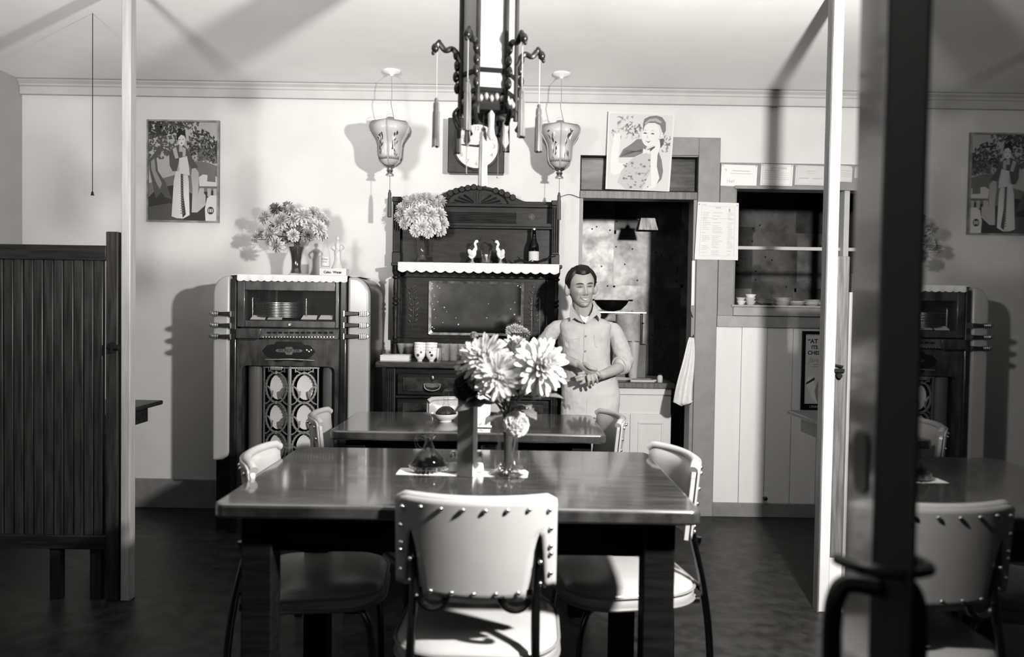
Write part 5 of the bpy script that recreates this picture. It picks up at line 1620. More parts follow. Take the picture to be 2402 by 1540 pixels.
NF = [(1140, 845, 2.18, BIG, 1.15, (-.3, -.8, .5), 'large white chrysanthemum nearest the standing menu card', 'chrysanthemum'),
      (1170, 880, 2.13, BIG2, 1.1, (-.1, -.8, .0), 'large white chrysanthemum drooping at the middle of the near bouquet', 'chrysanthemum'),
      (1262, 862, 2.14, BIG, 1.28, (.45, -.8, .3), 'large shaggy white chrysanthemum on the doorway side of the near bouquet', 'chrysanthemum'),
      (1110, 860, 2.24, MED, 1.3, (-.6, -.6, .3), 'pale chrysanthemum at the jukebox side of the near bouquet', 'chrysanthemum'),
      (1205, 835, 2.3, MED, 1.5, (.1, -.5, .9), 'pale chrysanthemum at the top of the near bouquet between the two largest', 'chrysanthemum'),
      (1222, 868, 2.22, MED, 1.2, (.1, -.8, .5), 'smaller pale chrysanthemum tucked between the two largest blooms', 'chrysanthemum'),
      (1098, 910, 2.2, CARN_D, 1.25, (-.7, -.7, .1), 'dark red carnation hanging over the standing menu card', 'carnation'),
      (1120, 892, 2.17, CARN_M, 1.1, (-.3, -.8, .3), 'mid-toned carnation just above the menu card', 'carnation'),
      (1214, 905, 2.2, CARN_M, 1.1, (.1, -.8, .2), 'mid-toned carnation below the largest blooms of the near bouquet', 'carnation'),
      (1210, 995, 2.16, CARN_W, 1.15, (.25, -1, .25), 'low round white carnation hanging over the rim of the near vase', 'carnation'),
      (1112, 787, 2.3, carn_mesh('flower_head', .012, M_PETALG, 7), 1.0, (-.15, -.3, 1), 'single small bud standing above the near bouquet', 'flower_bud')]
rr = random.Random(3)
for (px, py, Y, me, sc, face, lb, nm) in NF:
    p = U(px, py, Y)
    root = nb + Vector((rr.uniform(-.01, .01), rr.uniform(-.01, .01), .03))
    mid = nb + Vector((rr.uniform(-.014, .014), rr.uniform(-.012, .012), nvh))
    if py > 980: mid = nb + Vector((.0, -.01, nvh + .015))
    t = flower(me, p, face, root, lb, 'flowers in the vase on the near table', nm, scale=sc, mid=mid)
    for (lx, ly, lY, d, L) in {1140: [(1150, 925, 2.2, (-.6, -.5, -.2), .07), (1160, 945, 2.2, (-1, -.4, -.25), .10)], 1262: [(1240, 945, 2.2, (1, -.3, .12), .085), (1225, 960, 2.22, (.5, -.7, -.3), .06)],
                               1170: [(1172, 945, 2.2, (-.2, -.9, .1), .08), (1185, 930, 2.2, (.8, -.6, .3), .09)], 1214: [(1200, 955, 2.18, (.5, -.8, .0), .08), (1190, 965, 2.2, (-.8, -.6, -.5), .07)], 1110: [(1120, 915, 2.22, (-.8, -.2, -.4), .06)], 1222: [(1215, 945, 2.25, (.6, -.4, .6), .07)],
                               1205: [(1200, 915, 2.3, (-.3, -.8, .2), .08)], 1112: [(1122, 815, 2.3, (.8, -.2, .6), .03)]}.get(px, []):
        add_leaf(t, U(lx, ly, lY), d, L, rr.uniform(-.5, .5))

# ------------------------------------------------------------------ things on the near table
def cruet(c, R, h, lab, group, stop=True):
    t = thing('soy_cruet', lab, 'cruet', c, math.radians(4), group)
    pr = [(.0, 0), (.8, 0), (.98, .04), (1.0, .12), (.9, .22), (.62, .34), (.36, .42), (.24, .52), (.2, .62), (.26, .68), (.3, .70)]
    m = MB()
    out = [(max(r, .001) * R, z * h) for r, z in pr]
    m.lathe(out[1:] + [(r * .86, z) for r, z in reversed(out[6:])], (0, 0, 0), 32)
    obj('flask', m, M_GLASS, t, smooth=60)
    obj('soy_sauce', MB().lathe([(r * .97, max(.002, z)) for r, z in out if z <= .35 * h] + [(.36 * R, .40 * h), (0, .40 * h)], (0, 0, 0), 32), M_SOY, t, smooth=60)
    obj('handle', MB().tube(smoothpts([(-.2 * R, 0, .62 * h), (-.55 * R, 0, .68 * h), (-.75 * R, 0, .58 * h), (-.6 * R, 0, .45 * h), (-.36 * R, 0, .40 * h)], 6), .055 * R + .002, 8), M_GLASS, t)
    obj('spout', MB().tube([(.18 * R, 0, .64 * h), (.34 * R, 0, .71 * h)], [.12 * R, .1 * R], 8), M_GLASS, t)
    obj('stopper', MB().lathe([(.14 * R, .66 * h), (.15 * R, .72 * h), (.24 * R, .76 * h), (.3 * R, .85 * h), (.24 * R, .95 * h), (.1 * R, 1.0 * h), (0, h)], (0, 0, 0), 12), M_GLASS, t)
    return t
c = U(1005, 1098, 2.32)
cz = TZ + .0012
sau = thing('saucer', 'fluted glass saucer under the near soy cruet', 'saucer', (c.x, 2.32, cz))
m = MB()
n = 48
vs, fs = [], []
prs = [(.03, 0), (.04, .001), (.055, .012), (.06, .022), (.056, .02), (.04, .007), (.0, .006)]
for r, z in prs:
    for i in range(n):
        k = 1 + (.035 * math.cos(24 * 2 * PI * i / n) if r > .045 else 0)
        vs.append((r * k * math.cos(2 * PI * i / n), r * k * math.sin(2 * PI * i / n), z))
for j in range(len(prs) - 1):
    for i in range(n): fs.append((j * n + i, j * n + (i + 1) % n, (j + 1) * n + (i + 1) % n, (j + 1) * n + i))
m.add(vs, fs)
obj('dish', m, M_GLASS, sau, smooth=60)
rib = MB().box(-.0012, .0012, .042, .059, .006, .02).mesh('rib', M_CHROME)
for i in range(24):
    o = obj('rib', rib, None, sau); o.rotation_euler = (0, 0, 2 * PI * i / 24)
zt = UZ(1000, 990, 2.32)
cruet((c.x, 2.32, cz + .0075), .053, zt - TZ - .005, 'glass soy sauce cruet with stopper on a fluted saucer on the near table', 'soy cruets')
pa, pb = U(932, 1108, 2.3), U(1240, 1112, 2.3)
single('paper_mat', MB().prism([(pa.x, 2.27), (pb.x - .005, 2.255), (pb.x, 2.33), (pb.x - .01, 2.36), (pa.x + .002, 2.36)], TZ + .0002, TZ + .001, plane='XY'), M_PAPER, 'narrow white paper mat under the condiments on the near table', 'mat', ((pa.x + pb.x) / 2, 2.3, TZ))
ca, cb = U(1071, 1118, 2.25), U(1109, 1118, 2.25)
zt = UZ(1090, 922, 2.25)
card = thing('menu_card', 'tall grey folded menu card standing in front of the flower vase', 'menu', ((ca.x + cb.x) / 2, 2.26, TZ + .0012))
obj('front_leaf', MB().add([(ca.x, 2.262, TZ + .0012), (cb.x, 2.235, TZ + .0012), (cb.x, 2.235, zt), (ca.x, 2.262, zt), (ca.x, 2.264, TZ + .0012), (cb.x, 2.237, TZ + .0012), (cb.x, 2.237, zt), (ca.x, 2.264, zt)],
    [(0, 1, 2, 3), (7, 6, 5, 4), (0, 4, 5, 1), (1, 5, 6, 2), (2, 6, 7, 3), (3, 7, 4, 0)]), mat('grey_menu_board', .11, .7, .2, noise=.08, nscale=20), card, world=True)
obj('back_leaf', MB().add([(cb.x - .001, 2.237, TZ + .0012), (cb.x + .01, 2.30, TZ + .0012), (cb.x + .01, 2.30, zt), (cb.x - .001, 2.237, zt), (cb.x - .003, 2.238, TZ + .0012), (cb.x + .008, 2.30, TZ + .0012), (cb.x + .008, 2.30, zt), (cb.x - .003, 2.238, zt)],
    [(0, 1, 2, 3), (7, 6, 5, 4), (0, 4, 5, 1), (1, 5, 6, 2), (2, 6, 7, 3), (3, 7, 4, 0)]), M_PAPER, card, world=True, label='pale back leaf of the folded card')
def shaker(px, py, Y, lab):
    p = U(px, py, Y)
    t = thing('salt_shaker', lab, 'shaker', (p.x, Y, TZ + .0012), 0, 'shakers on the near table')
    obj('shaker_glass', MB().lathe([(.012, 0), (.017, .004), (.018, .014), (.015, .03), (.012, .042), (.011, .048)], (0, 0, 0), 10), M_GLASS, t)
    obj('salt', MB().lathe([(.011, .003), (.0155, .006), (.016, .014), (.0135, .028), (0, .029)], (0, 0, 0), 10), M_PAPER, t)
    obj('shaker_cap', MB().lathe([(.0125, .046), (.013, .056), (.009, .064), (0, .066)], (0, 0, 0), 16), M_CHROME, t)
shaker(1064, 1108, 2.31, 'small glass shaker between the near cruet and the menu card')
shaker(1122, 1108, 2.31, 'small glass shaker between the menu card and the near vase')
p = U(1148, 1108, 2.36)
tm = thing('tumbler', 'small clear tumbler behind the near vase', 'glass', (p.x, 2.36, TZ + .0005))
obj('glass_wall', MB().lathe([(.022, 0), (.025, .002), (.028, .072), (.0265, .072), (.0235, .005), (0, .005)], (0, 0, 0), 24), M_GLASS, tm, smooth=60)
p = U(1214, 1105, 2.36)
ad_ = thing('glass_ashtray', 'low clear glass dish beside the near vase', 'dish', (p.x, 2.37, TZ + .0012))
obj('dish', MB().lathe([(.026, 0), (.034, .018), (.031, .018), (.024, .005), (0, .005)], (0, 0, 0), 12), M_GLASS, ad_)

# ------------------------------------------------------------------ things on the farther table
c = U(1043, 985, 3.36)
bw_ = thing('sauce_bowl', 'white china bowl under the farther soy cruet', 'bowl', (c.x, 3.36, TZ))
obj('bowl_body', MB().lathe([(.03, 0), (.032, .006), (.05, .014), (.062, .034), (.059, .034), (.046, .016), (0, .010)], (0, 0, 0), 28), M_WHITE, bw_, smooth=60)
cruet((c.x + .005, 3.36, TZ + .0115), .05, UZ(1043, 912, 3.36) - TZ - .012, 'glass soy sauce cruet in a white bowl on the farther table', 'soy cruets')
m2a, m2b = U(1115, 985, 3.32), U(1150, 985, 3.32)
zt = UZ(1130, 915, 3.32)
mc = thing('menu_card', 'white menu card standing on the farther table behind the flowers', 'menu', ((m2a.x + m2b.x) / 2, 3.32, TZ))
for nm, (y0, y1) in (('front_leaf', (3.30, 3.325)), ('back_leaf', (3.35, 3.325))):
    obj(nm, MB().add([(m2a.x, y0, TZ), (m2b.x, y0 + .01, TZ), (m2b.x, y1 + .01, zt), (m2a.x, y1, zt), (m2a.x, y0 + .002, TZ), (m2b.x, y0 + .012, TZ), (m2b.x, y1 + .012, zt), (m2a.x, y1 + .002, zt)],
        [(0, 1, 2, 3), (7, 6, 5, 4), (0, 4, 5, 1), (1, 5, 6, 2), (2, 6, 7, 3), (3, 7, 4, 0)]), M_PAPER, mc, world=True)
p = U(1135, 984, 3.24)
nk = MB()
rr = random.Random(8)
nk.grid(lambda u, v: (p.x + (u - .5) * .07, 3.2 + (v - .5) * .05, TZ + .003 + .018 * abs(math.sin(u * 7 + v * 3)) * math.sin(PI * u) * math.sin(PI * v)), 12, 8)
single('paper_napkin', nk, M_PAPER, 'crumpled white paper napkin on the farther table', 'napkin', (p.x, 3.2, TZ), solid=.001, recalc=False)

# ------------------------------------------------------------------ on the jukebox: bottle and advertising figurine
def bottle(c, h, R, lab, m, labelm, words=(), shape=None, name='bottle'):
    t = thing(name, lab, 'bottle', c)
    pr = shape or [(.92, 0), (1, .02), (1, .42), (.9, .52), (.62, .66), (.42, .78), (.36, .9), (.42, .91), (.42, .95), (.36, .955)]
    obj('bottle_glass', MB().lathe([(r * R, z * h) for r, z in pr], (0, 0, 0), 24), m, t, smooth=60)
    obj('crown_cap', MB().lathe([(.44 * R, .95 * h), (.46 * R, .97 * h), (.4 * R, 1.0 * h), (0, h)], (0, 0, 0), 20), M_NICKEL, t)
    lb = obj('paper_label', MB().lathe([(R * 1.012, .07 * h), (R * 1.012, .36 * h)], (0, 0, 0), 28), labelm, t, smooth=60)
    for (w, z, s) in words:
        obj('lettering', text_mb(w, s, (0, -R * 1.03, z * h)), M_INKD, lb)
    return t
p = U(762, 633, 4.36)
hb = UZ(762, 560, 4.36) - JT
fig0 = U(780, 637, 4.36)
fs_ = thing('advertising_figurine', 'advertising stand lettered Calso Water with a slender lady figurine, on the jukebox', 'figurine', (fig0.x, 4.37, JT))
bxa, bxb = UX(749, 636, 4.34), UX(812, 636, 4.34)
hbase = UZ(780, 629, 4.34) - JT
bse = obj('sign_base', MB().box(bxa, bxb, 4.34, 4.42, JT, JT + hbase), M_PAPERG, fs_, world=True, bevel=.002)
obj('lettering', text_mb('Calso  Water', 0.0185, ((bxa + bxb) / 2, 4.338, JT + hbase * .5), bold=.0006), M_INKD, bse, world=True)
fx_ = UX(792, 600, 4.38)
fz = JT + hbase
fh = UZ(792, 554, 4.38) - fz
lady = MB().lathe([(r * fh, z * fh) for r, z in [(.2, 0), (.19, .03), (.13, .15), (.1, .3), (.105, .45), (.11, .52), (.075, .62), (.085, .7), (.1, .76), (.07, .82), (.03, .84), (.03, .87), (.05, .89), (.058, .94), (.045, .985), (0, 1.0)]], (fx_, 4.38, fz), 18, sy=.7)
for s in (-1, 1):
    lady.tube(smoothpts([(fx_ + s * .09 * fh, 4.38, fz + .78 * fh), (fx_ + s * .2 * fh, 4.375, fz + .66 * fh), (fx_ + s * .09 * fh, 4.36, fz + .55 * fh)], 4), .022 * fh, 6)
obj('lady_figure', lady, mat('glazed_figurine', .42, .2, .6, coat=.5), fs_, world=True, smooth=60)
bottle((p.x, 4.375, JT + hbase + .0006), UZ(762, 556, 4.37) - JT - hbase, .0255, 'clear mineral water bottle with a paper label standing on the lettered stand', M_GLASS, M_PAPERG, [('Calso', .29, .015), ('WATER', .2, .008)])

# ------------------------------------------------------------------ on the sideboard shelf
def shp(px, py, Y=4.52): return U(px, py, Y)
p = shp(1252, 614)
bottle((p.x, 4.53, SHT), UZ(1252, 535, 4.53) - SHT, .03, 'dark beer bottle with a foil neck at the doorway end of the sideboard shelf', M_SOY, M_PAPERG, (), [(.92, 0), (1, .02), (1, .45), (.9, .54), (.55, .66), (.42, .75), (.34, .93), (.42, .94), (.42, .96)], 'beer_bottle')
def bird(px, s, lab, spread):
    p = shp(px, 614, 4.5)
    t = thing('crane_figurine', lab, 'figurine', (p.x, 4.5, SHT), 0, 'bird figurines on the sideboard shelf')
    R_ = Matrix.Rotation(s * .6, 3, 'Y')
    m = MB().ell((0, 0, .052), (.021, .02, .03), 14, 10, rot=R_)
    m.tube(smoothpts([(s * .008, 0, .07), (s * .02, -.004, .092), (s * .014, -.006, .115), (s * .022, -.008, .126)], 5), [.012] * 5 + [.008] * 8 + [.009, .007, .006], 8)
    m.ell((s * .024, -.009, .128), (.012, .009, .009), 10, 8)
    obj('bird_body', m, M_WHITE, t, smooth=60)
    obj('beak', MB().tube([(s * .032, -.01, .13), (s * .055, -.012, .143)], [.004, .001], 8), M_BLACK, t)
    for q in (-1, 1):
        obj('wing', MB().ell((-s * .01, q * .016, .06), (.026, .006, .014), 10, 6, rot=Matrix.Rotation(s * (1.0 + spread), 3, 'Y')), M_PAPERG, t)
    obj('tail', MB().tube([(-s * .012, 0, .036), (-s * .03, 0, .014), (-s * .038, 0, .004)], [.012, .007, .003], 8), M_BLACK, t)
    obj('foot', MB().lathe([(.016, 0), (.014, .006), (.007, .012), (.006, .03), (0, .03)], (0, 0, 0), 12), M_INK, t)
bird(1108, 1, 'white and dark bird figurine on the flower vase side of the shelf tumbler', .0)
bird(1174, -1, 'white and dark bird figurine on the beer bottle side of the shelf tumbler', .3)
p = shp(1140, 615, 4.48)
st = thing('tumbler', 'silvery tumbler between the two bird figurines on the sideboard shelf', 'glass', (p.x, 4.48, SHT))
obj('glass_wall', MB().lathe([(.026, 0), (.028, .002), (.033, UZ(1140, 587, 4.48) - SHT), (.031, UZ(1140, 587, 4.48) - SHT), (.026, .004), (0, .004)], (0, 0, 0), 24), M_GLASS, st, smooth=60)
obj('silver_lining', MB().lathe([(.022, .004), (.024, .006), (.0275, .05), (0, .05)], (0, 0, 0), 20), M_NICKEL, st, smooth=60)
a = [shp(1206, 614, 4.47), shp(1222, 610, 4.47), shp(1240, 615, 4.46), shp(1262, 613, 4.45), shp(1282, 606, 4.46), shp(1303, 600, 4.47)]
dw = thing('driftwood_branch', 'dark twisted branch lying in front of the beer bottle', 'branch', (a[2].x, 4.46, SHT))
obj('main_stem', MB().tube(smoothpts([(q.x, q.y, max(q.z, SHT + .008)) for q in a], 5), [.008] * 12 + [.006] * 8 + [.004] * 6, 8), M_BLACK, dw, world=True)
for i, (dx, dz) in enumerate(((-.02, .02), (.02, .014), (-.03, .004))):
    q = a[1 + i]
    obj('twig', MB().tube([(q.x, q.y, max(q.z, SHT + .008)), (q.x + dx, q.y - .01, max(q.z, SHT + .008) + dz)], [.005, .002], 6), M_BLACK, dw, world=True)

# ------------------------------------------------------------------ on the sideboard top
SZ = ZTOP
for i, (px, lab) in enumerate(((912, 'stack of folded white napkins at the jukebox corner of the sideboard'), (942, 'stack of folded white napkins beside the tea cups'))):
    x0, x1 = UX(px - 22, 845, 4.3) + .01, UX(px + 19, 845, 4.3)
    zt = UZ(px, 832, 4.3)
    t = thing('napkin_stack', lab, 'napkins', ((x0 + x1) / 2, 4.33, SZ))
    n = 8
    for k in range(n):
        d = random.uniform(-.002, .002)
        z0 = SZ + .0005 + (zt - SZ) * k / n
        obj('napkin', MB().box(x0 + d, x1 + d, 4.27 + d, 4.39 + d, z0, z0 + (zt - SZ) / n * .85), M_PAPER, t, world=True)
# handleless tea cups nested in two stacks
CH = UZ(985, 805, 4.3) - UZ(985, 843, 4.3)
cup_me = MB().lathe([(.013, 0), (.014, .006), (.02, .011), (.029, .028), (.0325, .056), (.0335, .07), (.0315, .07), (.030, .054), (.026, .028), (.0, .014)], (0, 0, 0), 28).mesh('cup_body', M_WHITE, 60)
mot = MB()
for a in range(0, 360, 120):
    for r in (.009, .006):
        pts = []
        for i in range(14):
            b = 2 * PI * i / 14
            an = math.radians(a - 90) + r * math.cos(b) / .030
            z = .034 + r * math.sin(b)
            R_ = .0305 + (z - .028) * .12 + (.0006 if r < .008 else .0003)
            pts.append((R_ * math.cos(an), R_ * math.sin(an), z))
        mot.poly(pts, 0 if r > .008 else 1)
mot_me = mot.mesh('painted_medallion', [M_INK, M_INKD], recalc=False)
line_me = MB().tube([(.0333 * math.cos(2 * PI * i / 24), .0333 * math.sin(2 * PI * i / 24), .062) for i in range(24)], .0007, 5, closed=True).mesh('rim_line', M_INK)
names = {(0, 0): 'bottom cup of the tea cup stack nearest the napkins', (0, 1): 'middle cup of the tea cup stack nearest the napkins', (0, 2): 'top cup of the tea cup stack nearest the napkins',
         (1, 0): 'bottom cup of the tea cup stack nearest the tumblers', (1, 1): 'middle cup of the tea cup stack nearest the tumblers', (1, 2): 'top cup of the tea cup stack nearest the tumblers'}
for s_, px in enumerate((985, 1012)):
    x = UX(px, 840, 4.28)
    for k in range(3):
        t = thing('tea_cup', 'white china ' + names[(s_, k)], 'cup', (x + random.uniform(-.001, .001), 4.28, SZ + .0008 + k * .0165), random.uniform(-.3, .3), 'stacked tea cups on the sideboard')
        obj('cup_body', cup_me, None, t); obj('painted_medallion', mot_me, None, t); obj('rim_line', line_me, None, t)
x = UX(1029, 838, 4.33)
t = thing('tea_cup', 'single white china tea cup behind the second stack', 'cup', (x, 4.36, SZ + .0008), 1.0, 'stacked tea cups on the sideboard')
obj('cup_body', cup_me, None, t); obj('painted_medallion', mot_me, None, t)
# tumblers
gl_me = MB().lathe([(.02, 0), (.023, .002), (.0275, .095), (.026, .095), (.0215, .006), (0, .006)], (0, 0, 0), 20).mesh('glass_wall', M_GLASST, 60)
k = 0
for row, (Y, pxs) in enumerate(((4.31, (1044, 1064, 1084, 1104)), (4.37, (1036, 1055, 1075, 1095, 1115)))):
    for px in pxs:
        t = thing('tumbler', 'clear water tumbler in the %s row, %s from the tea cups' % (('front', 'back')[row], ('first', 'second', 'third', 'fourth', 'fifth')[pxs.index(px)]), 'glass', (UX(px, 838, Y), Y, SZ + .0006), 0, 'water tumblers on the sideboard')
        obj('glass_wall', gl_me, None, t)
        k += 1
for px in (940, 957):
    x = UX(px, 835, 4.42)
    t = thing('sundae_glass', 'flared glass behind the napkin stacks, the one %s' % ('at the column' if px == 940 else 'nearer the tea cups'), 'glass', (x, 4.45, SZ + .0006), 0, 'flared glasses behind the napkins')
    obj('glass_wall', MB().lathe([(.02, 0), (.02, .004), (.006, .01), (.006, .02), (.016, .04), (.028, .088), (.0265, .088), (.014, .042), (0, .03)], (0, 0, 0), 20), M_GLASST, t, smooth=60)
# reeded dark vase with white flowers by the man's elbow
q = U(1216, 842, 4.4)
rv = thing('reeded_vase', 'dark reeded cylinder vase on the sideboard in front of the mirror', 'vase', (q.x, 4.42, SZ + .0005))
hv = UZ(1216, 780, 4.4) - SZ
rw = (UX(1243, 800, 4.42) - UX(1192, 800, 4.42)) / 2
obj('vase_body', MB().lathe([(rw * .8, 0), (rw * .95, .01), (rw, hv), (rw * .92, hv), (rw * .85, .012), (0, .012)], (0, 0, 0), 30), M_INK if False else mat('smoked_reeded_glass', .025, .2, .6), rv)
for i in range(30):
    a = 2 * PI * i / 30
    obj('reed', MB().cyl((rw * .96 * math.cos(a), rw * .96 * math.sin(a), .006), (rw * 1.0 * math.cos(a), rw * 1.0 * math.sin(a), hv - .002), .0035, n=6), mat('reed_glass', .08, .15, .6), rv)
for i, (px, py) in enumerate(((1198, 776), (1208, 772), (1220, 776), (1230, 782))):
    p = U(px, py, 4.4)
    flower(MUM_W, p, (-.2 + .15 * i, -.5, .8), (q.x, 4.42, SZ + .05), 'white bloom over the rim of the dark reeded vase, %s from the jukebox side' % ('first', 'second', 'third', 'fourth')[i], 'flowers in the dark reeded vase', 'white_chrysanthemum', scale=.75, mid=(q.x, 4.42, SZ + hv * .8))
for i, (px, py, r) in enumerate(((1150, 828, .022), (1188, 826, .022))):
    p = U(px, py + 10, 4.3)
    flower(MED, U(px, py, 4.3), (.1, -.6, .8), (p.x, 4.32, SZ + .004), 'pale flower low on the sideboard behind the near bouquet, %s' % ('beside the tumblers', 'beside the reeded vase')[i], 'low flowers on the sideboard', 'low_flower', scale=.8)

# ------------------------------------------------------------------ kitchen things seen through the doorway
KY = 5.05
kz = UZ(1500, 897, KY)
kx0, kx1 = UX(1330, 900, KY), UX(1575, 900, KY)
kc = thing('kitchen_counter', 'white panelled kitchen counter with a dark wooden top seen through the doorway', 'counter', ((kx0 + kx1) / 2, KY + .3, 0))
obj('counter_top', MB().box(kx0, kx1 + .02, KY - .02, KY + .55, kz - .035, kz), M_MIDW, kc, world=True, bevel=.004)
obj('cabinet_body', MB().box(kx0, kx1, KY + .01, KY + .54, .08, kz - .036), M_BOARD, kc, world=True)
obj('front_rail', MB().box(kx0, kx1, KY - .002, KY + .01, UZ(1500, 925, KY), kz - .036), M_BOARD, kc, world=True, bevel=.002)
dA, dB = UX(1478, 1000, KY), UX(1573, 1000, KY)
dz0, dz1 = .12, UZ(1500, 970, KY)
for a_, b_ in ((dA, dB), (dA - (dB - dA) - .012, dA - .012)):
    d_ = obj('panel_door', MB().box(a_, b_, KY - .008, KY + .01, dz0, dz1), M_BOARD, kc, world=True, bevel=.002)
    w = .05
    obj('moulding', MB().box(a_ + w, b_ - w, KY - .016, KY - .008, dz1 - w - .014, dz1 - w).box(a_ + w, b_ - w, KY - .016, KY - .008, dz0 + w, dz0 + w + .014).box(a_ + w, a_ + w + .014, KY - .016, KY - .008, dz0 + w + .014, dz1 - w - .014).box(b_ - w - .014, b_ - w, KY - .016, KY - .008, dz0 + w + .014, dz1 - w - .014), M_BOARD, d_, world=True, bevel=.003)
obj('plinth', MB().box(kx0, kx1, KY + .05, KY + .5, 0, .08), M_BLACKM, kc, world=True)
# wall shelf with a wok, and cooking vessels
SKY = 5.5
sz_ = UZ(1450, 730, SKY)
shx = (UX(1385, 730, SKY), UX(1517, 730, SKY))
sh = thing('kitchen_shelf', 'thin metal shelf in the kitchen carrying the dark wok', 'shelf', ((shx[0] + shx[1]) / 2, SKY + .15, sz_))
obj('shelf_board', MB().box(shx[0], shx[1], SKY, SKY + .3, sz_ - .014, sz_), M_NICKEL, sh, world=True, bevel=.003)
for px in (1392, 1508):
    x = UX(px, 730, SKY)
    obj('leg', MB().cyl((x, SKY + .05, kz), (x, SKY + .05, sz_ - .014), .01, n=10), M_TUBE, sh, world=True)
x = UX(1440, 715, SKY)
wk_ = thing('wok', 'dark round-bottomed wok lying on the kitchen shelf', 'wok', (x, SKY + .14, sz_))
hw = UZ(1440, 703, SKY) - sz_
obj('wok_bowl', MB().lathe([(.02, .0), (.07, .01), (.11, hw * .6), (.13, hw), (.125, hw), (.1, hw * .6), (.05, .018), (0, .012)], (0, 0, 0), 28), M_BLACK, wk_, smooth=60)
for s in (-1, 1):
    obj('handle', MB().tube([(s * (.128 + .025 * math.sin(a)), .03 * math.cos(a), hw) for a in [PI * i / 8 for i in range(9)]], .006, 8), M_BLACK, wk_)
for (px, r, top, bot, lab, nm, m) in ((1473, .088, 737, 805, 'large shiny cooking pot hanging under the kitchen shelf beside the man', 'cooking_pot', M_CHROME),):
    x = UX(px, 770, 5.45)
    z0, z1 = UZ(px, bot, 5.45), UZ(px, top, 5.45)
    t = thing(nm, 'large shiny cooking pot standing on the stove box behind the man', 'pot', (x, 5.45, z0))
    obj('pot_body', MB().lathe([(r * .95, 0), (r, .01), (r, z1 - z0 - .01), (r * 1.04, z1 - z0), (r * .98, z1 - z0), (r * .96, .01), (0, .01)], (0, 0, 0), 28), mat('pot_aluminium', .5, .4, .5, metal=.2, noise=.25, nscale=10), t, smooth=50)
    for s in (-1, 1): obj('handle', MB().tube([(s * (r + .02 * math.sin(a)), .03 * math.cos(a), (z1 - z0) * .7) for a in [PI * i / 8 for i in range(9)]], .005, 8), M_NICKEL, t)
    sb_ = thing('stove_box', 'low dark stove box under the shiny cooking pot', 'stove', (x, 5.45, kz))
    obj('stove_body', MB().box(x - .12, x + .12, 5.36, 5.54, kz, z0 - .001), M_SHADE2, sb_, world=True, bevel=.006)
    obj('grate', MB().lathe([(.07, z0 - .006), (.07, z0 - .0005), (.06, z0 - .0005), (.06, z0 - .006)], (x, 5.45, 0), 20), M_BLACKM, sb_, world=True)
x = UX(1491, 840, 5.15)
zc_ = UZ(1491, 802, 5.15)
t = thing('metal_tumbler', 'tapering bright metal tumbler standing on the kitchen counter', 'tumbler', (x, 5.25, kz))
obj('tumbler_wall', MB().lathe([(.027, 0), (.03, .004), (.043, zc_ - kz), (.04, zc_ - kz), (.027, .006), (0, .006)], (0, 0, 0), 24), mat('bright_tin', .55, .3, .5, metal=.25), t, smooth=60)
obj('rim', MB().tube([(.043 * math.cos(2 * PI * i / 24), .043 * math.sin(2 * PI * i / 24), zc_ - kz) for i in range(24)], .002, 6, closed=True), M_CHROME, t)
for (px, lab, nm) in ((1456, 'white plate on the kitchen counter by the man\u2019s elbow', 'plate'), (1505, 'cutting board lying on the kitchen counter', 'cutting_board')):
    x = UX(px, 890, 5.12)
    if nm == 'plate':
        t = thing(nm, lab, 'plate', (x, 5.15, kz))
        obj('plate_dish', MB().lathe([(.05, 0), (.055, .004), (.085, .016), (.083, .018), (.05, .008), (0, .007)], (0, 0, 0), 28), M_WHITE, t, smooth=60)
        obj('foot_ring', MB().lathe([(.048, -.0), (.048, .004), (.044, .004), (.044, 0)], (0, 0, 0), 24), M_WHITE, t)
    else:
        t = thing(nm, lab, 'board', (x, 5.14, kz))
        obj('board_slab', MB().box(-.08, .08, -.06, .09, .0005, .014), M_PAPERG, t, bevel=.003)
        obj('handle', MB().box(.08, .14, -.005, .025, .0005, .013), M_PAPERG, t, bevel=.003)
x = UX(1548, 887, 5.1)
t = thing('small_jar', 'small pale jar at the doorway end of the kitchen counter', 'jar', (x, 5.1, kz))
obj('jar_body', MB().lathe([(.016, 0), (.018, .003), (.018, .038), (.013, .044), (.013, .05), (0, .05)], (0, 0, 0), 16), M_PAPERG, t, smooth=60)
obj('lid', MB().lathe([(.0145, .049), (.0145, .058), (0, .059)], (0, 0, 0), 16), M_BLACK, t)
# lamp shade hanging in the kitchen
x, zl_ = UX(1517, 528, 5.6), UZ(1517, 541, 5.6)
hl = UZ(1517, 513, 5.6) - zl_
t = thing('kitchen_lamp', 'pale pyramid lamp shade hanging in the dark kitchen', 'lamp', (x, 5.6, zl_))
obj('lamp_shade', MB().lathe([(.098, 0), (.098, .006), (.07, hl), (.066, hl), (.094, .008), (.094, 0)], (0, 0, 0), 4, rot=PI / 4), mat('pleated_shade', .5, .6, .2, noise=.4, nscale=8, stretch=(6, 6, .4)), t)
obj('cord', MB().cyl((0, 0, hl * .5), (0, 0, 2.7 - zl_), .003, n=6), M_BLACK, t)
obj('socket', MB().lathe([(.02, hl * .6), (.022, hl * .95), (.012, hl * 1.25), (0, hl * 1.3)], (0, 0, 0), 12), M_BLACK, t)
obj('shade_arm', MB().box(-.07, .07, -.004, .004, hl - .006, hl - .002), M_BLACK, t)
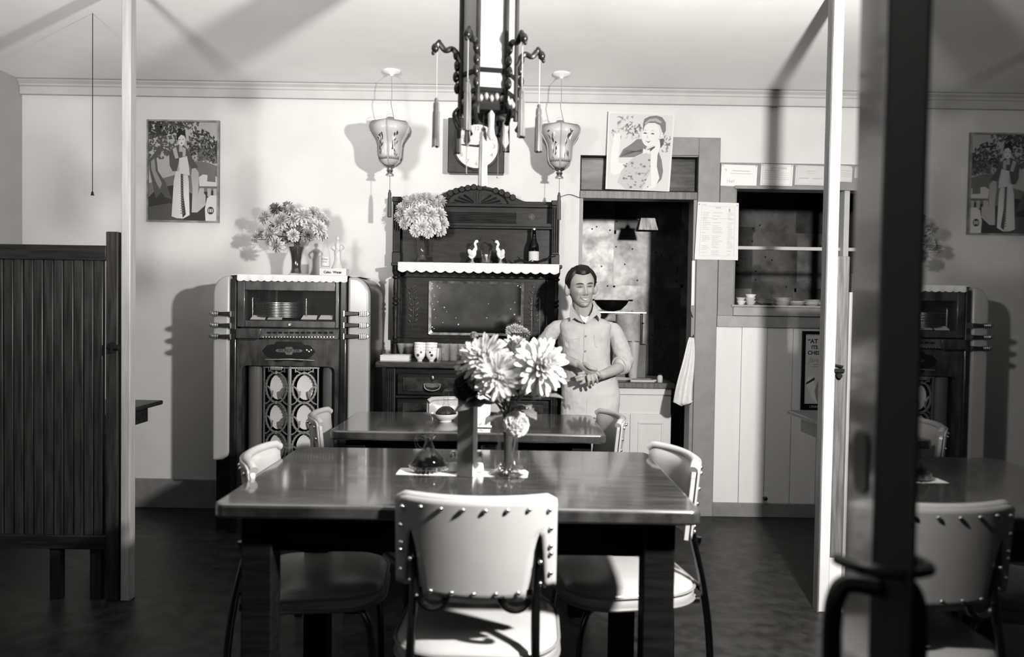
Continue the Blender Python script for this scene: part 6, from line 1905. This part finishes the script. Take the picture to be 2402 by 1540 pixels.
# towel and paper strip on the doorway edge
tx = U(1607, 800, YW - .03)
zt0, zt1 = UZ(1612, 790, YW), UZ(1600, 950, YW)
def towel(u, v):
    z = zt0 + (zt1 - zt0) * v + (.03 * abs(u - .45) * 2 * (1 if v > .95 else 0))
    w = .03 + .09 * v ** .8
    x = tx.x + .05 + (u - 1) * w + .004 * math.sin(v * 6)
    return (x, YW - .05 + .012 * math.sin(u * 11 + v * 2) * (0.3 + v) - .012 * v, z)
tw = thing('towel', 'white towel hanging from a hook on the doorway edge', 'towel', (tx.x, YW - .04, zt0))
obj('cloth', MB().grid(towel, 16, 16), M_CLOTH, tw, world=True, solid=.003, recalc=False)
hk = (tx.x + .045, YW - .023, zt0 + .004)
single('coat_hook', MB().tube(smoothpts([hk, (hk[0], hk[1] - .03, hk[2] - .004), (hk[0] - .004, hk[1] - .04, hk[2] + .012)], 4), .003, 6), M_BLACK, 'small black hook on the door casing holding the towel', 'hook', hk)
x = UX(1624, 660, YW)
zp0, zp1 = UZ(1622, 716, YW), UZ(1624, 612, YW)
ps = thing('fly_swatter', 'narrow pale paddle hanging on the doorway edge below the price sheet', 'paddle', (x, YW - .03, zp0))
obj('blade', MB().box(x - .012, x + .006, YW - .034, YW - .03, zp0, zp1), M_PAPER, ps, world=True, bevel=.001)
obj('dark_end', MB().prism([(x - .014, zp0), (x + .006, zp0), (x + .006, zp0 - .075), (x - .004, zp0 - .06), (x - .013, zp0 - .03)], YW - .034, YW - .031), M_BASE, ps, world=True)
# dishes on the sill of the pass-through
random.seed(17)
DY = YW + .085
for i, (px, n, r) in enumerate(((1738, 2, .03), (1760, 3, .035), (1796, 4, .062), (1832, 5, .062), (1868, 3, .06), (1904, 4, .058), (1932, 3, .05))):
    x = UX(px, 708, DY)
    z = zw0 + .0006
    for k in range(n):
        h = .009 if r > .04 else .02
        pos = ('lowest', 'second', 'third', 'fourth', 'fifth')[k]
        where = ('first', 'second', 'third', 'fourth', 'fifth', 'sixth', 'seventh')[i]
        t = tag(obj('stacked_dish', MB().lathe([(r * .55, 0), (r * .6, .002), (r, h * 1.3), (r * .97, h * 1.3), (r * .55, .004), (0, .004)], (0, 0, 0), 20), M_PAPERG if (i + k) % 3 else M_WHITE, smooth=60),
                '%s dish up in the %s pile from the door casing on the pass-through sill' % (pos, where), 'dish', 'dishes piled on the pass-through sill')
        t.location = (x + random.uniform(-.006, .006), DY, z)
        t.rotation_euler = (random.uniform(-.02, .02), random.uniform(-.03, .03), 0)
        z += h
# ------------------------------------------------------------------ the man
def remeshed(mb, name, mt, vox, smooth_it=4, fac=.5, parent=None, noise=0.0, nscale=.06, world=True, label=None):
    me = mb.mesh(name, mt, None)
    o = bpy.data.objects.new(name, me)
    C.objects.link(o)
    r = o.modifiers.new('r', 'REMESH'); r.mode = 'VOXEL'; r.voxel_size = vox
    s = o.modifiers.new('s', 'SMOOTH'); s.iterations = smooth_it; s.factor = fac
    if noise:
        tx = bpy.data.textures.new('folds', 'CLOUDS'); tx.noise_scale = nscale
        d = o.modifiers.new('d', 'DISPLACE'); d.texture = tx; d.strength = noise; d.mid_level = .5; d.texture_coords = 'GLOBAL'
    bpy.context.view_layer.update()
    dg = bpy.context.evaluated_depsgraph_get()
    nm = bpy.data.meshes.new_from_object(o.evaluated_get(dg))
    bpy.data.objects.remove(o)
    nm.materials.clear(); nm.materials.append(mt)
    nm.shade_smooth()
    return obj(name, nm, None, parent, world=world, label=label)
def chain(m, pts, rs, n=14, sub=6, sq=1.0, up=None):
    """tapering limb through joints with rounded ends"""
    k = len(pts)
    P_ = smoothpts(pts, sub)
    R_ = []
    for i in range(k - 1):
        for j in range(sub): R_.append(rs[i] + (rs[i + 1] - rs[i]) * j / sub)
    R_.append(rs[-1])
    m.tube(P_, R_, n, sq=sq, up=up)
    for i in (0, -1): m.ell(P_[i], R_[i] * .98, 12, 8)
def loft(m, rings, n=28):
    """stack of ellipses (cx, cy, z, rx, ry, power)"""
    vs, fs = [], []
    for (cx, cy, z, rx, ry, pw) in rings:
        for i in range(n):
            a = 2 * PI * i / n
            c_, s_ = math.cos(a), math.sin(a)
            vs.append((cx + rx * math.copysign(abs(c_) ** pw, c_), cy + ry * math.copysign(abs(s_) ** pw, s_), z))
    for j in range(len(rings) - 1):
        for i in range(n): fs.append((j * n + i, j * n + (i + 1) % n, (j + 1) * n + (i + 1) % n, (j + 1) * n + i))
    fs += [tuple(range(n)), tuple((len(rings) - 1) * n + i for i in range(n))]
    m.add(vs, fs)
YM = 4.12
def L_(px, py, d=0.0): return U(px, py, YM + d)
man = thing('person', 'man in a pale khaki shirt and trousers leaning on the sideboard with clasped hands', 'person', (L_(1385, 900).x, YM, 0))
# joints (image-left arm is his right)
shA, shB = L_(1305, 771, .02), L_(1436, 775, .02)
elA, elB = L_(1268, 826, .06), L_(1464, 852, -.02)
wrA, wrB = L_(1352, 852, -.15), L_(1414, 878, -.16)
nk0, nk1 = L_(1372, 748, .02), L_(1366, 706, -.005)
hd = L_(1363, 674, -.02)
sc_ = YM / FPX
def pxm(v): return v * sc_
body = MB()
# torso core, pelvis, legs (under the clothes)
ctr = lambda py, dx=0: L_(1376 + dx, py)
tor = []
for (py, x0, x1, ry) in ((752, 1330, 1412, .07), (775, 1308, 1440, .085), (815, 1312, 1436, .09), (860, 1322, 1436, .085), (900, 1324, 1446, .09), (945, 1326, 1450, .085)):
    a, b = L_(x0, py), L_(x1, py)
    tor.append(((a.x + b.x) / 2, YM + .01, (a.z + b.z) / 2, (b.x - a.x) / 2 * .9, ry, .85))
loft(body, tor)
chain(body, [L_(1348, 945), L_(1345, 1060), (L_(1342, 1060).x, YM + .02, .26), (L_(1342, 1060).x, YM + .03, .07)], [.07, .055, .045, .035])
chain(body, [L_(1418, 945), L_(1412, 1060, -.03), (L_(1420, 1060).x, YM - .02, .26), (L_(1424, 1060).x, YM + .0, .07)], [.07, .055, .045, .035])
# neck and arms
chain(body, [nk0, nk1, hd], [.062, .056, .05])
chain(body, [nk0 - Vector((0, 0, .02)), (shA + nk0) / 2 - Vector((0, 0, .012)), shA], [.045, .032, .03]); chain(body, [nk0 - Vector((0, 0, .02)), (shB + nk0) / 2 - Vector((0, 0, .012)), shB], [.045, .032, .03])
chain(body, [shA, elA], [.03, .03]); chain(body, [shB, elB], [.03, .03])
chain(body, [elA, elA + (wrA - elA) * .4 + Vector((0, 0, .002)), wrA], [.03, .034, .024], sq=.9)
chain(body, [elB, elB + (wrB - elB) * .4 + Vector((0, -.01, -.006)), wrB], [.03, .034, .025], sq=.9)
# hands: his right (image left) lies over his left
def hand(wr, knk, fdirs, thumb, w):
    """wrist, centre of the knuckles, finger polylines"""
    d = (knk - wr)
    body.tube([wr, wr + d * .35, wr + d * .75, knk], [.022, .03, .034, .03], 12, sq=.52, up=w)
    for pts, r in fdirs: chain(body, pts, [r, r * .95, r * .85, r * .72][:len(pts)], 10, 3)
    chain(body, thumb, [.0115, .011, .0095, .008][:len(thumb)], 10, 3)
kA = L_(1392, 878, -.205)
HA = []
for i, (px, py, tx, ty, r) in enumerate(((1402, 876, 1408, 884, .0085), (1398, 882, 1401, 896, .009), (1391, 885, 1391, 902, .009), (1383, 886, 1380, 903, .0085))):
    b_ = L_(px - 4, py - 4, -.212); t_ = L_(tx, ty, -.205)
    HA.append(([b_, b_ + (t_ - b_) * .5 + Vector((.002, -.012, .002)), t_], r))
hand(wrA + Vector((.0, -.005, 0)), kA, HA, [wrA + (kA - wrA) * .35 + Vector((.01, -.02, .02)), L_(1384, 862, -.225), L_(1398, 866, -.225)], (0, 1, .9))
kB = L_(1380, 886, -.175)
HB = []
for i, (px, py, tx, ty, r) in enumerate(((1374, 874, 1357, 876, .0085), (1372, 880, 1351, 885, .009), (1373, 887, 1353, 892, .0085), (1376, 893, 1362, 900, .008))):
    b_ = L_(px, py, -.18); t_ = L_(tx, ty, -.185)
    HB.append(([b_, b_ + (t_ - b_) * .5 + Vector((0, -.01, .002)), t_], r))
hand(wrB, kB, HB, [wrB + (kB - wrB) * .35 + Vector((0, -.012, .014)), L_(1398, 873, -.21), L_(1390, 868, -.215)], (0, 1, .7))
# head: built about its own axes, then turned towards the image right and tilted
HR = Euler((math.radians(2), math.radians(-4), math.radians(11))).to_matrix()
hH = pxm(91) / 2 * 1.0          # half height of the head
def gs(x, z, cx, cz, sx, sz): return math.exp(-((x - cx) / sx) ** 2 - ((z - cz) / sz) ** 2)
def tab(t, z):
    """smooth table lookup; the end rows close like a sphere"""
    for i in range(len(t) - 1):
        (z0, r0), (z1, r1) = t[i], t[i + 1]
        if z <= z1 + 1e-9:
            f = min(1, max(0, (z - z0) / (z1 - z0)))
            if r0 == 0: return r1 * math.sqrt(max(0, 1 - (1 - f) ** 2))
            if r1 == 0: return r0 * math.sqrt(max(0, 1 - f ** 2))
            pr, nx = t[max(0, i - 1)], t[min(len(t) - 1, i + 2)]
            m0 = (r1 - pr[1]) / (z1 - pr[0]) if i > 1 else (r1 - r0) / (z1 - z0)
            m1 = (nx[1] - r0) / (nx[0] - z0) if i < len(t) - 3 else (r1 - r0) / (z1 - z0)
            h = z1 - z0
            return (2 * f ** 3 - 3 * f * f + 1) * r0 + (f ** 3 - 2 * f * f + f) * h * m0 + (-2 * f ** 3 + 3 * f * f) * r1 + (f ** 3 - f * f) * h * m1
    return 0
T_X = [(-1, 0), (-.93, .27), (-.78, .40), (-.5, .53), (-.2, .62), (.1, .66), (.4, .67), (.7, .55), (.86, .40), (1, 0)]
T_F = [(-1, 0), (-.93, .66), (-.8, .70), (-.5, .72), (-.2, .75), (.1, .78), (.4, .78), (.7, .65), (.86, .47), (1, 0)]
T_B = [(-1, 0), (-.93, .12), (-.75, .25), (-.5, .42), (-.2, .66), (.1, .84), (.4, .88), (.7, .70), (.86, .5), (1, 0)]
def headpt(u, v):
    """unit head: x across, -y forward, z up; z in -1..1, half widths and depths from the tables"""
    ph = -PI / 2 + PI * v
    a = 2 * PI * u
    z = math.sin(ph)
    x, y = math.sin(a), -math.cos(a)
    x = math.copysign(abs(x) ** .92, x)
    X = x * tab(T_X, z)
    Yy = y * (tab(T_B, z) if y > 0 else tab(T_F, z))
    Z = z
    f = max(0.0, -y)
    if y < 0:
        g = 0
        g += .20 * gs(X, z, 0, -.27, .10, .13) + .11 * gs(X, z, 0, -.03, .07, .2)             # nose
        g += .06 * (gs(X, z, .11, -.32, .06, .06) + gs(X, z, -.11, -.32, .06, .06))           # nostrils
        g -= .10 * (gs(X, z, .27, .05, .14, .085) + gs(X, z, -.27, .05, .14, .085))           # eye sockets
        g += .05 * (gs(X, z, .27, .04, .10, .05) + gs(X, z, -.27, .04, .10, .05))             # lids
        g += .05 * (gs(X, z, .26, .20, .2, .07) + gs(X, z, -.26, .20, .2, .07))               # brow
        g += .10 * (gs(X, z, .36, -.22, .13, .14) + gs(X, z, -.36, -.22, .13, .14))           # smiling cheeks
        g -= .075 * (gs(X, z, .27 + .25 * (-.4 - z), -.44, .035, .16) + gs(X, z, -.27 - .25 * (-.4 - z), -.44, .035, .16))   # smile folds
        g += .055 * gs(X, z, 0, -.49, .22, .05) + .06 * gs(X, z, 0, -.69, .19, .05)           # lips
        g -= .05 * gs(X, z, 0, -.58, .24, .05)                                                # open mouth
        g += .06 * gs(X, z, 0, -.88, .16, .10) - .03 * gs(X, z, 0, -.77, .2, .04)             # chin
        Yy -= g * min(1, f * 1.6)
    return Vector((X, Yy, Z)) * hH
def HW_(p): return hd + HR @ Vector(p)
hm = MB().grid(lambda u, v: HW_(headpt(u, v)), 96, 72, closed_u=True)
body.merge(hm)
for s in (-1, 1):
    e = MB()
    e.ell((0, 0, 0), (.016, .026, .037), 14, 10, rot=Matrix.Rotation(s * .5, 3, 'Z') @ Matrix.Rotation(-.2, 3, 'X'))
    e2 = MB().tube([(s * .004 + s * .012 * 0, .018 * math.cos(a), .03 * math.sin(a)) for a in [PI * (-.3 + 1.5 * i / 12) for i in range(13)]], .006, 8)
    for q in (e, e2):
        q.v = [tuple(HW_(Vector(p) + Vector((s * (hH * .70), .014, -.006)))) for p in q.v]
        body.merge(q)
# feet
for x in (L_(1342, 1060).x, L_(1424, 1060).x):
    body.ell((x, YM - .03, .045), (.042, .11, .04), 14, 10)
remeshed(body, 'body', M_SKIN, .0032, 2, .5, man)
# face details
def facept(X, z, lift=.0):
    """point of the face front at (X, z) in unit-head terms"""
    best = None
    v = math.asin(max(-1, min(1, z))) / PI + .5
    for k in range(-40, 41):
        u = k / 41 * .25
        p = headpt(u % 1.0, v)
        if best is None or abs(p.x / hH - X) < best[0]: best = (abs(p.x / hH - X), p)
    p = best[1]
    return HW_(p + Vector((0, -lift, 0)))
M_LIP = mat('lip', .2, .5, .3); M_TEETH = mat('teeth', .42, .3, .4); M_BROW = mat('brow_hair', .03, .7, .2)
for s in (-1, 1):
    c_ = .27 * s
    eye = MB()
    top = [facept(c_ + dx, .035 + .028 * (1 - (dx / .15) ** 2), .0016) for dx in (-.15, -.1, -.05, 0, .05, .1, .15)]
    bot = [facept(c_ + dx, .035 - .02 * (1 - (dx / .15) ** 2), .0016) for dx in (.1, .05, 0, -.05, -.1)]
    eye.poly([tuple(p) for p in top + bot])
    obj('eye', eye, mat('eye_white', .09, .3, .4), man, world=True, solid=.001, recalc=False)
    obj('iris', MB().ell(facept(c_ + .02, .038, .0018), (.0042, .0014, .0032), 10, 6), M_INKD, man, world=True)
    obj('eyelid_line', MB().tube([p + HR @ Vector((0, -.0006, .0004)) for p in top], .0011, 6), M_BROW, man, world=True)
    obj('eyebrow', MB().tube([facept(c_ + dx, .19 + .035 * (1 - ((dx - .02 * s) / .2) ** 2), .001) for dx in (-.18, -.09, 0, .09, .18)], [.0012, .0028, .0034, .003, .0012], 8), M_BROW, man, world=True)
    obj('nostril', MB().ell(facept(.085 * s, -.365, .0006), (.0028, .0015, .0018), 8, 6), M_BROW, man, world=True)
xs_m = [-.235, -.16, -.08, 0, .08, .16, .235]
up = [facept(x, -.515 - .02 * (1 - (x / .22) ** 2) + .03 * (x / .22) ** 2, .0018) for x in xs_m]
lo_ = [facept(x, -.60 - .045 * (1 - (x / .22) ** 2) + .115 * (x / .22) ** 2, .0018) for x in xs_m]
tg = MB()
fw = HR @ Vector((0, -.0028, 0))
rows_ = [[u_ + (l_ - u_) * q + fw * (1 + .5 * math.sin(PI * q)) for u_, l_ in zip(up, lo_)] for q in (0, .35, .7, 1)]
tg.add([tuple(p) for r in rows_ for p in r], [(7 * j + i, 7 * j + i + 1, 7 * j + 8 + i, 7 * j + 7 + i) for j in range(3) for i in range(6)])
obj('teeth', tg, M_TEETH, man, world=True, solid=.0008, recalc=True, smooth=60)
obj('upper_lip', MB().tube([p + HR @ Vector((0, -.003, 0)) for p in up], [.001, .0014, .0018, .0017, .0018, .0014, .001], 8), M_LIP, man, world=True)
obj('lower_lip', MB().tube([p + HR @ Vector((0, -.003, 0)) for p in lo_], [.001, .0016, .0022, .0024, .0022, .0016, .001], 8), M_LIP, man, world=True)
# hair: cap over the skull, parted and swept back
hair = MB()
def hairpt(u, v):
    vv = .40 + .60 * v
    p = headpt(u, vv)
    z = p.z / hH
    a = (u + .5) % 1.0 - .5
    front = max(0, math.cos(2 * PI * a))
    th = .055 + .05 * front * max(0, z) + .012 * math.sin(a * 60 + z * 9)
    d = p.normalized()
    return p + d * th * hH
def hairline(u):
    a = abs((u + .5) % 1.0 - .5) * 2         # 0 front, 1 back
    if a < .26: return .735 - .02 * math.cos(a * 12)
    if a < .42: return .735 - (.735 - .5) * (a - .26) / .16
    if a < .5: return .5 - .02 * (a - .42) / .08
    return .48 - .16 * min(1, (a - .5) / .3)
def hp(u, v):
    h0 = hairline(u)
    vv = h0 + (1 - h0) * v
    p = headpt(u % 1.0, vv)
    z = p.z / hH
    a = (u + .5) % 1.0 - .5
    front = max(0, math.cos(2 * PI * a))
    th = (.03 + .10 * min(1, v * 5)) * (1 + .25 * front) + .01 * math.sin(a * 70 + v * 5)
    part = math.exp(-((p.x / hH + .28) / .06) ** 2) * (.05 if z > .5 else 0)
    d = (p + Vector((0, 0, .1 * hH))).normalized()
    return HW_(p + d * (th - part) * hH)
obj('hair', MB().grid(hp, 96, 24, closed_u=True), M_HAIR, man, world=True, smooth=60, solid=.002, recalc=False)
# shirt
sh_ = MB()
rings = []
for (py, x0, x1, ry) in ((744, 1338, 1404, .066), (750, 1318, 1424, .078), (760, 1310, 1434, .088), (790, 1314, 1432, .100), (820, 1316, 1431, .104), (850, 1317, 1432, .104), (872, 1317, 1440, .104), (892, 1317, 1448, .104)):
    a, b = L_(x0, py), L_(x1, py)
    rings.append(((a.x + b.x) / 2, YM + .01, (a.z + b.z) / 2, (b.x - a.x) / 2, ry, .82))
loft(sh_, rings)
shirt = remeshed(sh_, 'shirt', M_SHIRT, .006, 5, .5, man, noise=.014, nscale=.07)
slA, slB = MB(), MB()
chain(slA, [(shA + nk0) / 2 + Vector((.012, 0, -.004)), shA + Vector((-.004, -.004, 0)), shA * .55 + elA * .45 + Vector((-.012, -.004, 0)), elA + Vector((-.004, .0, .002)), elA + (wrA - elA) * .30], [.03, .043, .045, .047, .043], 18)
chain(slB, [(shB + nk0) / 2 + Vector((-.012, 0, -.004)), shB + Vector((.004, -.004, 0)), shB * .55 + elB * .45 + Vector((.012, -.004, 0)), elB + Vector((.006, .0, .010)), elB + (wrB - elB) * .16], [.03, .043, .045, .046, .044], 18)
for sl in (slA, slB): remeshed(sl, 'sleeve', M_SHIRT, .005, 4, .5, man, noise=.016, nscale=.05)
# rolled cuffs
for el, wr, f in ((elA, wrA, .34), (elB, wrB, .20)):
    d = (wr - el).normalized()
    p = el + (wr - el) * f
    u = d.cross(Vector((0, 0, 1))).normalized(); w = d.cross(u)
    for k in (0, 1):
        q = p - d * .020 * k
        rr_ = .043 + .003 * k
        obj('rolled_cuff', MB().tube([q + (u * math.cos(a) + w * math.sin(a)) * rr_ for a in [2 * PI * i / 24 for i in range(24)]], .0085, 8, closed=True), M_SHIRT, man, world=True)
# front surface of the shirt, found by casting rays onto it
from mathutils.bvhtree import BVHTree
smesh = shirt.data
bvh = BVHTree.FromPolygons([tuple(v.co + man.location) for v in smesh.vertices], [tuple(p.vertices) for p in smesh.polygons])
def onshirt(px, py, lift=.002):
    o = Vector((0, 0, CAM_H))
    d = (L_(px, py) - o).normalized()
    hit = bvh.ray_cast(o, d)
    p = hit[0] if hit[0] is not None else L_(px, py, -.1)
    return p - d * lift
def patch(px_pts, th=.0016, lift=.003):
    """thin cloth piece lying on the shirt, outline in photo pixels"""
    m = MB()
    fr = [onshirt(x, y, lift + th) for x, y in px_pts]; bk = [onshirt(x, y, lift - .004) for x, y in px_pts]
    n = len(fr)
    m.add(fr + bk, [tuple(range(n)), tuple(range(2 * n - 1, n - 1, -1))] + [(i, i + n, (i + 1) % n + n, (i + 1) % n) for i in range(n)])
    return m
obj('placket', patch([(1370, 772), (1378, 771), (1378, 790), (1378, 810), (1377, 830), (1376, 850), (1368, 850), (1369, 830), (1370, 810), (1370, 790)]), M_SHIRT, man, world=True)
for x0, x1 in ((1325, 1360), (1394, 1430)):
    pk = obj('pocket', patch([(x0, 786), (x1, 787), (x1, 800), (x1 - 1, 812), (x1 - 8, 816), (x0 + 8, 816), (x0 + 1, 811), (x0, 800)], .0006, .0012), M_SHIRT, man, world=True)
    obj('pocket_flap', patch([(x0 - 1, 785), (x1 + 1, 786), (x1 + 1, 793), ((x0 + x1) / 2, 796), (x0 - 1, 792)], .0008, .0022), M_SHIRT, pk, world=True)
for (x, y) in ((1374, 757), (1374, 788), (1373, 823)):
    q = onshirt(x, y, .005)
    obj('button', MB().lathe([(.0055, 0), (.0055, -.0022), (.003, -.0022), (0, -.0018)], tuple(q), 12, axis='Y'), mat('button_horn', .12, .35, .4), man, world=True)
# undershirt at the open neck and the collar
def flat(pts, Yoff, th=.004):
    m = MB()
    ps = [L_(px, py, Yoff + e) for px, py, e in pts]
    n = len(ps)
    m.add([tuple(p) for p in ps] + [tuple(p + Vector((0, th, 0))) for p in ps], [tuple(range(n)), tuple(range(2 * n - 1, n - 1, -1))] + [(i, i + n, (i + 1) % n + n, (i + 1) % n) for i in range(n)])
    return m
obj('undershirt', flat([(1360, 738, .0), (1372, 744, -.012), (1386, 739, 0), (1380, 752, -.02), (1374, 758, -.025), (1366, 750, -.02)], -.078), M_CLOTH, man, world=True)
obj('collar', flat([(1340, 711, .05), (1345, 722, .0), (1356, 738, -.03), (1366, 750, -.04), (1371, 757, -.045), (1358, 752, -.042), (1348, 745, -.035), (1338, 752, -.03), (1336, 738, .0), (1338, 722, .03)], -.06, .006), M_SHIRT, man, world=True, bevel=.001)
obj('collar', flat([(1388, 706, .04), (1392, 716, .0), (1389, 730, -.03), (1380, 746, -.04), (1374, 757, -.045), (1388, 748, -.042), (1400, 738, -.035), (1408, 752, -.03), (1410, 738, .0), (1402, 720, .03)], -.06, .006), M_SHIRT, man, world=True, bevel=.001)
obj('collar_band', MB().tube([nk0 + Vector((.062 * math.cos(a), .062 * math.sin(a) - .005, .022 + .018 * math.sin(a))) for a in [PI * (-.12 + 1.24 * i / 20) for i in range(21)]], [.006] * 21, 8), M_SHIRT, man, world=True)
# trousers
tr = MB()
rings = []
for (py, x0, x1, ry) in ((872, 1319, 1444, .098), (890, 1317, 1450, .104), (920, 1317, 1455, .108), (950, 1319, 1454, .104), (975, 1322, 1452, .096)):
    a, b = L_(x0, py), L_(x1, py)
    rings.append(((a.x + b.x) / 2, YM + .012, (a.z + b.z) / 2, (b.x - a.x) / 2, ry, .85))
loft(tr, rings)
xa, xb_ = L_(1346, 1060).x, L_(1415, 1060).x
chain(tr, [L_(1350, 945, .01), L_(1347, 1010, .0), (xa, YM + .0, .45), (xa, YM + .02, .25), (xa, YM + .03, .10)], [.078, .076, .066, .06, .058], 18)
chain(tr, [L_(1416, 945, .01), L_(1412, 1010, -.02), (xb_, YM - .03, .45), (xb_ + .01, YM - .01, .25), (xb_ + .016, YM + .0, .10)], [.08, .076, .066, .06, .058], 18)
trs = remeshed(tr, 'trousers', M_TROU, .006, 4, .5, man, noise=.012, nscale=.08)
bvh = BVHTree.FromPolygons([tuple(v.co + man.location) for v in trs.data.vertices], [tuple(p.vertices) for p in trs.data.polygons])
obj('fly_seam', patch([(1377, 902), (1380, 902), (1380, 940), (1379, 968), (1376, 968), (1377, 940)], .001, .0015), M_TROU, man, world=True)
for x in (xa, xb_ + .016):
    obj('shoe', MB().ell((x, YM - .035, .05), (.047, .125, .046), 16, 10).box(x - .042, x + .042, YM - .15, YM + .075, .0, .016), M_BLACK, man, world=True, smooth=60)
